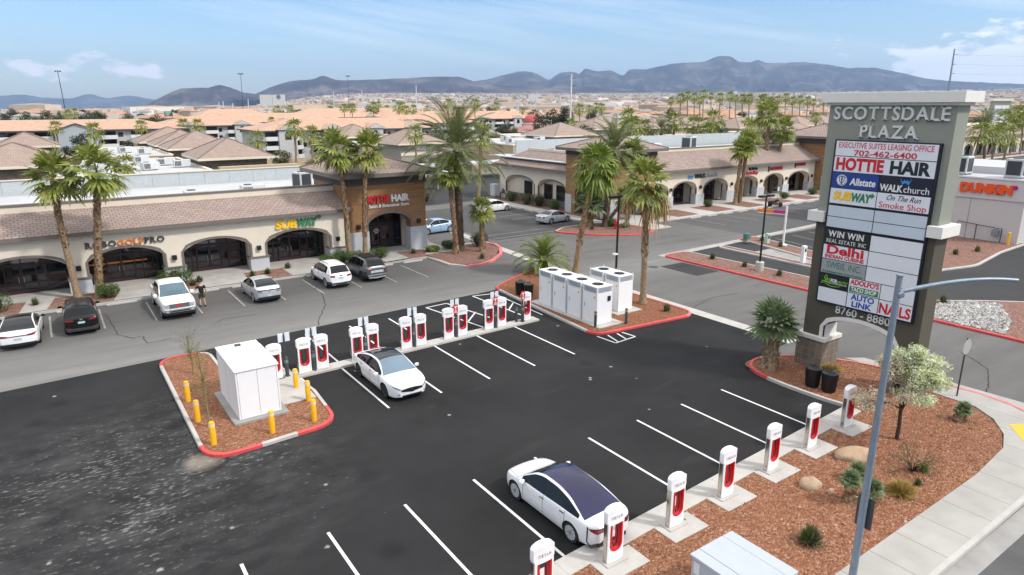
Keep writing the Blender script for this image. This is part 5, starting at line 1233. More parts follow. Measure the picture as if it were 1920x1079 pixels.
t = thing('menu_board', 'small teal box standing on the drive-through island tip', 'box', (55.4, 39.4, .12)); m_ = MB(); m_.box(-.32, .32, -.2, .2, .25, .85); m_.build('casing', M('teal_paint', (.06, .19, .16), .5), t, bevel=.04); m_ = MB(); m_.box(-.3, .3, -.2, .2, 0, .3); m_.build('base', CONC_D, t)
t = thing('bollard', 'yellow pipe bollard by the gas meter on the pale building', 'bollard', (74.9, 24.3, .1)); m_ = MB(); m_.lathe([(.13, 0), (.13, 1.15), (.08, 1.2)], 12); m_.build('tube', YEL, t, smooth=True)
t = thing('fire_hydrant', 'red fire hydrant in the gravel island under the palms', 'fire hydrant', (49.83, 51.9, .13))
HY = M('red_hydrant_paint', (.50, .015, .02), .45)
m_ = MB(); m_.lathe([(.24, 0), (.24, .06), (.16, .1), (.15, .75), (.19, .78), (.19, .84), (.14, .95), (.05, 1.02), (.05, 1.08)], 14); m_.build('barrel', HY, t, smooth=True)
m_ = MB(); m_.tube([(-.28, 0, .62), (.28, 0, .62)], .075, 8); m_.tube([(0, -.26, .55), (0, 0, .55)], .09, 8); m_.build('outlet', HY, t)
t = thing('utility_box', 'pale grey meter box standing at the corner of the east wing', 'box', (53.2, 80.6, .1)); m_ = MB(); m_.box(-.45, .45, -.6, .6, .3, 2.0); m_.build('casing', GREYP, t, bevel=.05); m_ = MB(); m_.box(-.3, .3, -.4, .4, 0, .3); m_.build('base', CONC_D, t)
t = thing('backflow_valve', 'dark pipe valve assembly beside the grey box at the east wing', 'valve', (53.3, 78.6, .1)); m_ = MB(); m_.tube([(0, -.7, 0), (0, -.7, .9), (0, .7, .9), (0, .7, 0)], .09, 8); m_.lathe([(.25, .85), (.3, 1.1), (.12, 1.5)], 10); m_.build('pipe', GREY_D, t)
def walk_sign(x, y, label):
    t = thing('sign_post', label, 'sign post', (x, y, .12)); m_ = MB(); m_.tube([(0, 0, 0), (0, 0, 2.3)], .03, 6); m_.build('post', ALU, t); m_ = MB(); m_.box(-.17, .17, -.04, -.03, 1.75, 2.3); m_.build('sign_board', PAN_W, t)
walk_sign(50.6, 51.2, 'small white sign board on a post beside the red hydrant'); walk_sign(81.0, 53.4, 'small white sign board on a post left of the motorcycle')
# ------------------------------------------------------------------ vehicles
def pch(keys, x):
    """smooth monotone interpolation of (x, value) keys"""
    if x <= keys[0][0]: return keys[0][1]
    if x >= keys[-1][0]: return keys[-1][1]
    n = len(keys); i = max(k for k in range(n - 1) if keys[k][0] <= x)
    def sl(k): return (keys[k + 1][1] - keys[k][1]) / (keys[k + 1][0] - keys[k][0])
    def tg(k):
        if k == 0: return sl(0)
        if k == n - 1: return sl(n - 2)
        a, b = sl(k - 1), sl(k); return 0 if a * b <= 0 else 2 * a * b / (a + b)
    x0, y0, x1, y1 = *keys[i], *keys[i + 1]; h = x1 - x0; t = (x - x0) / h
    return (2 * t ** 3 - 3 * t * t + 1) * y0 + (t ** 3 - 2 * t * t + t) * h * tg(i) + (-2 * t ** 3 + 3 * t * t) * y1 + (t ** 3 - t * t) * h * tg(i + 1)
TYRE = M('tyre_rubber', (.018, .018, .018), .9, .1); RIM_S = M('silver_rim', (.60, .61, .62), .35, .05, metal=.25); RIM_D = M('dark_rim', (.03, .03, .032), .4, .1); CLAD = M('dark_body_cladding', (.025, .026, .028), .6, .1)
LAMP_C = M('clear_headlamp', (.34, .37, .40), .12, .25, 6, coat=1); LAMP_R = M('red_tail_lamp', (.22, .006, .012), .15, .2, 6, coat=1); LAMP_A = M('amber_lamp', (.7, .18, .02), .2, .1)
PLATE = M('licence_plate', (.42, .52, .58), .5, .1, 20); SEAM = M('panel_gap', (.05, .05, .052), .8)
def wheel(root, x, y, r, out, rim, spokes=5):
    m_ = MB(); wd = .22; s = 1 if out > 0 else -1
    prof = [(r * .66, -wd / 2), (r * .95, -wd / 2), (r, -wd / 2 + .03), (r, wd / 2 - .03), (r * .95, wd / 2), (r * .66, wd / 2)]
    m_.lathe(prof, 28); t = m_.build('tyre', TYRE, None, smooth=True)
    w_ = bpy.data.objects.new('wheel', None); COL.objects.link(w_); w_.parent = root; w_.location = (x, y, r); w_.rotation_euler = (R(-90) * s, 0, 0); t.parent = w_
    m_ = MB(); m_.lathe([(r * .70, .0), (r * .70, wd / 2 + .004), (r * .64, wd / 2 + .006), (r * .62, wd / 2 - .03)], 28, mi=0)
    m_.lathe([(r * .12, wd / 2 - .03), (r * .12, wd / 2)], 12)
    for k in range(spokes):
        a = 2 * PI * k / spokes; c, si = math.cos(a), math.sin(a)
        for da in (-.13, .13):
            c1, s1 = math.cos(a + da), math.sin(a + da); pts = []
            for rr, hw in ((r * .08, .022), (r * .66, .03)):
                px, py = (c * .3 + c1 * .7) * rr, (si * .3 + s1 * .7) * rr
                pts.append(((px - si * hw, py + c * hw), (px + si * hw, py - c * hw)))
            z = wd / 2 + .002
            m_.add([(*pts[0][0], z), (*pts[0][1], z), (*pts[1][1], z), (*pts[1][0], z), (*pts[0][0], z - .04), (*pts[0][1], z - .04), (*pts[1][1], z - .04), (*pts[1][0], z - .04)], [(0, 1, 2, 3), (0, 4, 5, 1), (1, 5, 6, 2), (2, 6, 7, 3), (3, 7, 4, 0)])
    m_.build('rim', rim, w_, smooth=True, angle=30)
def make_car(name, label, cat, loc, rot, S, col, rim=RIM_S, roofglass=None, clad=False, glass=None, group=None):
    t = thing(name, label, cat, loc, rot, group)
    L, W = S['L'], S['W']; hl = L / 2; glass = glass or CGLASS
    brk = [S['cowl'], S['head'], S['rr'], S['deck'], S['ws0'], S['ws1']]
    xs = sorted(set([round(-hl + L * i / 64, 4) for i in range(65)] + [round(b, 4) for b in brk] + [hl - .02, hl - .05, -hl + .02, -hl + .05]))
    xs = [x for i, x in enumerate(xs) if i == 0 or x - xs[i - 1] > .008]
    hw = lambda x: pch(S['w'], x) * W / 2
    zs_, zr_, zb_ = (lambda x: pch(S['zs'], x)), (lambda x: max(pch(S['zr'], x), pch(S['zs'], x))), (lambda x: pch(S['zb'], x))
    tum = S.get('tum', .40)
    def ring(x):
        w_, zs, zb = hw(x), zs_(x), zb_(x); h = zr_(x) - zs; hh = zs - zb
        rows = [(0, zb), (.80 * w_, zb)]
        key = [(.93, .05), (.975, .22), (.992, .42), (1.0, .60), (.992, .76), (.972, .90), (.94, 1.0)]
        dense = []
        for i in range(len(key) - 1):
            for k in range(2): s = k / 2; dense.append((key[i][0] + (key[i + 1][0] - key[i][0]) * s, key[i][1] + (key[i + 1][1] - key[i][1]) * s))
        dense.append(key[-1]); rows += [(a * w_, zb + b * hh) for a, b in dense]
        cr = S.get('crown', .035)
        y8 = .90 * w_ - tum * h; y9 = y8 - .05 * min(1, h / .3) - .02
        rows += [(.925 * w_, zs + .012), (y8, zs + .86 * h + .018), (y9, zs + .95 * h + .024), (y9 * .55, zs + .99 * h + cr * .85), (0, zs + h + cr)]
        return rows
    rg = [ring(x) for x in xs]; NR = len(rg[0]); nb = NR - 5       # index of first greenhouse row
    P = {}
    for i, x in enumerate(xs):
        for j, (y, z) in enumerate(rg[i]): P[i, j] = Vector((x, y, z))
    ax = [(S['xf'], S['rw']), (S['xr'], S['rw'])]; inside = {}
    for k, p in P.items():
        j = k[1]
        if 1 <= j <= nb:
            for axx, rw in ax:
                d = math.hypot(p.x - axx, p.z - rw); RR = rw * 1.15
                if d < RR: inside[k] = (axx, rw, RR, d)
    for k, (axx, rw, RR, d) in inside.items():
        p = P[k]
        if d > 1e-4: p.x = axx + (p.x - axx) * RR / d; p.z = rw + (p.z - rw) * RR / d
    regs = {}
    def put(key, q): regs.setdefault(key, MB()).face(q)
    for i in range(len(xs) - 1):
        xm = (xs[i] + xs[i + 1]) / 2; hm = zr_(xm) - zs_(xm)
        for j in range(NR - 1):
            ks = [(i, j), (i + 1, j), (i + 1, j + 1), (i, j + 1)]
            if all(k in inside for k in ks): continue
            key = 'body'
            if j == NR - 4 - 1 + 0 and False: pass
            if j == nb and S['ws0'] < xm < S['ws1'] and hm > .05:
                key = 'side'
                if any(abs(xm - b) < .045 for b in S.get('pillars', ())): key = 'pillar'
            elif j >= NR - 3 and S['head'] < xm < S['cowl']: key = 'windshield'
            elif j >= NR - 3 and S['deck'] < xm < S['rr']: key = 'rear'
            elif j >= NR - 3 and roofglass and S['rr'] < xm < S['head']: key = 'roof'
            elif clad and (2 <= j <= 4): key = 'clad'
            for s in (1, -1):
                q = [(P[k].x, P[k].y * s, P[k].z) for k in ks]
                if s < 0: q = q[::-1]
                put(key + ('L' if s > 0 else 'R') if key == 'side' else key, q[::-1])
    for i, rev in ((0, True), (len(xs) - 1, False)):       # nose and tail caps
        for j in range(1, NR - 1):
            a, b = P[i, j], P[i, j + 1]
            q = [(a.x, a.y, a.z), (b.x, b.y, b.z), (b.x, -b.y, b.z), (a.x, -a.y, a.z)]; put('body', q if rev else q[::-1])
    nm = {'body': ('body', col), 'sideL': ('side_window', glass), 'sideR': ('side_window', glass), 'pillar': ('door_pillar', BLACK), 'windshield': ('windscreen', S.get('wsmat', glass)), 'rear': ('rear_window', S.get('rearmat', glass)), 'roof': ('glass_roof', roofglass), 'clad': ('cladding', CLAD)}
    for k, m_ in regs.items():
        o = m_.build(nm[k][0], nm[k][1], t); weld(o, 1e-4)
        bm = bmesh.new(); bm.from_mesh(o.data)
        for f in bm.faces: f.smooth = True
        bm.to_mesh(o.data); bm.free(); o.data.set_sharp_from_angle(angle=R(38))
    for axx, rw in ax:
        for s in (1, -1):
            yo = hw(axx); wheel(t, axx, s * (yo - .135), rw, s, rim, S.get('spokes', 5))
            wellm = MB(); wellm.tube([(axx, s * (yo - .30), rw), (axx, s * (yo - .31), rw)], rw * 1.14, 24); wellm.tube([(axx, s * (yo - .3), rw), (axx, s * (yo - .05), rw)], rw * 1.152, 24, cap=False); wellm.build('wheel_well', BLACK, t)
    # shell patches on nose and tail
    def xsurf(y, front):
        a, b = (hl - 1.0, hl) if front else (-hl + 1.0, -hl)
        if abs(y) <= .965 * hw(b): return b
        for _ in range(30):
            m = (a + b) / 2
            if .965 * hw(m) >= abs(y): a = m
            else: b = m
        return a
    def patch(pname, mat, y0, y1, z0, z1, front, off=.014, z0b=None, z1b=None, n=8, both=True, par=None):
        """y0 inner, y1 outer; z at inner and (b) outer ends"""
        z0b = z0 if z0b is None else z0b; z1b = z1 if z1b is None else z1b; sg = 1 if front else -1; res = None
        for s in ((1, -1) if both else (1,)):
            m_ = MB(); A, B, A2, B2 = [], [], [], []
            for i in range(n + 1):
                u = i / n; y = y0 + (y1 - y0) * u; x = xsurf(y, front) + sg * off
                A.append((x, y * s, z0 + (z0b - z0) * u)); B.append((x - sg * S.get('rake', 0), y * s, z1 + (z1b - z1) * u)); A2.append((x - sg * .09, y * s, A[-1][2])); B2.append((x - sg * .09, y * s, B[-1][2]))
            m_.strip(A, B); m_.strip(B, B2); m_.strip(A2, A); m_.face([A[0], B[0], B2[0], A2[0]]); m_.face([A[-1], A2[-1], B2[-1], B[-1]])
            res = m_.build(pname, mat, par or t)
        return res
    for (pn, mat, y0, y1, z0, z1, fr, kw) in S['patches'](W): patch(pn, mat, y0, y1, z0, z1, fr, **kw)
    # doors, handles, mirrors
    sm = MB()
    for xd in S['seams']:
        for s in (1, -1):
            row = []
            for j in range(3, nb): 
                y, z = ring(xd)[j]; row.append((y, z))
            for a, b in zip(row[:-1], row[1:]): sm.face([(xd - .007, s * (a[0] + .004), a[1]), (xd + .007, s * (a[0] + .004), a[1]), (xd + .007, s * (b[0] + .004), b[1]), (xd - .007, s * (b[0] + .004), b[1])])
    sm.build('door_seam', SEAM, t)
    hm_ = MB()
    for s in (1, -1):
        rw_ = []
        for k in range(11): x = S['cowl'] + .02 + (hl - .30 - S['cowl']) * k / 10; q = ring(x); rw_.append((x, s * (q[nb][0] - .012) * (1 - .012 * k), q[nb][1] + .02))
        hm_.strip(rw_, [(a[0], a[1] - s * .013, a[2] + .003) for a in rw_])
    hm_.build('hood_seam', SEAM, t)
    for xh in S['handles']:
        for s in (1, -1):
            y = hw(xh) * .975; z = zs_(xh) - .13 * (zs_(xh) - zb_(xh)); m_ = MB(); m_.box(xh - .1, xh + .1, s * y - .015, s * y + .022, z - .015, z + .015); m_.build('door_handle', S.get('hmat', SEAM), t, bevel=.005)
    for s in (1, -1):
        xm = S['mir']; y = hw(xm) * .96; z = zs_(xm) + .07
        m_ = MB(); q = [(-.1, -.09), (.09, -.05), (.09, .05), (-.1, .09)]
        ym = s * (y + .11); m_.lathe([(.03, -.075), (.075, -.06), (.09, 0), (.075, .05), (.03, .075)], 10); o = m_.build('mirror', S.get('mirmat', col), t, smooth=True)
        o.location = (xm, ym, z); o.scale = (.75, 1.35, 1.0) if not S.get('bigmir') else (.9, 1.6, 1.7)
        m_ = MB(); m_.tube([(xm, s * (y - .03), z - .06), (xm, ym, z - .03)], .025, 6); m_.build('mirror_arm', BLACK, t)
    return t
def sedan_patches(kind):
    def f(W):
        h = W / 2
        if kind == 'front':   # dark nose grille, swept lamps
            return [('headlamp', LAMP_C, h * .56, h * .93, .58, .67, True, dict(z0b=.68, z1b=.80, off=.02)), ('grille', BLACK, 0, h * .54, .43, .64, True, dict(z0b=.52, z1b=.60, off=.016)), ('grille_rim', CHROME, 0, h * .52, .635, .66, True, dict(z0b=.595, z1b=.615, off=.022)),
                    ('lower_grille', BLACK, 0, h * .50, .27, .33, True, dict(off=.016)), ('fog_lamp', LAMP_C, h * .60, h * .86, .34, .44, True, dict(z0b=.38, z1b=.46, off=.016)), ('emblem', CHROME, 0, h * .06, .56, .66, True, dict(off=.03)), ('tail_lamp', LAMP_R, h * .45, h * .93, .80, .92, False, dict(off=.015))]
        if kind == 'fast':    # tail shown: wrap lamps, plain bumper
            return [('tail_lamp', LAMP_R, h * .42, h * .93, .70, .79, False, dict(z0b=.70, z1b=.85, off=.018)), ('tail_lamp_frame', BLACK, h * .40, h * .95, .67, .81, False, dict(z0b=.67, z1b=.87, off=.010)), ('licence_plate', PLATE, 0, h * .17, .58, .69, False, dict(off=.014)), ('lower_trim', BLACK, 0, h * .62, .22, .33, False, dict(off=.014)),
                    ('headlamp', LAMP_C, h * .55, h * .92, .52, .59, True, dict(z0b=.62, z1b=.73, off=.012)), ('lower_grille', BLACK, 0, h * .6, .25, .33, True, dict(off=.014))]
        if kind == 'audi':
            return [('tail_lamp', LAMP_R, h * .45, h * .95, .78, .86, False, dict(z0b=.80, z1b=.95, off=.02)), ('tail_bar', LAMP_R, 0, h * .5, .79, .84, False, dict(off=.018)), ('licence_plate', PLATE, 0, h * .18, .58, .70, False, dict(off=.015)), ('diffuser', BLACK, 0, h * .92, .24, .40, False, dict(z0b=.3, z1b=.42, off=.02)), ('headlamp', LAMP_C, h * .55, h * .92, .48, .56, True, dict(z0b=.56, z1b=.66, off=.012))]
        if kind == 'hatch':
            return [('tail_trim', BLACK, 0, h * .93, .93, .98, False, dict(off=.03)), ('tail_lamp', M('dull_tail_lamp', (.30, .24, .24), .2), h * .52, h * .94, .76, .90, False, dict(z0b=.78, z1b=.93, off=.02)), ('licence_plate', PLATE, 0, h * .18, .50, .62, False, dict(off=.02)), ('bumper_trim', BLACK, 0, h * .9, .30, .50, False, dict(z0b=.32, z1b=.50, off=.014)), ('emblem', CHROME, 0, h * .08, .84, .89, False, dict(off=.016)), ('headlamp', LAMP_C, h * .55, h * .92, .48, .56, True, dict(z0b=.56, z1b=.66, off=.012))]
        if kind == 'suv':
            return [('tail_lamp', LAMP_R, h * .50, h * .96, .90, 1.03, False, dict(z0b=.94, z1b=1.08, off=.02)), ('licence_plate', PLATE, 0, h * .18, .76, .88, False, dict(off=.015)), ('bumper_trim', CLAD, 0, h * .94, .30, .48, False, dict(z0b=.32, z1b=.50, off=.016)), ('emblem', CHROME, 0, h * .07, .96, 1.06, False, dict(off=.014)), ('exhaust_trim', PAN_S, h * .45, h * .75, .33, .37, False, dict(off=.026)), ('headlamp', LAMP_C, h * .55, h * .93, .62, .70, True, dict(z0b=.70, z1b=.82, off=.012)), ('grille', BLACK, 0, h * .5, .65, .85, True, dict(off=.015))]
        if kind == 'bsuv':
            return [('tail_lamp', LAMP_R, h * .42, h * .95, .90, .99, False, dict(z0b=.94, z1b=1.04, off=.02)), ('licence_plate', PLATE, 0, h * .19, .74, .86, False, dict(off=.015)), ('bumper_trim', CLAD, 0, h * .94, .30, .46, False, dict(off=.016)), ('emblem', CHROME, 0, h * .08, .93, 1.03, False, dict(off=.014)), ('reflector', LAMP_R, h * .62, h * .9, .47, .52, False, dict(off=.018)), ('exhaust_trim', CHROME, 0, h * .8, .455, .468, False, dict(off=.02)), ('headlamp', LAMP_C, h * .55, h * .93, .62, .70, True, dict(z0b=.70, z1b=.82, off=.012))]
        if kind == 'gsuv':
            return [('tail_lamp', LAMP_R, h * .40, h * .96, .92, 1.0, False, dict(z0b=.96, z1b=1.08, off=.02)), ('tailgate_panel', M('pale_tailgate', (.45, .47, .49), .4), 0, h * .55, .74, .92, False, dict(off=.012)), ('licence_plate', PLATE, 0, h * .18, .77, .89, False, dict(off=.02)), ('bumper_trim', PAN_S, 0, h * .93, .54, .60, False, dict(off=.02)), ('skid_plate', PAN_S, 0, h * .74, .30, .40, False, dict(z0b=.36, z1b=.44, off=.022)), ('headlamp', LAMP_C, h * .55, h * .93, .62, .70, True, dict(z0b=.70, z1b=.82, off=.012))]
        if kind == 'pickup':
            return [('headlamp', LAMP_C, h * .60, h * .93, .80, 1.02, True, dict(off=.02)), ('turn_lamp', LAMP_A, h * .92, h * .97, .80, 1.02, True, dict(off=.03)), ('grille', M('grey_grille', (.16, .17, .19), .4, .3, 20, metal=.5), 0, h * .57, .82, 1.02, True, dict(off=.022)), ('grille_rim', CHROME, 0, h * .59, .78, .82, True, dict(off=.026)), ('grille_rim', CHROME, 0, h * .59, 1.02, 1.05, True, dict(off=.026)), ('emblem', RED_P, 0, h * .17, .88, .97, True, dict(off=.032)),
                    ('bumper', M('chrome_bumper', (.45, .47, .5), .25, .1, metal=.8), 0, h * .96, .52, .70, True, dict(off=.09)), ('bumper_opening', BLACK, 0, h * .55, .56, .63, True, dict(off=.10)), ('air_dam', BLACK, 0, h * .94, .36, .52, True, dict(off=.05)), ('fog_lamp', LAMP_C, h * .64, h * .78, .55, .64, True, dict(off=.105)), ('tail_lamp', LAMP_R, h * .85, h * .97, .8, 1.1, False, dict(off=.02))]
        if kind == 'coupe':
            return [('tail_lamp', LAMP_R, h * .55, h * .95, .74, .90, False, dict(off=.02)), ('licence_plate', M('green_plate', (.05, .12, .10), .4), 0, h * .2, .74, .86, False, dict(off=.015)), ('lower_trim', CLAD, 0, h * .7, .26, .36, False, dict(off=.014)), ('headlamp', LAMP_C, h * .55, h * .93, .48, .55, True, dict(z0b=.54, z1b=.64, off=.012)), ('grille', BLACK, 0, h * .4, .4, .55, True, dict(off=.014))]
    return f
def spec(L, W, xf, xr, rw, w, zb, zs, zr, cowl, head, rr, deck, ws0, ws1, seams, handles, mir, kind, **k):
    return dict(L=L, W=W, xf=xf, xr=xr, rw=rw, w=w, zb=zb, zs=zs, zr=zr, cowl=cowl, head=head, rr=rr, deck=deck, ws0=ws0, ws1=ws1, seams=seams, handles=handles, mir=mir, patches=sedan_patches(kind), **k)
def wk(hl, nose=.60, tail=.72): return [(-hl, tail), (-hl + .06, tail + .1), (-hl + .2, .925), (-hl + .5, .97), (-hl + 1.1, 1.0), (0, 1.0), (hl - 1.2, 1.0), (hl - .7, .97), (hl - .32, .88), (hl - .12, nose + .14), (hl - .03, nose + .06), (hl, nose)]
def zbk(hl): return [(-hl, .34), (-hl + .35, .22), (-hl + 1.0, .17), (hl - .9, .17), (hl - .2, .19), (hl, .26)]
M3 = spec(4.70, 1.85, 1.45, -1.43, .335, wk(2.35, .46, .70), zbk(2.35),
          [(-2.35, .80), (-2.25, .885), (-1.9, .945), (-1.0, .95), (0, .92), (.9, .90), (1.3, .86), (1.8, .79), (2.08, .72), (2.25, .64), (2.32, .56), (2.35, .47)],
          [(-2.35, .7), (-2.2, .90), (-1.95, .955), (-1.55, 1.13), (-1.0, 1.33), (-.4, 1.42), (.1, 1.43), (.5, 1.36), (.95, 1.12), (1.35, .86), (2.35, .4)],
          1.28, .42, -.62, -1.93, -1.72, 1.12, (.98, -.08, -1.15), (-.02, -1.02), .92, 'fast', pillars=(-.1,), wsmat=CGLASS)
MS = spec(4.97, 1.96, 1.52, -1.46, .35, wk(2.485, .60, .70), zbk(2.485),
          [(-2.485, .80), (-2.38, .90), (-2.0, .97), (-1.0, .98), (0, .95), (.9, .93), (1.3, .90), (1.9, .84), (2.2, .79), (2.38, .73), (2.485, .66)],
          [(-2.485, .7), (-2.3, .92), (-2.05, .97), (-1.6, 1.15), (-1.0, 1.34), (-.35, 1.43), (.1, 1.43), (.45, 1.37), (.95, 1.13), (1.35, .88), (2.485, .4)],
          1.26, .36, -.72, -2.0, -1.75, 1.1, (1.0, -.06, -1.1), (-.0, -1.0), .92, 'front', pillars=(-.08,), wsmat=CGLASS_B)
AU = spec(4.99, 1.96, 1.5, -1.4, .36, wk(2.495, .66, .74), zbk(2.495), [(-2.495, .82), (-2.4, .96), (-1.9, .98), (-1.0, .95), (0, .90), (1.2, .87), (2.2, .72), (2.495, .55)],
          [(-2.495, .7), (-2.3, .96), (-2.0, 1.0), (-1.4, 1.2), (-.6, 1.37), (0, 1.38), (.4, 1.31), (.9, 1.08), (1.3, .86), (2.495, .4)], 1.22, .36, -.55, -2.05, -1.6, 1.1, (.95, -.1, -1.0), (0, -.95), .9, 'audi', pillars=(-.12,), mirmat=BLACK)
HA = spec(4.58, 1.81, 1.35, -1.35, .33, wk(2.29, .62, .72), zbk(2.29), [(-2.29, .86), (-2.2, 1.0), (-1.8, 1.03), (-1.0, .99), (0, .93), (1.1, .92), (1.9, .78), (2.29, .6)],
          [(-2.29, .7), (-2.15, 1.0), (-2.0, 1.04), (-1.5, 1.24), (-.7, 1.41), (0, 1.43), (.35, 1.37), (.85, 1.13), (1.2, .91), (2.29, .4)], 1.12, .3, -.85, -1.85, -1.5, 1.0, (.85, -.15, -1.0), (-.1, -.95), .82, 'hatch', pillars=(-.18,))
def suvspec(kind, L=4.70, W=1.84, up_=0.0, **k):
    hl = L / 2
    return spec(L, W, hl - .95, -hl + .95, .365, wk(hl, .68, .80), [(-hl, .40), (-hl + .35, .30), (-hl + 1.0, .24), (hl - .9, .24), (hl, .32)],
                [(-hl, 1.0 + up_), (-hl + .1, 1.08 + up_), (-hl + .6, 1.10 + up_), (-.5, 1.04 + up_), (.4, 1.0 + up_), (hl - 1.1, .99 + up_), (hl - .35, .88 + up_), (hl, .68)],
                [(-hl, .9), (-hl + .08, 1.09 + up_), (-hl + .28, 1.32 + up_), (-hl + .55, 1.58 + up_), (-hl + .95, 1.645 + up_), (-.3, 1.68 + up_), (.3, 1.65 + up_), (.55, 1.56 + up_), (.95, 1.26 + up_), (hl - 1.05, 1.0 + up_), (hl, .5)],
                hl - 1.12, .48, -hl + .62, -hl + .12, -hl + .75, hl - 1.25, (.98, -.1, -1.1), (-.05, -1.0), .95, kind, pillars=(-.12, -1.05), tum=.26, **k)
PK = spec(5.75, 2.02, 1.92, -1.72, .40, [(-2.875, .90), (-2.8, .96), (-2.5, .985), (0, 1.0), (2.0, 1.0), (2.6, .97), (2.8, .90), (2.85, .86), (2.875, .82)],
          [(-2.875, .50), (-2.4, .40), (2.3, .40), (2.875, .48)], [(-2.875, 1.16), (-2.0, 1.16), (-1.3, 1.17), (0, 1.18), (1.0, 1.17), (1.6, 1.17), (2.5, 1.14), (2.8, 1.10), (2.875, 1.05)],
          [(-2.875, 1.0), (-1.42, 1.16), (-1.36, 1.22), (-1.25, 1.60), (-1.05, 1.84), (-.4, 1.88), (.3, 1.87), (.55, 1.80), (.95, 1.50), (1.4, 1.18), (2.875, .9)], 1.36, .52, -1.1, -1.40, -1.2, 1.15, (1.02, -.05, -1.12), (.1, -.95), .98, 'pickup', pillars=(-.1,), tum=.20, bigmir=True, wsmat=glass_mat('teal_tinted_windscreen', (.06, .12, .15), .06, 1.0), crown=.03)
CO = spec(4.62, 1.80, 1.4, -1.28, .34, wk(2.31, .60, .72), zbk(2.31), [(-2.31, .80), (-2.2, .97), (-1.7, 1.0), (-.8, .96), (.3, .90), (1.2, .86), (1.9, .74), (2.31, .56)],
          [(-2.31, .7), (-1.72, 1.0), (-1.5, 1.06), (-1.0, 1.27), (-.4, 1.38), (.05, 1.39), (.4, 1.33), (.85, 1.1), (1.25, .87), (2.31, .4)], 1.17, .34, -.72, -1.62, -1.2, 1.02, (.9, -.45), (-.3,), .85, 'coupe')
SD = spec(4.75, 1.84, 1.42, -1.40, .34, wk(2.375, .64, .74), zbk(2.375), [(-2.375, .84), (-2.27, 1.0), (-1.8, 1.03), (-.9, 1.0), (.3, .95), (1.2, .92), (1.95, .80), (2.375, .6)],
          [(-2.375, .7), (-1.75, 1.03), (-1.55, 1.1), (-1.05, 1.34), (-.5, 1.45), (.1, 1.46), (.45, 1.39), (.9, 1.14), (1.25, .92), (2.375, .4)], 1.18, .38, -.85, -1.68, -1.3, 1.02, (.9, -.15, -1.0), (-.08, -.95), .85, 'coupe', pillars=(-.18,))
C_WHITE = paint('white', (.80, .80, .80)); C_PEARL = paint('warm_white', (.76, .74, .70)); C_SILV = paint('silver', (.50, .52, .54), .35, .32); C_BLACK = M('car_paint_black', (.004, .0045, .005), .3, .02, 1.0, 0, .3, coat=.25)
C_GREY = paint('charcoal', (.075, .082, .09), .3, .3); C_BLUE = paint('ice_blue', (.36, .50, .66), .3, .3); C_SILV2 = paint('light_silver', (.60, .61, .62), .25, .32)
G_ = 'parked cars'
M3['spokes'] = 10; M3['rearmat'] = CGLASS_R; M3['crown'] = MS['crown'] = .055
make_car('parked_car', 'white electric car with dark glass roof plugged in at the near charger', 'car', (12.5, 15.0, .004), R(91), M3, C_WHITE, RIM_S, CGLASS_R)
make_car('parked_car', 'white electric car facing us with black roof and black wheels by the far chargers', 'car', (12.32, 28.1, .004), R(-90), MS, C_WHITE, RIM_D, CGLASS_K)
make_car('parked_car', 'white sports saloon with black roof and red tail bar at the far left', 'car', (-2.35, 46.25, .002), R(87), AU, C_WHITE, RIM_D, CGLASS_K)
t = make_car('parked_car', 'black suv seen from behind beside the leftmost tall palm', 'car', (.6, 46.95, .002), R(89), suvspec('bsuv', 4.6), C_BLACK, RIM_D, clad=True)
t = make_car('pickup_truck', 'white crew cab pickup facing us with a man at its mirror', 'pickup', (5.8, 47.6, .002), R(-90), PK, C_PEARL, RIM_S)
m_ = MB(); m_.box(-2.72, -1.42, -.80, .80, 1.15, 1.215); m_.build('bed_cover', BLACK, t)
make_car('parked_car', 'silver hatchback with black tail trim left of the white suv', 'car', (11.38, 47.4, .002), R(91), HA, C_SILV, RIM_S)
t = make_car('parked_car', 'white suv with black roof rails in front of the sandwich shop', 'car', (16.8, 48.3, .002), R(90), suvspec('suv'), C_WHITE, RIM_S, clad=True)
m_ = MB(); [m_.tube([(-1.4, s * .56, 1.70), (-1.2, s * .57, 1.745), (.1, s * .57, 1.745), (.3, s * .56, 1.70)], .02, 6) for s in (-1, 1)]; m_.build('roof_rail', BLACK, t)
t = make_car('parked_car', 'charcoal grey suv in front of the brown corner tower', 'car', (19.72, 48.6, .002), R(91), suvspec('gsuv', 4.72, 1.87, .02), C_GREY, RIM_D, clad=True)
m_ = MB(); m_.box(-1.2, .3, -.5, .5, 1.735, 1.745); m_.build('roof_panel', BLACK, t)
make_car('parked_car', 'pale blue sedan parked beside the brown corner tower', 'car', (33.2, 61.9, .002), R(183), SD, C_BLUE, RIM_S)
make_car('parked_car', 'white car mostly hidden behind the brown corner tower', 'car', (31.4, 65.0, .002), R(183), SD, C_WHITE, RIM_S)
make_car('parked_car', 'light silver coupe with red tail lamps beside the east wing', 'car', (47.55, 59.75, .006), R(8), CO, C_SILV2, RIM_S)
make_car('parked_car', 'white sedan behind the short palm, farthest in the side lot', 'car', (46.5, 70.7, .006), R(4), SD, C_WHITE, RIM_S)
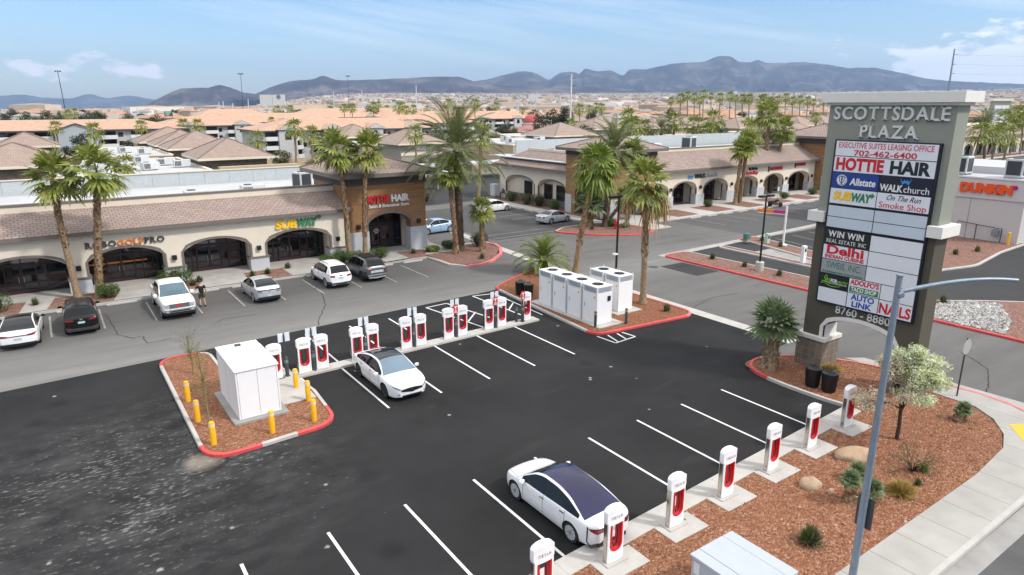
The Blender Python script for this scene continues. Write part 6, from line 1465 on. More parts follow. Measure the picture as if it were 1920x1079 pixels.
# ------------------------------------------------------------------ motorcycle
t = thing('motorcycle', 'black motorcycle parked alone in front of the east arcade', 'motorcycle', (78.7, 53.3 - 1.2, .006), R(-25))
for x in (-.75, .75):
    m_ = MB(); m_.lathe([(.22, -.06), (.31, -.05), (.33, 0), (.31, .05), (.22, .06)], 18); w_ = m_.build('wheel', TYRE, t, smooth=True); w_.matrix_local = Matrix.Translation((x, 0, .33)) @ Matrix.Rotation(R(90), 4, 'X')
m_ = MB(); m_.tube([(.75, 0, .33), (.45, 0, .95)], .04, 6); m_.tube([(-.75, 0, .33), (-.1, 0, .45), (.45, 0, .6)], .05, 6); m_.build('frame', GREY_D, t)
m_ = MB(); m_.tube([(-.85, 0, .82), (-.5, 0, .78), (-.15, 0, .74), (.05, 0, .85), (.4, 0, .95)], [.08, .16, .15, .19, .12], 10); m_.build('tank_and_seat', C_BLACK, t, smooth=True)
m_ = MB(); m_.box(-.25, .3, -.2, .2, .3, .65); m_.build('engine', CHROME, t, bevel=.05)
m_ = MB(); m_.tube([(.4, -.42, 1.12), (.45, -.1, 1.02), (.45, .1, 1.02), (.4, .42, 1.12)], .022, 6); m_.build('handlebar', BLACK, t)
m_ = MB(); m_.lathe([(.06, -.08), (.1, 0), (.1, .06)], 10); o = m_.build('headlamp', LAMP_C, t); o.matrix_local = Matrix.Translation((.55, 0, .95)) @ Matrix.Rotation(R(90), 4, 'Y')
m_ = MB(); [m_.box(-.95, -.45, s * .22 - .09, s * .22 + .09, .5, .78) for s in (-1, 1)]; m_.build('saddlebag', BLACK, t, bevel=.04)
# ------------------------------------------------------------------ person
def skinned(name, verts, edges, mat, parent, root=0, sub=2):
    bm = bmesh.new(); ly = bm.verts.layers.skin.verify(); vs = []
    for (x, y, z, r) in verts:
        v = bm.verts.new((x, y, z)); v[ly].radius = (r, r); v[ly].use_root = False; vs.append(v)
    vs[root][ly].use_root = True
    for a, b in edges: bm.edges.new((vs[a], vs[b]))
    me = bpy.data.meshes.new(name); bm.to_mesh(me); bm.free(); me.materials.append(mat)
    o = bpy.data.objects.new(name, me); COL.objects.link(o)
    if parent: o.parent = parent
    s = o.modifiers.new('skin', 'SKIN'); s.use_smooth_shade = True; u = o.modifiers.new('sub', 'SUBSURF'); u.levels = sub; u.render_levels = sub
    dg = bpy.context.evaluated_depsgraph_get(); dg.update(); me2 = bpy.data.meshes.new_from_object(o.evaluated_get(dg))
    o.modifiers.clear(); o.data = me2; me2.name = name
    if not me2.materials: me2.materials.append(mat)
    return o
SKIN = M('skin', (.50, .29, .19), .6, .08)
pr = thing('person', 'man in black t-shirt, dark camouflage shorts and cap, one hand on the pickup mirror', 'person', (7.5, 46.95, .0), R(8))
V = [(0, 0, .93, .13), (0, 0, 1.1, .13), (0, .0, 1.28, .15), (0, 0, 1.42, .10), (0, .01, 1.51, .06), (0, .03, 1.60, .085), (0, .03, 1.70, .09),      # 0-6 trunk and head
     (-.19, 0, 1.40, .062), (-.42, .10, 1.24, .045), (-.62, .20, 1.15, .033), (-.70, .24, 1.13, .036),                    # 7-10 left arm reaching
     (.19, 0, 1.40, .062), (.28, -.04, 1.14, .045), (.30, .06, .92, .033), (.30, .09, .84, .036),                          # 11-14 right arm down
     (-.10, 0, .86, .10), (-.13, .07, .50, .062), (-.15, -.02, .10, .042), (-.16, .12, .045, .04),                        # 15-18 left leg
     (.10, 0, .86, .10), (.11, -.02, .50, .062), (.13, -.10, .10, .042), (.14, .04, .045, .04),                         # 19-22 right leg
     (0, .16, 1.60, .012)]
E_ = [(0, 1), (1, 2), (2, 3), (3, 4), (4, 5), (5, 6), (3, 7), (7, 8), (8, 9), (9, 10), (3, 11), (11, 12), (12, 13), (13, 14), (0, 15), (15, 16), (16, 17), (17, 18), (0, 19), (19, 20), (20, 21), (21, 22)]
V = V[:-1]
for (bx, by, bz, k, dirs) in ((-.70, .24, 1.13, 10, [(-.06, .05, .015), (-.075, .035, .005), (-.075, .015, -.005), (-.06, -.005, -.012), (-.01, .06, -.02)]), (.30, .09, .84, 14, [(-.02, .05, -.05), (0, .035, -.08), (.0, .01, -.085), (.0, -.012, -.07), (-.045, .04, -.02)])):
    for d in dirs:
        i = len(V); V.append((bx + d[0] * .55, by + d[1] * .55, bz + d[2] * .55, .011)); V.append((bx + d[0], by + d[1], bz + d[2] - .01, .009)); E_ += [(k, i), (i, i + 1)]
skinned('body', V, E_, SKIN, pr)
skinned('shirt', [(0, 0, .80, .175), (0, 0, 1.06, .165), (0, 0, 1.28, .172), (0, 0, 1.41, .115), (-.19, 0, 1.40, .085), (-.34, .06, 1.30, .078), (.19, 0, 1.40, .085), (.26, -.03, 1.21, .078)], [(0, 1), (1, 2), (2, 3), (3, 4), (4, 5), (3, 6), (6, 7)], M('black_cotton', (.010, .011, .015), .9), pr)
def mk_camo():
    m = NT('camouflage_cloth').set(.9); m.color(m.ramp(m.noise(m.P(), 9, 3), [(.4, (.025, .025, .018)), (.5, (.08, .075, .045)), (.6, (.04, .05, .025))])); return m.mat
skinned('shorts', [(0, 0, 1.02, .15), (-.10, .01, .80, .125), (-.12, .05, .56, .10), (.10, 0, .80, .125), (.11, 0, .56, .10)], [(0, 1), (1, 2), (0, 3), (3, 4)], mk_camo(), pr)
for x, y in ((-.155, .03), (.135, -.05)):
    skinned('shoe', [(x, y - .10, .05, .05), (x, y + .02, .05, .055), (x - .005, y + .14, .04, .045)], [(0, 1), (1, 2)], BLACK, pr)
m_ = MB(); m_.lathe([(.112, 0), (.112, .05), (.09, .1), (.03, .125)], 16, (0, .03, 1.69)); m_.box(-.07, .07, .12, .24, 1.69, 1.705); m_.build('cap', M('dark_cap', (.02, .02, .03), .8), pr, smooth=True)
m_ = MB(); m_.add([(-.03, .115, 1.62), (.03, .115, 1.62), (0, .15, 1.60), (0, .12, 1.66)], [(0, 1, 2), (0, 2, 3), (1, 3, 2)]); m_.build('nose', SKIN, pr)
# ------------------------------------------------------------------ plants
def fan_leaf(mb, rr, o, d, rl, fl, seg=11, droop=.35, mi=0, wd=.085):
    d = d.normalized(); side = Vector((-d.y, d.x, 0)); side = side.normalized() if side.length > 1e-3 else Vector((1, 0, 0))
    nrm = side.cross(d).normalized()
    p1 = o + d * rl + Vector((0, 0, -.12 * rl * (1 - abs(d.z))))
    mb.face([o - side * .03, o + side * .03, p1 + side * .015, p1 - side * .015], mi)
    roll = rr.uniform(-.5, .5); s2 = (side * math.cos(roll) + nrm * math.sin(roll)).normalized()
    d2 = (d + Vector((0, 0, -.25))).normalized(); s2 = (s2 - d2 * s2.dot(d2)).normalized()
    n2 = s2.cross(d2)
    for k in range(seg):
        ph = (k / (seg - 1) * 2 - 1) * R(112) + rr.uniform(-.05, .05); dk = d2 * math.cos(ph) + s2 * math.sin(ph); L = fl * (.72 + .28 * math.cos(ph)) * rr.uniform(.85, 1.1)
        t = dk.cross(n2).normalized(); dr = droop * rr.uniform(.6, 1.5)
        m1 = p1 + dk * L * .5 + Vector((0, 0, -dr * L * .18)); e = p1 + dk * L * .93 + Vector((0, 0, -dr * L * .75)); q = p1 + dk * .04
        mb.face([q - t * .012, m1 - t * wd, m1 + t * wd, q + t * .012], mi); mb.face([m1 - t * wd, e, m1 + t * wd], mi)
def fan_crown(seed, n=44, rl=.85, fl=1.0, seg=11, emin=-50, droop=.5, dead=6):
    rr = random.Random(seed); mb = MB(); O = Vector((0, 0, 0))
    for i in range(n):
        u = (i + .5) / n; e = R(84 - (84 - emin) * u ** .9 + rr.uniform(-8, 8)); a = i * 2.39996 + rr.uniform(-.3, .3)
        d = Vector((math.cos(a) * math.cos(e), math.sin(a) * math.cos(e), math.sin(e)))
        fan_leaf(mb, rr, O + Vector((0, 0, .15 * (1 - u))), d, rl * rr.uniform(.8, 1.15), fl * rr.uniform(.85, 1.1), seg, droop * (.5 + u))
    for i in range(dead):
        a = rr.uniform(0, 2 * PI); e = R(rr.uniform(-80, -55)); d = Vector((math.cos(a) * math.cos(e), math.sin(a) * math.cos(e), math.sin(e)))
        fan_leaf(mb, rr, O, d, rl * .6, fl * .8, 9, .3, 1, .05)
    return mb
def feather_crown(seed, n=46, L=3.4, emin=-38, nl=34, leaf=.42, droop=.9, wd=.022):
    rr = random.Random(seed); mb = MB()
    for i in range(n):
        u = (i + .5) / n; e = R(86 - (86 - emin) * u + rr.uniform(-7, 7)); a = i * 2.39996 + rr.uniform(-.25, .25); l_ = L * rr.uniform(.85, 1.08)
        c = Vector((math.cos(a), math.sin(a), 0)); side = Vector((-c.y, c.x, 0)); pts = []
        x, z, ang = 0.0, 0.0, e
        for k in range(13):
            pts.append(c * x + Vector((0, 0, z))); x += math.cos(ang) * l_ / 12; z += math.sin(ang) * l_ / 12; ang -= droop * (.03 + .17 * (k / 12)) * (1.1 if e > -.2 else .6)
        for A, B in zip(pts[:-1], pts[1:]): mb.face([A - side * .025, B - side * .018, B + side * .018, A + side * .025])
        for k in range(nl):
            t = .14 + .86 * k / nl; f = t * 12; j = min(11, int(f)); P_ = pts[j].lerp(pts[j + 1], f - j); dirv = (pts[j + 1] - pts[j]).normalized(); upv = side.cross(dirv)
            if upv.z < 0: upv = -upv
            ll = leaf * (math.sin(PI * min(1, t * .9 + .1)) ** .5 + .12) * rr.uniform(.8, 1.1)
            for s in (-1, 1):
                d = (dirv * .75 + side * s * .8 + upv * .35).normalized(); tip = P_ + d * ll + Vector((0, 0, -.12 * ll)); w_ = dirv * wd
                mb.face([P_ - w_, P_ + d * ll * .5 - w_ * 1.1, tip, P_ + d * ll * .5 + w_ * 1.1])
    return mb
def trunk_mesh(path, r0, r1, seed=1, boots=(.3, 1.0), dense=5.5, flare=.1):
    rr = random.Random(seed); mb = MB(); P = [Vector(p) for p in path]; n = 26; pts, rad = [], []
    Lz = P[-1].z
    for i in range(n + 1):
        t = i / n; f = t * (len(P) - 1); j = min(len(P) - 2, int(f)); pts.append(P[j].lerp(P[j + 1], f - j)); rad.append((r0 + (r1 - r0) * t + flare * math.exp(-t * Lz / .35)) * rr.uniform(.95, 1.06))
    mb.tube(pts, rad, 12)
    bt = MB(); z0, z1 = boots; z = z0 * Lz; k = 0
    while z < z1 * Lz:
        t = z / Lz; f = t * n; j = min(n - 1, int(f)); c = pts[j].lerp(pts[j + 1], f - j); r = rad[j]
        for q in range(int(dense)):
            a = k * 2.4 + q * 2 * PI / dense + rr.uniform(-.25, .25); o = Vector((math.cos(a), math.sin(a), 0)); s = Vector((-o.y, o.x, 0)); h = rr.uniform(.12, .24); w_ = rr.uniform(.05, .095); ex = rr.uniform(.03, .12)
            b = c + o * r * .92; tip = c + o * (r + ex) + Vector((0, 0, h))
            bt.face([b - s * w_, b + s * w_, tip + s * w_ * .55, tip - s * w_ * .55]); bt.face([tip - s * w_ * .55, tip + s * w_ * .55, tip - o * .04 + s * w_ * .4, tip - o * .04 - s * w_ * .4])
        z += .105; k += 1
    return mb, bt
CROWNS = []
def palm(base, crown, label, variant, sc_=1.0, r=.2, boots=(.3, 1.0), leaf=None, group=None, bow=0.0, name='fan_palm', bark=None, bootmat=None):
    """base and crown are world points; crown keeps the photo's lean"""
    b = Vector(base); c = Vector(crown) - b
    t = thing(name, label, 'palm tree', b, 0, group)
    pth = [(0, 0, 0), (c.x * .3 + bow * .7, c.y * .3, c.z * .35), (c.x * .66 + bow, c.y * .66, c.z * .7), tuple(c)]
    mb, bt = trunk_mesh(pth, r * 1.15, r * .85, hash_(label), boots)
    tk = mb.build('trunk', bark or BARK, t, smooth=True)
    if bt.f: bt.build('leaf_bases', bootmat or BOOT, tk)
    me = CROWNS[variant]; o = bpy.data.objects.new('crown', me); COL.objects.link(o); o.parent = t; o.location = c; o.scale = (sc_,) * 3; o.rotation_euler = (0, 0, (hash_(label) % 628) / 100)
    return t
def hash_(s): return sum((i + 3) * ord(c) for i, c in enumerate(s)) % 9973
def crown_mesh(mb, mats):
    o = mb.build('crown', mats); me = o.data; bpy.data.objects.remove(o); CROWNS.append(me)
crown_mesh(fan_crown(1, 36, droop=.26, emin=-38), [LEAF_P, DEAD]); crown_mesh(fan_crown(2, 35, .9, 1.05, 11, -46, .3, 10), [LEAF_P, DEAD]); crown_mesh(fan_crown(3, 33, .8, 1.0, 11, -40, .3, 6), [LEAF_P, DEAD])
crown_mesh(fan_crown(4, 44, 1.0, 1.2, 12, -55, .5, 5), [LEAF_C, DEAD])          # 3 shaggy long leaves
crown_mesh(feather_crown(5, 64, 4.1, -40, 46, .55, .72, .03), [LEAF_D])                     # 4 date palm
crown_mesh(feather_crown(6, 40, 2.7, -8, 40, .46, .95, .028), [LEAF_C])           # 5 low bright feather palm
crown_mesh(fan_crown(7, 30, .6, .95, 14, -10, .2, 3), [LEAF_G, DEAD])         # 6 stiff grey green fan palm
crown_mesh(fan_crown(8, 26, .8, .95, 7, -40, .5, 2), [LEAF_P, DEAD])              # 7 light version for far palms
crown_mesh(feather_crown(9, 30, 3.2, -35, 16, .6, .9, .05), [LEAF_D])            # 8 light far date palm
def pp(bx, by, cx, cy, label, v, z=.13, **k):
    b = gp(bx, by, z); return palm(b, up(cx, cy, b), label, v, **k)
palm((.75, 53.4, .15), up(100, 338, (.75, 53.4)), 'tall fan palm leaning at the left edge before the robot golf arches', 0, 1.2, .19, boots=(.42, .98), bow=-.15)
palm((2.0, 53.2, .15), up(182, 325, (2.0, 53.2)), 'tall fan palm with chunky trunk beside the robot golf lettering, right of two', 1, 1.3, .21, boots=(.1, .98))
palm((20.6, 53.9, .15), up(632, 285, (20.6, 53.9)), 'tall fan palm with orange trunk in front of the brown tower corner, left of two', 1, 1.25, .19, boots=(.28, .98), bow=.15)
palm((21.9, 53.7, .15), up(688, 286, (21.9, 53.7)), 'tall fan palm crossing the red letters of the brown tower, right of two', 0, 1.15, .18, boots=(.2, .98), bow=-.1)
palm((29.5, 51.0, .15), up(842, 325, (29.5, 51.0)), 'fan palm with slim pale trunk leaning against the big date palm', 2, 1.15, .19, boots=(.0, .98))
palm((30.4, 51.8, .15), up(855, 282, (30.4, 51.8)), 'big date palm with a wide feathery crown in the corner island', 4, 1.25, .30, boots=(.05, .98), name='date_palm', bark=BARK_D, bootmat=BARK_D)
palm((31.85, 50.4, .15), up(903, 397, (31.85, 50.4)), 'short fan palm at the red kerb tip of the corner island', 2, .92, .2, boots=(.05, .98))
palm((34.1 - 1.2, 38.6, .13), up(1117, 315, (32.9, 38.6)), 'tall shaggy fan palm left of the dark lamp post on the cabinet island', 3, 1.12, .21, boots=(.28, .98), bow=-.1)
palm((31.9, 30.3, .13), up(1210, 345, (31.9, 30.3)), 'tall fan palm with hanging dead leaves right of the white cabinets', 2, 1.2, .19, boots=(.38, .98), bow=.08)
# the hanging dead leaves of that palm
rr = random.Random(5); mb = MB(); cc = up(1210, 345, (31.9, 30.3))
for (dx, dy, dz, n_) in ((.82, -.57, -1.0, 9), (-.82, .57, -.75, 7), (.1, -.5, -1.1, 5), (.9, -.5, -.45, 5)):
    for _ in range(n_):
        d = Vector((dx + rr.uniform(-.25, .25), dy + rr.uniform(-.25, .25), dz + rr.uniform(-.3, .1))); fan_leaf(mb, rr, Vector((0, 0, -.15)), d, 1.35, 1.0, 9, 1.5, 0, .05)
o = mb.build('dead_leaves', DEAD); par = [x for x in COL.objects if x.get('label', '').startswith('tall fan palm with hanging dead')][0]; o.parent = par; o.location = cc - par.location
palm((32.0, 41.5, .13), (32.0, 41.5, .9), 'low bright feather palm behind the white cabinets', 5, 1.0, .4, boots=(0, .9), name='feather_palm', bark=BARK_D)
palm((28.95, 18.55, .12), (28.95, 18.55, 2.3), 'small grey green fan palm with a fat barrel trunk left of the monument', 6, 1.08, .34, boots=(.0, .98), name='small_fan_palm', bootmat=BARK)
palm((48.95, 55.0, .14), up(1106, 385, (48.95, 55.0)), 'small bluish fan palm in front of the east corner tower', 6, 1.55, .3, boots=(0, .98), name='small_fan_palm')
palm((49.9, 53.6, .14), up(1150, 285, (49.9, 53.6)), 'date palm with grey feathery crown in front of the east corner tower', 4, 1.05, .30, boots=(.05, .98), name='date_palm', bark=BARK_D, bootmat=BARK_D)
palm((51.8, 52.2, .14), up(1187, 292, (51.8, 52.2)), 'fan palm with dark crown right of the grey date palm', 1, 1.15, .2, boots=(.1, .98))
palm((51.0, 54.6, .14), up(1175, 372, (51.0, 54.6)), 'young fan palm half hidden behind the palm with dead leaves', 2, 1.05, .18, boots=(.1, .98))
pp(1378, 383, 1392, 283, 'fan palm of the crossing pair before the smoke shop, left trunk', 0, sc_=1.2, r=.22, boots=(.1, .98))
pp(1387, 381, 1402, 270, 'fan palm of the crossing pair before the smoke shop, right trunk', 1, sc_=1.2, r=.22, boots=(.1, .98))
pp(1434, 362, 1440, 218, 'very tall fan palm behind the lone lamp post, left of two', 0, sc_=1.5, r=.25, boots=(.1, .98))
pp(1445, 360, 1470, 245, 'tall leaning fan palm behind the lone lamp post, right of two', 1, sc_=1.35, r=.25, boots=(.1, .98))
# middle distance palms: shared lighter crowns
def midpalm(bx, by, cx, cy, label, v=7, s=1.3, z=0, r=.2, group='palms behind the shops', D=None):
    b = gp(bx, by, z) if D is None else far(bx, by, D); b.z = 0
    c = up(cx, cy, b); t = thing('fan_palm', label, 'palm tree', b, 0, group)
    m_ = MB(); q = c - b; m_.tube([(0, 0, 0), (q.x * .5 + .1, q.y * .5, q.z * .5), tuple(q)], [r * 1.2, r, r * .9], 8); m_.build('trunk', BARK, t, smooth=True)
    o = bpy.data.objects.new('crown', CROWNS[v]); COL.objects.link(o); o.parent = t; o.location = q; o.scale = (s,) * 3; o.rotation_euler = (0, 0, hash_(label) * .01)
MP = [(238, 352, 236, 312, 'fan palm behind the west roof, right of the tall left pair', 1.5, 84), (181, 300, 176, 247, 'fan palm against the orange roof at the left', 2.0, 150), (107, 275, 105, 240, 'fan palm before the grey gable wall', 1.7, 165), (265, 278, 265, 238, 'fan palm before the white balconies', 1.7, 170), (345, 268, 344, 236, 'fan palm left of two beside the balconied block', 2.0, 190), (370, 270, 371, 236, 'fan palm right of two beside the balconied block', 1.9, 190),
      (555, 318, 552, 243, 'fan palm left of two between the brown tower and the orange roofs', 2.0, 130), (585, 308, 584, 253, 'fan palm right of two between the brown tower and the orange roofs', 1.9, 135), (779, 308, 779, 252, 'fan palm before the numbered olive office', 1.9, 130), (895, 352, 902, 256, 'slim fan palm right of the big date palm', 1.7, 88),
      (480, 292, 482, 262, 'fan palm above the office hip roofs', 1.9, 140), (508, 262, 510, 228, 'small fan palm on the orange roof line', 1.4, 210),
      (1178, 275, 1178, 222, 'fan palm highest behind the east corner tower', 2.2, 150), (1184, 300, 1183, 245, 'bushy fan palm just behind the east corner tower', 2.6, 120), (1264, 275, 1264, 229, 'fan palm left of the dark suites board', 2.3, 150), (1297, 275, 1301, 236, 'fan palm leaning over the dark suites board', 2.2, 150), (1337, 276, 1338, 226, 'fan palm right of the suites board, taller', 2.4, 150), (1325, 276, 1326, 250, 'fan palm right of the suites board, lower', 2.4, 145), (1210, 276, 1208, 240, 'small fan palm between the east tower and the board', 1.9, 150),
      (1408, 280, 1408, 248, 'bushy palm on the right end of the east roof', 2.6, 120), (1530, 240, 1530, 222, 'lone fan palm left of the monument top', 1.9, 210), (1070, 255, 1070, 235, 'palm between the two hip roofed offices', 2.0, 190),
      (1822, 312, 1838, 252, 'fan palm right behind the monument, nearest its edge', 2.7, 150), (1858, 309, 1867, 257, 'fan palm above the pale drive-through, second from the monument', 2.6, 155), (1880, 306, 1893, 256, 'fan palm above the pale drive-through, third from the monument', 2.5, 160), (1852, 296, 1884, 226, 'tall fan palm over the far arcade, left of two', 2.8, 185), (1893, 292, 1906, 216, 'tall fan palm over the far arcade, right of two', 2.8, 190), (1912, 290, 1919, 228, 'fan palm cut by the right edge', 2.8, 185)]
for bx, by, cx, cy, l, s, D in MP: midpalm(bx, by, cx, cy, l, 7, s * .8, 0, .22, D=D)
b = far(1237, 272, 150); b.z = 0; c = up(1240, 243, b); t = thing('date_palm', 'date palm with drooping feathers left of the dark suites board', 'palm tree', b); m_ = MB(); m_.tube([(0, 0, 0), tuple(c - b)], .35, 8); m_.build('trunk', BARK_D, t); o = bpy.data.objects.new('crown', CROWNS[8]); COL.objects.link(o); o.parent = t; o.location = c - b; o.scale = (1.35,) * 3
b = far(1845, 300, 170); b.z = 0; c = up(1848, 235, b); t = thing('date_palm', 'wide date palm right behind the monument top', 'palm tree', b); m_ = MB(); m_.tube([(0, 0, 0), tuple(c - b)], .35, 8); m_.build('trunk', BARK_D, t); o = bpy.data.objects.new('crown', CROWNS[8]); COL.objects.link(o); o.parent = t; o.location = c - b; o.scale = (1.9,) * 3
FP = [(1290, 208, 180), (1302, 208, 183), (1318, 204, 178), (1334, 206, 181), (1350, 206, 184), (1368, 206, 182), (1380, 206, 186), (1258, 210, 190), (1275, 210, 186), (1446, 206, 190), (1458, 206, 188), (1472, 206, 184), (1487, 208, 190), (1500, 208, 188), (1513, 208, 190), (1526, 210, 193), (1392, 208, 186), (1425, 208, 188), (1545, 210, 192), (1312, 212, 190), (1404, 210, 187), (1434, 210, 184)]
for i, (x, by, cy) in enumerate(FP):
    midpalm(x, by + 22, x + (i % 3) - 1, cy, 'slender fan palm in the distant row above the pale roofs', 7, 1.7 + .2 * (i % 3), 0, .25, 'distant row of fan palms', D=300 + 25 * (i % 4))
for i, (x, cy) in enumerate([(645, 203), (660, 203), (700, 201), (710, 197), (725, 205), (748, 202), (755, 199), (762, 207), (775, 206), (800, 205), (840, 195), (890, 196), (895, 195), (930, 200), (520, 207), (545, 205), (140, 212), (128, 215), (418, 210), (618, 206), (1087, 206), (1105, 205), (1118, 201), (1128, 203), (980, 208)]):
    midpalm(x, 225, x, cy, 'small palm poking up beyond the orange roofs', 7, 1.5 + .3 * (i % 3), 0, .2, 'palms beyond the orange roofs', D=290 + 20 * (i % 5))

# leafy shrubs
def leaf_cloud(mb, rr, c, rad, n, size, boxy=2.0, fill=.35, mi=0, zmin=None):
    for _ in range(n):
        while True:
            p = Vector((rr.uniform(-1, 1), rr.uniform(-1, 1), rr.uniform(-1, 1))); k = (abs(p.x) ** boxy + abs(p.y) ** boxy + abs(p.z) ** boxy) ** (1 / boxy)
            if k <= 1 and (k > 1 - fill or rr.random() < .15): break
        q = Vector((c[0] + p.x * rad[0], c[1] + p.y * rad[1], c[2] + p.z * rad[2])) * 1.0
        if zmin is not None and q.z < zmin: q.z = zmin
        nrm = (p + Vector((rr.uniform(-.8, .8), rr.uniform(-.8, .8), rr.uniform(-.3, 1)))).normalized(); a = nrm.orthogonal().normalized(); b = nrm.cross(a); t = rr.uniform(0, 2 * PI)
        u = (a * math.cos(t) + b * math.sin(t)) * size * rr.uniform(.6, 1.3); v = (b * math.cos(t) - a * math.sin(t)) * size * rr.uniform(.35, .7)
        mb.face([q - u, q - v * .8 + u * .1, q + u, q + v], mi)
def shrub(x, y, rx, ry, h, label, mat=LEAF_B, boxy=2.6, n=1100, size=.055, z=.14, name='shrub'):
    t = thing(name, label, 'shrub', (x, y, z)); rr = random.Random(hash_(label)); mb = MB()
    leaf_cloud(mb, rr, (0, 0, h * .55), (rx, ry, h * .5), n, size, boxy, .3, 0, .03)
    for _ in range(6):
        a = rr.uniform(0, 2 * PI); leaf_cloud(mb, rr, (rx * .6 * math.cos(a), ry * .6 * math.sin(a), h * rr.uniform(.5, .85)), (rx * .42, ry * .42, h * .22), n // 12, size, 2, .6, 0, .03)
    mb.build('foliage', mat, t)
    m_ = MB(); leaf = rr
    for _ in range(6): a = rr.uniform(0, 2 * PI); m_.tube([(0, 0, 0), (rx * .35 * math.cos(a), ry * .35 * math.sin(a), h * .55)], [.03, .015], 5)
    m_.lathe([(min(rx, ry) * .3, .0), (min(rx, ry) * .62, h * .3), (min(rx, ry) * .66, h * .6), (min(rx, ry) * .3, h * .82)], 10)
    m_.build('stems', BARK_T, t)
shrub(-3.9, 52.6, 1.15, .8, 1.25, 'clipped green bush at the left frame edge before the first arch'); shrub(2.5, 52.4, .75, .6, 1.0, 'clipped green bush under the robot golf palm')
shrub(6.9, 53.5, 1.25, .65, 1.25, 'long clipped hedge bush behind the white pickup', n=1500)
shrub(18.3, 52.6, .85, .7, 1.05, 'clipped bush behind the white suv, left one of three'); shrub(19.75, 53.6, .8, .65, 1.1, 'clipped bush behind the white suv, rear one of three'); shrub(20.5, 52.5, .85, .7, 1.05, 'clipped bush behind the white suv, right one of three')
shrub(23.0, 53.2, 1.0, .6, .95, 'clipped bush under the brown tower behind the charcoal suv')
shrub(32.9, 52.6, .95, .8, 1.35, 'round dark bush on a short stem beside the short palm', LEAF_T, 2.2)
shrub(60.4, 55.0, 1.0, .8, 1.7, 'boxy clipped bush before the first east arch', boxy=4); shrub(30.0, 53.3, .7, .6, .8, 'low green bush at the foot of the big date palm'); shrub(28.2, 52.9, .6, .5, .55, 'low yellowish green bush by the tower pier', LEAF_C)
shrub(53.2, 76.4, .8, .9, 1.2, 'bush below the windows of the east wing, farthest'); shrub(53.1, 72.6, .9, 1.1, 1.5, 'bush below the windows of the east wing, middle one', LEAF_S); shrub(53.2, 70.0, .9, 1.0, 1.6, 'dark bush below the windows of the east wing, next to the middle', LEAF_T); shrub(53.0, 66.4, .8, .9, 1.3, 'bush below the windows of the east wing, nearest the tower')
shrub(50.5, 53.2, .6, .5, .9, 'green bush beside the red hydrant'); shrub(51.4, 52.0, .55, .5, .5, 'yellow green low bush right of the red hydrant', LEAF_C, n=500)
shrub(86.6, 56.0, .7, .7, .9, 'bush under the east arcade between the tall palm pairs'); shrub(94.0, 56.2, .8, .7, 1.0, 'bush near the end of the east arcade'); shrub(71.2, 57.0, .6, .6, .8, 'bush by the second pier of the east arcade'); shrub(77.5, 57.2, .5, .5, .7, 'little bush by the third pier of the east arcade')
def tuft(x, y, r, h, label, mat, n=130, z=.12, name='desert_plant', wd=.012, spread=1.0, cat='plant'):
    t = thing(name, label, cat, (x, y, z)); rr = random.Random(hash_(label)); mb = MB()
    for _ in range(n):
        a = rr.uniform(0, 2 * PI); e = rr.uniform(.15, 1.45); b = Vector((rr.uniform(-.3, .3) * r, rr.uniform(-.3, .3) * r, 0)); l_ = rr.uniform(.7, 1.1); d = Vector((math.cos(a) * math.cos(e) * r * spread, math.sin(a) * math.cos(e) * r * spread, math.sin(e) * h)) * l_
        s = Vector((-math.sin(a), math.cos(a), 0)) * wd; m1 = b + d * .6; tip = b + d + Vector((0, 0, -.12 * h * math.cos(e)))
        mb.face([b - s, b + s, m1 + s, m1 - s]); mb.face([m1 - s, m1 + s, tip])
    mb.build('blades', mat, t); m_ = MB(); m_.lathe([(.05, -.03), (.04, h * .2), (.01, h * .3)], 6); m_.build('stem', BARK_T, t)
tuft(17.5, 9.2, .45, .65, 'bushy green desert plant between the utility cabinet and the street light', LEAF_S, 420, wd=.016); tuft(17.45, 9.25, .3, .7, 'dark green spikes growing inside the bushy desert plant', LEAF_B, 150)
tuft(22.6, 9.0, .62, .5, 'round straw coloured grass clump in the orange bed', LEAF_Y, 900, wd=.011); tuft(30.8, 16.4, .75, .5, 'straw coloured grass clump beside the monument pedestal', LEAF_Y, 700, wd=.014)
def stub_palm(x, y, lean, label, h=.5):
    palm((x, y, .12), (x + lean, y - .05, .12 + h), label, 6, .30, .13, boots=(0, .95), leaf=None, name='dwarf_palm')
stub_palm(20.75, 9.75, -.25, 'dwarf palm with a dark curved stem left of the street light', .85); stub_palm(21.15, 9.4, .25, 'low dwarf palm fan touching the street light pole', .35); stub_palm(22.1, 10.35, .05, 'tiny dwarf palm just right of the street light pole', .3); stub_palm(30.3, 10.3, .1, 'dark dwarf palm by the pavement corner', .45)
t = thing('desert_shrub', 'scraggly half bare desert shrub right of the straw grass', 'shrub', (24.4, 9.45, .12)); rr = random.Random(11); m_ = MB(); lf = MB()
for _ in range(26):
    a = rr.uniform(0, 2 * PI); e = rr.uniform(.35, 1.2); p = Vector((0, 0, 0)); pts = [p]; 
    for k in range(4): p = p + Vector((math.cos(a) * math.cos(e), math.sin(a) * math.cos(e), math.sin(e))) * .25; a += rr.uniform(-.5, .5); e += rr.uniform(-.3, .2); pts.append(p)
    m_.tube(pts, [.016, .012, .009, .006, .004], 4); leaf_cloud(lf, rr, pts[-1], (.16, .16, .12), 26, .03, 2, 1); leaf_cloud(lf, rr, pts[-2], (.12, .12, .1), 12, .03, 2, 1)
m_.build('branches', BARK_T, t); lf.build('foliage', LEAF_S, t)
tuft(24.75, 9.2, .25, .35, 'yellow green tuft at the foot of the scraggly shrub', LEAF_C, 120); tuft(23.6, 8.9, .2, .3, 'small green tuft left of the scraggly shrub', LEAF_B, 90)
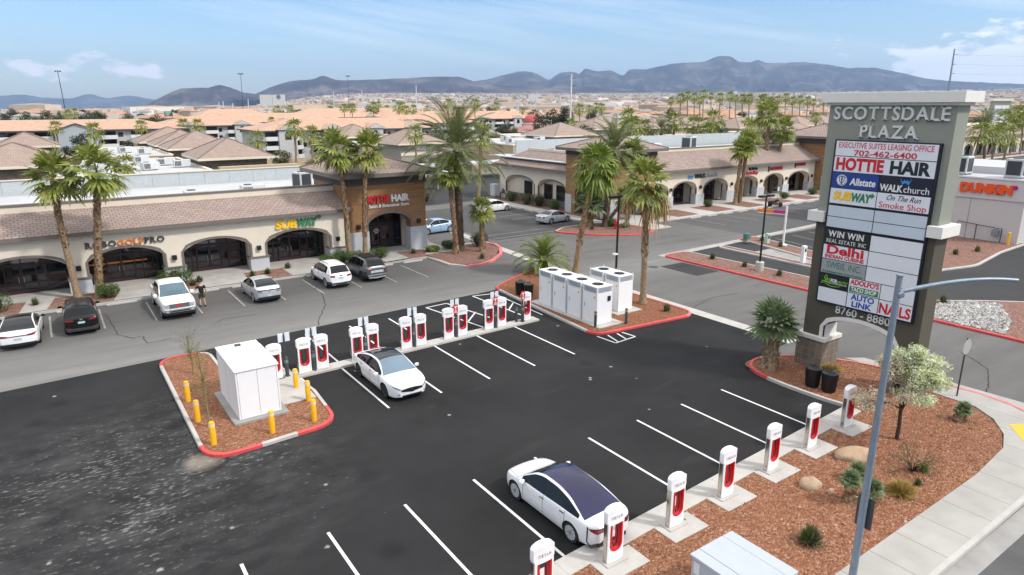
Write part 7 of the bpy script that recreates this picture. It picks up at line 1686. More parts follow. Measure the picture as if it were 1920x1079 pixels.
for x, y, l in ((-1.7, 53.2, 'grey green wispy plant by the second west pier'), (7.9, 52.6, 'spiky plant right of the white pickup'), (8.5, 53.4, 'wispy plant at the pier behind the man'), (12.2, 52.8, 'wispy plant behind the silver hatchback, left'), (13.4, 53.0, 'spiky green plant behind the silver hatchback, right'), (15.3, 54.0, 'spiky plant under the sandwich shop arch'), (26.3, 53.2, 'green tuft in the bed by the tower, left'), (27.6, 53.0, 'green tuft in the bed by the tower, right'), (30.3, 48.0, 'small tuft in the corner island gravel'), (31.9, 28.2, 'lone little tuft in the tip of the cabinet island'), (46.2, 29.6, 'little tuft in the narrow gravel strip, near'), (46.5, 33.0, 'little tuft in the narrow gravel strip, far'), (46.6, 36.4, 'little tuft at the red end of the gravel strip'), (57.2, 38.9, 'bushy tuft on the clearance bar island'), (56.2, 36.2, 'round tuft right of the clearance bar'), (48.7, 18.8, 'green tuft above the white stones'), (66, 25.2, 'dry tuft below the pale building, left'), (69, 24.6, 'dry tuft below the pale building, right'), (47.6, 53.2, 'small tuft left of the hydrant island palms')):
    tuft(x, y, .4, .6, l, LEAF_S if hash_(l) % 2 else LEAF_B, 130, .14, wd=.02)
# boulders
def boulder(x, y, rx, ry, h, label, mat, rot=0):
    bm = bmesh.new(); bmesh.ops.create_icosphere(bm, subdivisions=3, radius=1); rr = random.Random(hash_(label)); from mathutils import noise as nz_
    off = Vector((rr.uniform(0, 9), rr.uniform(0, 9), rr.uniform(0, 9)))
    for v in bm.verts:
        k = 1 + .28 * nz_.noise(v.co * 1.3 + off) + .1 * nz_.noise(v.co * 3.5 + off); v.co = Vector((v.co.x * rx * k, v.co.y * ry * k, v.co.z * h * k))
    for f in bm.faces: f.smooth = True
    me = bpy.data.meshes.new('boulder'); bm.to_mesh(me); bm.free(); me.materials.append(mat); o = bpy.data.objects.new('boulder', me); COL.objects.link(o); o.location = (x, y, .15); o.rotation_euler = (0, 0, rot); tag(o, label, 'boulder')
BOUL = mk_bark('pinkish_sandstone', (.36, .24, .15), (.50, .39, .28), 2.2); BOUL_G = mk_bark('dark_rock', (.13, .11, .095), (.24, .2, .17), 3)
boulder(23.7, 11.2, .80, .42, .34, 'flat pinkish boulder between the last chargers and the pear tree', BOUL, R(-32)); boulder(20.45, 11.0, .38, .28, .32, 'small tan boulder with brown patches in the orange bed', BOUL, R(-25)); boulder(56.3, 13.2, .8, .6, .5, 'dark boulder right of the white stones', BOUL_G); boulder(20.6, 10.35, .14, .1, .14, 'little pink stone below the small tan boulder', BOUL)
# blossoming tree
t = thing('pear_tree', 'small tree in white and lime blossom behind the street light', 'tree', (26.45, 11.0, .12)); rr = random.Random(21)
m_ = MB(); m_.tube([(0, 0, 0), (.03, 0, .6), (0, .03, 1.25)], [.085, .075, .07], 8); tips = []
def branch(p, a, e, l, r, dep):
    q = p + Vector((math.cos(a) * math.cos(e), math.sin(a) * math.cos(e), math.sin(e))) * l; m_.tube([p, q], [r, r * .65], 5)
    if dep == 0 or l < .22: tips.append(q); return
    for k in range(3): branch(q, a + rr.uniform(-1.1, 1.1), max(.05, e + rr.uniform(-.6, .5)), l * rr.uniform(.6, .85), r * .62, dep - 1)
    tips.append(q)
for k in range(8): branch(Vector((0, .02, 1.1 + .05 * k)), k * 2 * PI / 8 + rr.uniform(-.3, .3), rr.uniform(.45, 1.35), rr.uniform(.66, .86), .035, 3)
m_.build('trunk', BARK_T, t); A_, B_ = MB(), MB()
for q in tips:
    if q.z < 1.05: q.z = 1.05 + rr.random() * .4
    mb = B_ if (q.x * _fy - q.y * _fx) < -.35 and q.z > 1.5 else A_; leaf_cloud(mb, rr, q, (.25, .25, .2), 60 if mb is A_ else 30, .05, 2, 1)
A_.build('blossom', BLOSSOM, t); B_.build('fading_blossom', BLOSSOM_D, t)
# young palo verde trees on the transformer island
def wisp(bx, by, tx, ty, label):
    b = gp(bx, by, .11); c = up(tx, ty, b) - b; t = thing('young_tree', label, 'tree', b); rr = random.Random(hash_(label)); m_ = MB(); lf = MB()
    m_.tube([(0, 0, 0), (c.x * .5 + .04, c.y * .5, c.z * .5), tuple(c)], [.045, .035, .02], 7)
    for _ in range(46):
        t0 = rr.uniform(.35, 1.0); p = c * t0; a = rr.uniform(0, 2 * PI); e = rr.uniform(.2, 1.3); pts = [p]
        for k in range(4): p = p + Vector((math.cos(a) * math.cos(e), math.sin(a) * math.cos(e), math.sin(e))) * .2; a += rr.uniform(-.4, .4); pts.append(p)
        m_.tube(pts, [.009, .007, .005, .004, .003], 3)
        for q in pts[1:]: leaf_cloud(lf, rr, q, (.1, .1, .1), 8, .018, 2, 1)
    m_.build('trunk', M('olive_bark', (.20, .19, .06), .8, .3, 8), t); lf.build('foliage', LEAF_S, t)
wisp(363, 701, 350, 632, 'young wispy green tree left of the transformer, farther one'); wisp(393, 800, 369, 655, 'young wispy green tree left of the transformer, nearer one')
# dark trees of the middle distance: trunk, limbs and an uneven crown of leaf clumps
TREES = []
def tree_proto(seed, h, w_, mat, n=26):
    rr = random.Random(seed); t = MB(); f = MB(); t.tube([(0, 0, 0), (.1, 0, h * .3), (0, .1, h * .55)], [.22, .17, .1], 7)
    for k in range(n):
        a = rr.uniform(0, 2 * PI); z = h * rr.uniform(.28, .95); r = w_ * math.sqrt(max(.05, 1 - ((z / h - .55) / .5) ** 2)) * rr.uniform(.3, .85); c = (r * math.cos(a), r * math.sin(a), z)
        t.tube([(0, 0, h * .4), c], [.07, .02], 4); leaf_cloud(f, rr, c, (w_ * .36, w_ * .36, h * .13), 60, .22, 2, .7)
    a, b = t.build('trunk', BARK_T), f.build('crown', mat); r_ = (a.data, b.data); bpy.data.objects.remove(a); bpy.data.objects.remove(b); TREES.append(r_)
for s, h, w_, m__ in ((1, 5, 2.4, LEAF_T), (2, 6, 2.8, LEAF_T), (3, 4.5, 2.6, LEAF_S), (4, 7, 2.2, LEAF_T), (5, 4, 2.6, LEAF_B)): tree_proto(s, h, w_, m__)
def tree(px, py, D, s, v, label, group=None):
    b = far(px, py, D); b.z = 0; t = thing('leafy_tree', label, 'tree', b, hash_(label + str(px)) * .01, group); t.scale = (s,) * 3
    for nm, me in zip(('trunk', 'crown'), TREES[v]): o = bpy.data.objects.new(nm, me); COL.objects.link(o); o.parent = t
for px, D, s, v, l in ((575, 120, .8, 2, 'pale bushy tree behind the brown tower roof, left'), (838, 115, .9, 2, 'light green tree below the big date palm crown'), (150, 150, 1.0, 3, 'dark tree beside the fan palm before the orange roof'), (127, 150, .9, 0, 'dark low tree left of the fan palm before the orange roof'), (1040, 300, 1.9, 1, 'dark tree left of the white pole base'), (1060, 300, 1.8, 3, 'dark tree right of the white pole base'), (1150, 170, 1.3, 2, 'sage green tree behind the east tower'), (1420, 230, 1.6, 2, 'sage green tree before the distant palm row'), (1340, 200, 1.4, 1, 'dark tree above the suites board'), (460, 130, .9, 4, 'green bushy tree beside the white carport'), (440, 140, .9, 2, 'pale bushy tree beside the white carport'), (1730, 210, 1.6, 1, 'dark tree hidden mostly by the monument'), (1835, 260, 1.9, 2, 'pale tree beyond the far pylon sign')):
    tree(px, 250, D, s, v, l)
for px, D, s, v in ((345, 240, 1.1, 1), (385, 250, 1.1, 4), (415, 235, 1.0, 0), (530, 180, 1.0, 2), (572, 175, 1.0, 1), (640, 205, 1.1, 4), (675, 200, 1.0, 1), (725, 205, 1.0, 3), (785, 200, 1.1, 1), (860, 250, 1.3, 4), (905, 255, 1.3, 1), (945, 260, 1.3, 0), (15, 300, 1.6, 1), (40, 290, 1.5, 0), (62, 300, 1.7, 1), (85, 285, 1.5, 0), (100, 300, 1.8, 1), (125, 290, 1.6, 4), (150, 300, 1.7, 0), (168, 290, 1.7, 1), (190, 300, 1.5, 3), (215, 290, 1.5, 0), (240, 300, 1.6, 1), (270, 300, 1.4, 0), (300, 310, 1.5, 1), (450, 235, 1.1, 1), (500, 235, 1.0, 4), (560, 245, 1.1, 0), (620, 215, 1.0, 2), (700, 225, 1.1, 1), (760, 215, 1.1, 0), (30, 125, .9, 1), (215, 150, .9, 4), (245, 165, 1.0, 0), (305, 170, .9, 2), (430, 165, 1.1, 2), (470, 150, .9, 4), (525, 140, .9, 2), (600, 145, 1.0, 3), (655, 150, .9, 2), (690, 160, 1.0, 0), (745, 165, 1.1, 1), (800, 125, .9, 2), (820, 190, 1.2, 1), (870, 200, 1.3, 0), (925, 190, 1.2, 2), (950, 210, 1.3, 1), (1010, 230, 1.4, 3), (1100, 190, 1.3, 1), (1135, 150, 1.2, 2), (1165, 140, 1.1, 4), (1215, 160, 1.2, 1), (1250, 190, 1.4, 2), (1320, 170, 1.2, 1), (1365, 150, 1.1, 4), (1390, 170, 1.2, 2), (1450, 200, 1.4, 1), (1490, 190, 1.3, 2), (1540, 200, 1.3, 1)):
    tree(px, 250, D, s, v, 'leafy tree among the offices and flats behind the shops', 'trees among the offices')
rr = random.Random(77)
for i in range(75):
    px = rr.choice([rr.uniform(0, 330), rr.uniform(850, 1560), rr.uniform(1820, 1960), rr.uniform(330, 1000)]); D = rr.uniform(330, 800); tree(px, 215, D, rr.uniform(1.0, 1.9), rr.randrange(5), 'distant dark tree among the far roofs', 'distant trees among the far roofs')
# ------------------------------------------------------------------ the middle distance: offices, flats, carports
def office(x0, x1, y0, y1, zb, label, towers=(), wall=TAN, roofmat=TILE_F, acs=0, wins=True, group=None):
    t = thing('office_building', label, 'building', (0, 0, 0), 0, group)
    m_ = MB(); m_.box(x0, x1, y0, y1, 0, zb); m_.build('wall', wall, t)
    m_ = MB(); m_.box(x0 - .12, x1 + .12, y0 - .12, y0 + .3, zb, zb + .28); m_.box(x0 - .12, x0 + .3, y0 + .3, y1 + .12, zb, zb + .28); m_.box(x1 - .3, x1 + .12, y0 + .3, y1 + .12, zb, zb + .28); m_.box(x0 + .3, x1 - .3, y1 - .3, y1 + .12, zb, zb + .28); m_.build('parapet', CREAM_L, t)
    m_ = MB(); m_.box(x0 + .3, x1 - .3, y0 + .3, y1 - .3, zb + .001, zb + .04); m_.build('flat_roof', ROOFW, t)
    for (a, b, c, d, ze, zp, wm) in towers:
        m_ = MB(); m_.box(a, b, c, d, 0, ze - .3); m_.build('tower_wall', wm, t)
        m_ = MB(); hip_roof(m_, a, b, c, d, ze, zp, 1.0, .35); tr_ = m_.build('tower_roof', [roofmat, CREAM_L], t); rc = ridge_caps(tr_, a, b, c, d, ze, zp, 1.0, RIDGE)
    if wins:
        k = max(1, int((x1 - x0) / 6))
        for i in range(k):
            x = x0 + (i + .5) * (x1 - x0) / k; m_ = MB(); m_.box(x - .9, x + .9, y0 - .06, y0 - .005, 1.0, 2.8); w_ = m_.build('window', CREAM_L, t); m_ = MB(); m_.box(x - .7, x + .7, y0 - .075, y0 - .061, 1.2, 2.6); m_.build('pane', GLASS, w_)
        k = max(1, int((y1 - y0) / 7))
        for i in range(k):
            y = y0 + (i + .5) * (y1 - y0) / k; m_ = MB(); m_.box(x0 - .06, x0 - .005, y - .9, y + .9, 1.0, 2.8); w_ = m_.build('window', CREAM_L, t); m_ = MB(); m_.box(x0 - .075, x0 - .061, y - .7, y + .7, 1.2, 2.6); m_.build('pane', GLASS, w_)
    return t
o1 = office(1.5, 19.3, 100, 128, 4.2, 'tan office with white flat roof and stone tower behind the west shops', [(19.6, 28.5, 106.5, 117.5, 5.6, 8.2, STONEB)])
m_ = MB(); m_.box(20.8, 31.5, 101.6, 102.4, 0, 4.3); m_.box(20.6, 31.7, 101.4, 102.6, 4.3, 4.6); m_.build('sign_wall', TAN, o1)
text_mesh('lettering', 'PLAZA', .8, LET_K, o1, depth=.04, width=3.6, bold=.02, mtx=face_S(24.3, 101.5, 3.6)); text_mesh('lettering', 'SUITES', .8, LET_K, o1, depth=.04, width=3.6, bold=.02, mtx=face_S(29.2, 101.5, 3.6))
m_ = MB(); m_.lathe([(.38, -.05), (.38, .05), (.2, .05)], 14); o = m_.build('emblem', LET_W, o1); o.matrix_local = face_S(26.75, 101.5, 3.6)
office(6, 19.0, 130, 158, 4.6, 'tan office with white roof, second block behind the west shops', [(19.8, 29.5, 134, 143, 5.6, 8.4, STONEB), (19.6, 28.8, 148, 157, 5.6, 8.2, STONEB)])
office(19, 34, 176, 190, 4.4, 'low office with one hip roof before the balconied block', [(18.6, 30, 163, 174, 5.6, 8.4, STONEB)])
office(-16, -9.2, 98, 120, 4.2, 'office with stone tower at the left frame edge', [(-8.6, 3.2, 106.5, 118, 5.6, 8.2, STONEB)])
office(-18, -7, 150, 172, 4.2, 'office with small hip roof left, before the grey gable wall', [(-6, 2.6, 158, 168, 5.6, 8.0, STONEB)])
for i, (x, y) in enumerate([(6, 108), (9.5, 112), (12.5, 106.5), (15.5, 114), (8, 120), (13, 121), (17, 109), (10, 137), (13, 142), (15.5, 136)]): ac_unit((x, y, 4.65 if y > 129 else 4.25), R(8 * (i % 3)), 'grey white unit on the white flat office roof behind the west shops', 1.1, 0, 'units on the office roofs')
t8 = office(58, 75, 140, 158, 4.4, 'olive grey office with hip roof and white number behind the brown tower', [(60.2, 69.5, 125.5, 137, 5.6, 8.2, OLIVE)])
m_ = MB(); m_.box(60.1, 69.6, 125.38, 125.49, 3.1, 3.7); m_.build('band', CREAM_L, t8); text_mesh('lettering', '8820', 1.0, LET_W, t8, depth=.04, width=2.6, bold=.03, mtx=face_S(64.5, 125.4, 4.5))
office(64, 80, 172, 185, 4.4, 'office with hip roof before the orange roof with arched dormers', [(61.5, 71, 160, 171, 5.6, 8.4, OLIVE)])
c_ = gp(962, 273, 4.6)
office(c_.x, c_.x + 24, c_.y, c_.y + 26, 4.5, 'tan office with white flat roof left of the east corner tower')
for i, (dx, dy) in enumerate([(5, 8), (9, 16), (14, 9)]): ac_unit((c_.x + dx, c_.y + dy, 4.55), 0, 'grey unit on the flat roof of the tan office left of the east tower', 1.2, 0, 'units on the tan office roof')
office(108, 130, 150, 168, 4.6, 'grey office with hip roof and parapets behind the east wing', [(108.2, 121.5, 135.8, 148.5, 5.6, 8.6, OLIVE)])
office(150, 172, 180, 196, 4.6, 'office with hip roof farther behind the east wing', [(148.5, 161, 167, 179, 5.6, 8.8, OLIVE)])
o2 = office(120, 150, 113, 128, 5.2, 'office carrying the dark suites board behind the east shops')
m_ = MB(); m_.box(126, 135.5, 112.7, 112.99, 3.6, 5.6); m_.build('sign_board', PAN_K, o2); text_mesh('lettering', 'PLAZA  SUITES', 1.0, LET_W, o2, depth=.03, width=8.6, mtx=face_S(130.8, 112.65, 4.6))
for i, (px, py, w_, d) in enumerate([(1352, 226, 16, 14), (1280, 224, 16, 14), (1120, 226, 18, 14), (1430, 224, 16, 14), (1225, 240, 18, 12), (1385, 240, 20, 12), (1500, 236, 14, 12), (1460, 246, 18, 12), (1545, 232, 14, 12)]):
    b = gp(px, py, 5.5) if py > 230 else far(px, 215, 260); office(b.x, b.x + w_, b.y + d, b.y + d + 10, 4.4, 'pale hip roofed office in the distant park behind the east shops', [(b.x, b.x + w_, b.y, b.y + d, 5.6, 8.8, TAN)], wins=False, group='distant hip roofed offices')
# balconied flats under orange tiles
WALLG = M('blue_grey_stucco', (.45, .45, .445), .9, .05, .3); WALLW = M('white_stucco', (.62, .62, .61), .9, .04, .3)
def flats(x0, x1, y0, y1, ze, zp, label, bal=6, dorm=1, gable=None):
    t = thing('apartment_building', label, 'building')
    m_ = MB(); m_.box(x0, x1, y0, y1, 0, ze - .3); m_.build('wall', WALLG, t)
    m_ = MB(); hip_roof(m_, x0, x1, y0, y1, ze, zp, 1.0, .35); rf = m_.build('roof', [TILE_O, GREY_D], t)
    n = bal; sw_ = (x1 - x0) / n; hs = (ze - .4) / 3
    for i in range(n):
        a, b = x0 + i * sw_ + sw_ * .12, x0 + i * sw_ + sw_ * .62
        for k in range(3):
            z = k * hs + .15
            m_ = MB(); m_.box(a, b, y0 - .05, y0 - .004, z + hs * .42, z + hs * .95); m_.build('window', GLASS, t)
            m_ = MB(); m_.box(a - .2, b + .2, y0 - 1.2, y0 - 1.05, z, z + hs * .45); m_.box(a - .2, b + .2, y0 - 1.05, y0 - .006, z, z + .1); m_.build('balcony', WALLW, t)
        m_ = MB(); m_.box(b + .5, b + .5 + sw_ * .16, y0 - .05, y0 - .004, hs * 2.3, hs * 2.8); m_.box(b + .5, b + .5 + sw_ * .16, y0 - .05, y0 - .004, hs * 1.3, hs * 1.8); m_.build('window', GLASS, t)
    for i in range(dorm):
        cx = x0 + (i + .5) * (x1 - x0) / dorm; g_ = MB(); wd = 2.2
        g_.box(cx - wd, cx + wd, y0 - 1.6, y0 - .01, 0, ze + .2); g_.build('bay_wall', WALLG, t)
        g_ = MB(); z = ze + .2; P_ = [(cx - wd - .5, y0 - 2.1), (cx + wd + .5, y0 - 2.1)]
        g_.face([(cx - wd - .5, y0 - 2.1, z), (cx, y0 - 2.1, z + 1.3), (cx, y0 + 4, z + 1.3), (cx - wd - .5, y0 + 4, z)]); g_.face([(cx, y0 - 2.1, z + 1.3), (cx + wd + .5, y0 - 2.1, z), (cx + wd + .5, y0 + 4, z), (cx, y0 + 4, z + 1.3)])
        g_.face([(cx - wd - .5, y0 - 2.05, z), (cx + wd + .5, y0 - 2.05, z), (cx, y0 - 2.05, z + 1.25)], 1); g_.build('gable_roof', [TILE_O, WALLG], t)
        g_ = MB(); q = [(cx + .8 * math.cos(a), y0 - 1.62, ze - 1.2 + .9 * math.sin(a)) for a in [PI * k / 8 for k in range(9)]]; g_.face(q); g_.box(cx - .8, cx + .8, y0 - 1.64, y0 - 1.605, ze - 2.2, ze - 1.2); g_.build('window', GLASS, t)
    if gable:
        a, b = gable; g_ = MB(); g_.box(a, b, y0 - 3, y0 - .01, 0, ze); g_.face([(a, y0 - 3, ze), (b, y0 - 3, ze), ((a + b) / 2, y0 - 3, ze + 1.6)]); g_.build('gable_wall', M('pale_blue_grey_stucco', (.36, .40, .43), .9, .03), t)
        g_ = MB(); m = (a + b) / 2; g_.face([(a - .6, y0 - 3.6, ze - .1), (m, y0 - 3.6, ze + 1.75), (m, y0 + 6, ze + 1.75), (a - .6, y0 + 6, ze - .1)]); g_.face([(m, y0 - 3.6, ze + 1.75), (b + .6, y0 - 3.6, ze - .1), (b + .6, y0 + 6, ze - .1), (m, y0 + 6, ze + 1.75)]); g_.build('gable_roof', TILE_O, t)
    return t
flats(-50, 34, 206, 226, 7.0, 9.4, 'grey and white flats with long orange roof and blank gable at the left', 12, 0, (4, 13))
flats(30, 62, 228, 248, 7.0, 9.6, 'grey flats with orange roof and small gables behind the left fan palm pair', 5, 2)
flats(50, 104, 262, 282, 7.0, 10.2, 'grey flats with orange roof, farther row in the middle left', 7, 3)
flats(45.5, 92, 172, 192, 7.0, 9.7, 'grey flats under the broad orange roof with arched dormers behind the offices', 8, 4)
flats(95, 135, 215, 235, 7.0, 9.7, 'orange roofed flats partly behind the feathery date palm', 5, 2)
flats(137, 200, 268, 288, 7.0, 10.5, 'orange roofed flats right of the feathery date palm', 8, 3)
flats(100, 175, 320, 340, 7.5, 11.6, 'farthest long orange roof in the middle', 8, 3)
flats(58, 95, 330, 350, 7.0, 11.4, 'farthest orange roof below the white billboard', 5, 1)
flats(205, 240, 300, 318, 7.0, 10.2, 'orange roof beside the red dome', 3, 1)
# red domed pavilion
b = far(997, 240, 250); t = thing('domed_building', 'small white tower with a red dome right of the orange roofs', 'building', (b.x, b.y, 0)); m_ = MB(); m_.lathe([(3.2, 0), (3.2, 6.4), (3.5, 6.4), (3.5, 6.9)], 16); m_.build('wall', WALLW, t)
m_ = MB(); m_.lathe([(3.3 * math.cos(a), 6.9 + 3.0 * math.sin(a)) for a in [PI / 2 * k / 7 for k in range(7)]] + [(.05, 9.9)], 18); m_.build('dome', M('red_dome', (.42, .07, .06), .5), t, smooth=True)
m_ = MB(); hip_roof(m_, -14, 10, -14, -4, 4.6, 6.4, 1, .3); m_.build('roof', [M('red_roof', (.34, .15, .13), .8, .15), WALLW], t); m_ = MB(); m_.box(-14, 10, -14, -4, 0, 4.2); m_.build('hall_wall', M('pink_stucco', (.5, .33, .27), .9), t)
# carports
def carport(x0, x1, y0, y1, z, label):
    t = thing('carport', label, 'carport'); m_ = MB(); m_.box(x0, x1, y0, y1, z, z + .3); m_.build('roof', ROOFW, t)
    n = max(2, int((x1 - x0) / 6))
    for i in range(n):
        x = x0 + 1 + i * (x1 - x0 - 2) / (n - 1); m_ = MB(); m_.box(x - .12, x + .12, (y0 + y1) / 2 - .12, (y0 + y1) / 2 + .12, 0, z); m_.build('post', TAN, t)
carport(38, 53, 93, 98, 2.6, 'white carport roof behind the big date palm, nearer one'); carport(46, 75, 104, 109, 2.6, 'white carport roof behind the big date palm, farther one'); carport(30, 52, 176, 182, 2.6, 'white carport before the balconied flats')
mb = MB(); mb.box(37.5, 42.5, 84, 88, 0, 1.7); en = mb.build('trash_enclosure', M('maroon_block', (.12, .04, .04), .8), bevel=.03); tag(en, 'low maroon walled enclosure across the side lane', 'enclosure')
shrub(43.5, 83.5, 2.0, .8, 1.6, 'shaggy hedge beside the maroon enclosure', LEAF_S, 2.4, 900, .08, 0)
mb = MB(); mb.box(27, 60, 150.0, 150.3, 0, 1.6); tag(mb.build('block_wall', TAN), 'low tan block wall between the offices and the lane', 'wall')
for i, x in enumerate((30, 33, 36, 39, 42)): shrub(x, 118 + i * 3, .9, .9, 1.1, ['round bush in the far median row, leftmost', 'round bush in the far median row, second', 'round bush in the far median row, middle', 'round bush in the far median row, fourth', 'round bush in the far median row, rightmost'][i], LEAF_T, 2, 260, .13, .1)
bed('gravel_bed', [(29, 112), (33, 112), (46, 134), (42, 134)], GRAV_P, .05)
# far arcade at the right with its pylon
C3 = thing('retail_building', 'far cream arcade with pink roof at the right edge beyond the pale drive-through', 'building'); T3 = lambda u, z, d: (u, 78 + d, z)
b3 = [(184 + 7.2 * i, 189.4 + 7.2 * i) for i in range(9)]
mb = MB(); arch_wall(mb, 182, 250, 5.0, b3, T3, 2.3, .95, .7); mb.build('arcade_wall', CREAM_L, C3)
mb = MB(); mb.box(182, 250, 80.5, 80.8, 0, 4.9); mb.build('wall', GREYP, C3)
for a, b in b3: m_ = MB(); m_.box(a + .3, b - .3, 80.40, 80.49, .1, 3); m_.build('window', GLASS, C3); m_ = MB(); m_.box(b - .05, b + 1.85, 77.9, 78.8, 0, 1.7); m_.build('pier_base', GREYP, C3)
mb = MB(); mb.face([(181, 77.2, 5.1), (251, 77.2, 5.1), (251, 81.5, 7.4), (181, 81.5, 7.4)]); mb.face([(181, 77.2, 4.8), (251, 77.2, 4.8), (251, 77.2, 5.1), (181, 77.2, 5.1)], 1); mb.build('roof', [TILE_F, TRIMB], C3)
mb = MB(); mb.box(181, 251, 81.5, 95, 0, 7.7); mb.build('parapet', CREAM_L, C3); tower(C3, 171, 182, 75, 86, 7.4, 8.3, 10.2)
rect('far_kerb_walk', 165, 252, 70.5, 77, .05, CONC_P); rect('far_gravel', 165, 250, 72.5, 76, .06, GRAV_P); rect('far_parking', 140, 260, 40, 70, .005, ASPH_S)
b = far(1862, 270, 210); t = thing('pylon_sign', 'distant grey pylon sign with pale tenant panels right of the monument top', 'sign', (b.x, b.y, 0), R(-35)); m_ = MB(); m_.box(-2.6, 2.6, -.8, .8, 0, 14.3); m_.build('body', SAGE, t); m_ = MB(); m_.box(-3, 3, -1.1, 1.1, 14.3, 15.0); m_.build('cap', OFFW, t)
rr = random.Random(3)
for k in range(9): m_ = MB(); m_.box(-2.2, -.05, -.86, -.81, 3.2 + k * 1.1, 4.2 + k * 1.1); m_.box(.05, 2.2, -.86, -.81, 3.2 + k * 1.1, 4.2 + k * 1.1); m_.build('sign_panel', [PAN_W, PAN_G, PAN_W, PAN_B, PAN_W, PAN_G, PAN_W, PAN_S, PAN_W][k], t)
lot = lot_lamp(161, 68, 6.5, 'dark lamp post in the far lot behind the pale drive-through')
# ------------------------------------------------------------------ tall thin things on the skyline
def mast(px, yb, pt, yt, D, label, mat, r=.35, head=False, arms=False):
    b = far(px, yb, D); tp = far(pt, yt, D); b.z = 0; t = thing('light_mast' if head else 'utility_pole', label, 'mast' if head else 'pole', b); q = tp - b
    m_ = MB(); m_.tube([(0, 0, 0), tuple(q)], [r, r * .6], 8); m_.build('pole', mat, t)
    if head:
        m_ = MB()
        for k in range(8): a = PI / 4 * k; m_.box(q.x + 1.6 * math.cos(a) - .35, q.x + 1.6 * math.cos(a) + .35, q.y + 1.6 * math.sin(a) - .35, q.y + 1.6 * math.sin(a) + .35, q.z - .3, q.z + .35); m_.tube([(q.x, q.y, q.z), (q.x + 1.6 * math.cos(a), q.y + 1.6 * math.sin(a), q.z)], .1, 4)
        m_.build('lamp_ring', GREY_D, t)
    if arms:
        m_ = MB()
        for k in range(3): z = q.z * (.93 - .11 * k); f = z / q.z; m_.tube([(q.x * f, q.y * f, z), (q.x * f + 1.6 * _fy, q.y * f - 1.6 * _fx, z + .15)], .12, 5)
        m_.build('cross_arm', GREY_D, t)
    return t, b, q
STEELW = M('pale_steel', (.58, .59, .60), .5, .05)
mast(124, 212, 108, 134, 480, 'tall dark stadium light mast at the far left', GREY_D, .32, True); mast(455, 205, 451, 139, 520, 'tall thin light mast left of the white billboard', GREY_D, .25, True); mast(653, 200, 652, 143, 620, 'faint thin light mast right of the white billboard', GREY_D, .22, True)
mast(1069, 222, 1072, 139, 260, 'tall white steel pole in the middle of the skyline', STEELW, .42, False, True); mast(781, 206, 780, 160, 480, 'white steel pole above the orange roofs', STEELW, .45); mast(626, 200, 625, 172, 620, 'white pole right of the billboard, shorter', STEELW, .5); mast(679, 200, 678, 169, 640, 'white pole between the faint mast and the tall pole', STEELW, .45)
for i, (x, y) in enumerate([(410, 192), (418, 190), (436, 194), (465, 186), (257, 202)]): mast(x, 208, x, y, 560, 'short white pole at the foot of the left hill', STEELW, .5)[0]['group'] = 'short white poles'
tt, pb_, pq = mast(1776, 190, 1790, 92, 330, 'leaning steel power pole above the monument cap', GALV, .55, False, True)
# its wires, running off to the right
m_ = MB()
for k in range(3):
    z = pq.z * (.93 - .11 * k); f = z / pq.z; p = pb_ + Vector((pq.x * f + 1.6 * _fy, pq.y * f - 1.6 * _fx, z)); e = p + Vector((_fy * 180, -_fx * 180, 3.0)); pts = [p.lerp(e, s / 10) - Vector((0, 0, 8 * (s / 10) * (1 - s / 10))) for s in range(11)]; m_.tube(pts, .035, 4)
tag(m_.build('power_line', GALV), 'thin power lines running right from the leaning pole', 'wires')
def billboard(px0, px1, y0, y1, yb, D, label, n=1):
    a, b, c = far(px0, y0, D), far(px1, y0, D), far(px0, y1, D); t = thing('billboard', label, 'billboard', (a.x, a.y, 0), math.atan2(b.y - a.y, b.x - a.x)); w_ = (b - a).length
    for i in range(n): m_ = MB(); m_.box(w_ / n * i + .2, w_ / n * (i + 1) - .2, -.3, .3, c.z, a.z); m_.build('board', WALLW if True else WHITE, t)
    for i in (.3, .7): m_ = MB(); m_.box(w_ * i - .3, w_ * i + .3, .31, .9, 0, c.z + .5); m_.build('post', STEELW, t)
    return t
bb_ = billboard(486, 534, 178, 197, 205, 560, 'pair of big white boards on the left skyline', 2)
m_ = MB(); m_.lathe([(1.9, -.02), (1.9, .02), (1.1, .02), (1.1, -.02)], 16); o = m_.build('emblem', PAN_S, bb_); o.matrix_local = face_S(15.5, -.33, 19.5)
billboard(990, 1010, 179, 187, 200, 420, 'small white billboard on a post left of the tall white pole'); billboard(967, 974, 187, 193, 200, 420, 'tiny pale billboard left of the small white one')
b = far(308, 212, 330); t = thing('road_sign', 'green highway sign above the orange roof at the left', 'road sign', (b.x, b.y, 0), YAW); m_ = MB(); m_.box(0, 3.9, -.1, .1, 8.0, 10.2); m_.build('board', M('green_road_sign', (.01, .16, .10), .5), t); m_ = MB(); m_.box(.3, .55, .11, .4, 0, 9); m_.box(3.3, 3.55, .11, .4, 0, 9); m_.build('post', ALU, t)
m_ = MB(); [m_.box(.5, 3.2 - .5 * k, -.13, -.11, 9.5 - .55 * k, 9.75 - .55 * k) for k in range(3)]; m_.build('lettering', LET_W, t)
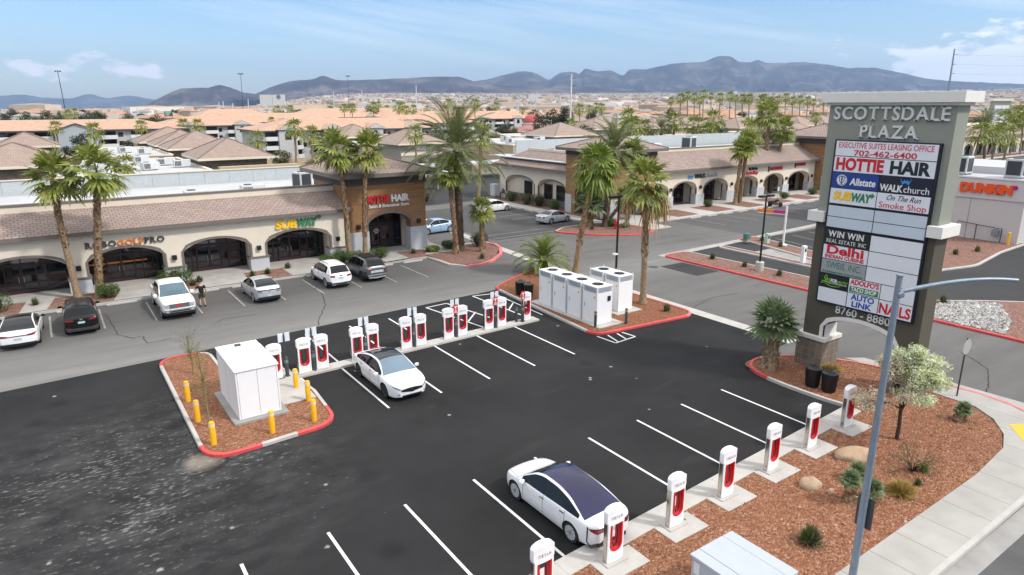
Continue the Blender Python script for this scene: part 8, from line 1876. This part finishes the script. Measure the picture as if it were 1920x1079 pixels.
# ------------------------------------------------------------------ the far valley
HW = [M('far_house_' + n, c, .9, .1, .02) for n, c in (('cream', (.55, .47, .38)), ('white', (.66, .64, .60)), ('tan', (.42, .33, .25)))]
HR = [M('far_roof_' + n, c, .9, .15, .05) for n, c in (('tan', (.34, .25, .19)), ('grey', (.30, .27, .25)), ('orange', (.42, .24, .15)))]
def house_parts(w_, d, h, rh):
    a, b = MB(), MB(); a.box(-w_ / 2, w_ / 2, -d / 2, d / 2, 0, h); hip_roof(b, -w_ / 2, w_ / 2, -d / 2, d / 2, h + .3, h + .3 + rh, .5, .3, 0, 0); return a, b
protos = []
for k in range(3):
    a, b = house_parts(14 + 4 * k, 11, 4.2 + .9 * k, 2.2); oa, ob = a.build('wall', HW[k]), b.build('roof', HR[k]); protos.append((oa.data, ob.data)); bpy.data.objects.remove(oa); bpy.data.objects.remove(ob)
rr = random.Random(12)
for i in range(130):
    D = rr.uniform(380, 900); px = rr.uniform(-40, 1980); b = far(px, 210, D); t = thing('house', 'pale house with a low pitched roof in the distant streets', 'house', (b.x, b.y, 0), rr.uniform(0, PI), 'distant houses')
    for nm, me in zip(('wall', 'roof'), protos[rr.randrange(3)]): o = bpy.data.objects.new(nm, me); COL.objects.link(o); o.parent = t
town, grove = MB(), MB()
for i in range(15000):
    px = rr.uniform(-80, 2020); u = rr.random(); D = 900 * (7200 / 900) ** (u ** .8); p = far(px, 205, D); z = bajada(p.x, p.y) - .5
    if px < 470 and D > 5200: continue
    if rr.random() < .52:
        w_, d, h = rr.uniform(8, 20), rr.uniform(8, 16), rr.uniform(4, 8)
        if rr.random() < .04: w_, d, h = rr.uniform(35, 90), rr.uniform(25, 50), rr.uniform(8, 15)
        a = rr.uniform(0, PI); c, s = math.cos(a), math.sin(a); q = [(p.x + x * c - y * s, p.y + x * s + y * c) for x, y in ((-w_, -d), (w_, -d), (w_, d), (-w_, d))]; q = [(x * .5 + p.x * .5, y * .5 + p.y * .5) for x, y in q]
        mi = rr.randrange(3); 
        for k in range(4): A_, B_ = q[k], q[(k + 1) % 4]; town.face([(*A_, z), (*B_, z), (*B_, z + h), (*A_, z + h)], mi)
        ap = (p.x, p.y, z + h + 2.2)
        for k in range(4): A_, B_ = q[k], q[(k + 1) % 4]; town.face([(*A_, z + h), (*B_, z + h), ap], 3 + rr.randrange(3))
    else:
        r, h = rr.uniform(2.5, 6), rr.uniform(4, 9)
        top = (p.x, p.y, z + h); ring_ = [(p.x + r * math.cos(a + .3) * rr.uniform(.6, 1.2), p.y + r * math.sin(a + .3) * rr.uniform(.6, 1.2), z + h * rr.uniform(.3, .6)) for a in [PI / 3 * k for k in range(6)]]
        for k in range(6): grove.face([ring_[k], ring_[(k + 1) % 6], top]); grove.face([ring_[(k + 1) % 6], ring_[k], (p.x, p.y, z)])
o = stuff(town.build('distant_town', HW + HR)); tag(o, 'pale low town spread over the valley floor below the mountains', 'town'); o = stuff(grove.build('distant_woodland', M('far_foliage', (.055, .07, .04), .9, .4, .01))); tag(o, 'dark scattered trees of the distant town on the valley floor', 'trees')
from mathutils import noise as nz_
def mountains(name, keys, D, depth, mat, zbase, seed, x0, x1, step=4, rows=22, rough=.46):
    mb = MB(); cols = []
    n = int((x1 - x0) / step)
    for i in range(n + 1):
        px = x0 + i * step; y = pch(keys, px) + 1.2 * nz_.noise(Vector((px * .06, seed, 0))) + .6 * nz_.noise(Vector((px * .21, seed, 3)))
        top = far(px, y, D); col = []
        for k in range(rows + 1):
            t = k / rows; d = D - depth * (1 - t); r = far(px, y, d); zb = zbase
            ridge = abs(nz_.noise(Vector((px * .018 + .4 * t, t * 2.2, seed)))) * 1.3 + .6 * abs(nz_.noise(Vector((px * .05, t * 3.5, seed + 5)))) + .35 * abs(nz_.noise(Vector((px * .12, t * 6, seed + 9)))) + .28 * abs(nz_.noise(Vector((px * .27, t * 9, seed + 13))))
            h = (t ** 1.45) * (1 - rough * ridge * 4 * t * (1 - t) - rough * .8 * (1 - t) * ridge)
            col.append((r.x, r.y, zb + (top.z - zb) * max(0, h)))
        for k, q in ((1, .55), (2, .0)): d = D + depth * .35 * k; r = far(px, y, d); col.append((r.x, r.y, zbase + (top.z - zbase) * q))
        cols.append(col)
    m = rows + 3
    for c in cols: mb.v += c
    for i in range(n):
        for k in range(m - 1): a = i * m + k; mb.f.append((a, a + m, a + m + 1, a + 1)); mb.m.append(0)
    return struct(name, mb, mat, smooth=True, angle=180)
def mk_mtn(name, a, b, c):
    m = NT(name).set(1, spec=.05); p = m.P(); col = m.ramp(m.noise(m.scale(p, 1, 1, 2.5), .0017, 9, .68), [(.36, a), (.5, b), (.64, c)]); m.color(col); return m.mat
MT1 = mk_mtn('brown_violet_slopes', (.02, .017, .019), (.052, .044, .044), (.16, .13, .11)); MT2 = mk_mtn('blue_grey_slopes', (.014, .013, .014), (.038, .034, .033), (.15, .125, .11))
mountains('mountain_range', [(-120, 182), (0, 180), (40, 178), (90, 184), (130, 185), (165, 177), (200, 184), (240, 180), (290, 187), (340, 192), (420, 200)], 19500, 4000, MT2, -210, 3, -120, 420, 5, 16)
mountains('mountain_hill', [(235, 211), (262, 203), (300, 184), (335, 168), (365, 165), (385, 165), (413, 160), (430, 164), (455, 173), (490, 178), (540, 184), (620, 196)], 8800, 2000, MT1, -60, 8, 240, 620)
mountains('mountain_range', [(440, 190), (480, 176), (510, 163), (550, 152), (585, 149), (607, 142), (622, 148), (640, 151), (690, 150), (760, 147), (830, 144), (860, 145), (890, 153), (930, 160), (1000, 163), (1100, 163), (1160, 166), (1250, 172), (1400, 180)], 10300, 2600, MT1, 70, 15, 440, 1400)
mountains('mountain_range', [(820, 170), (860, 160), (895, 152), (920, 148), (940, 142), (985, 134), (1005, 138), (1030, 150), (1042, 142), (1055, 136), (1075, 135), (1086, 139), (1098, 129), (1120, 134), (1145, 133), (1168, 142), (1180, 131), (1210, 130), (1240, 124), (1270, 119), (1320, 116), (1340, 108), (1352, 105), (1368, 106), (1390, 117), (1405, 117), (1420, 113), (1440, 119), (1500, 117), (1540, 120), (1600, 128), (1625, 127), (1690, 137), (1740, 148), (1800, 153), (1920, 158), (2060, 164)], 14000, 4600, MT2, 120, 27, 820, 2060, 4, 26)
# ------------------------------------------------------------------ air
mb = MB(); mb.box(-24500, 24500, -24500, 24500, -330, 1400); hz = mb.build('haze', []); hz['kind'] = 'stuff'
hm = bpy.data.materials.new('haze_air'); hm.use_nodes = True; ht = hm.node_tree; ht.nodes.clear(); ho = ht.nodes.new('ShaderNodeOutputMaterial'); hv = ht.nodes.new('ShaderNodeVolumePrincipled')
hv.inputs['Color'].default_value = (.46, .66, 1.0, 1); hv.inputs['Density'].default_value = 5.0e-5; hv.inputs['Anisotropy'].default_value = .2
ht.links.new(hv.outputs[0], ho.inputs['Volume']); hz.data.materials.append(hm)
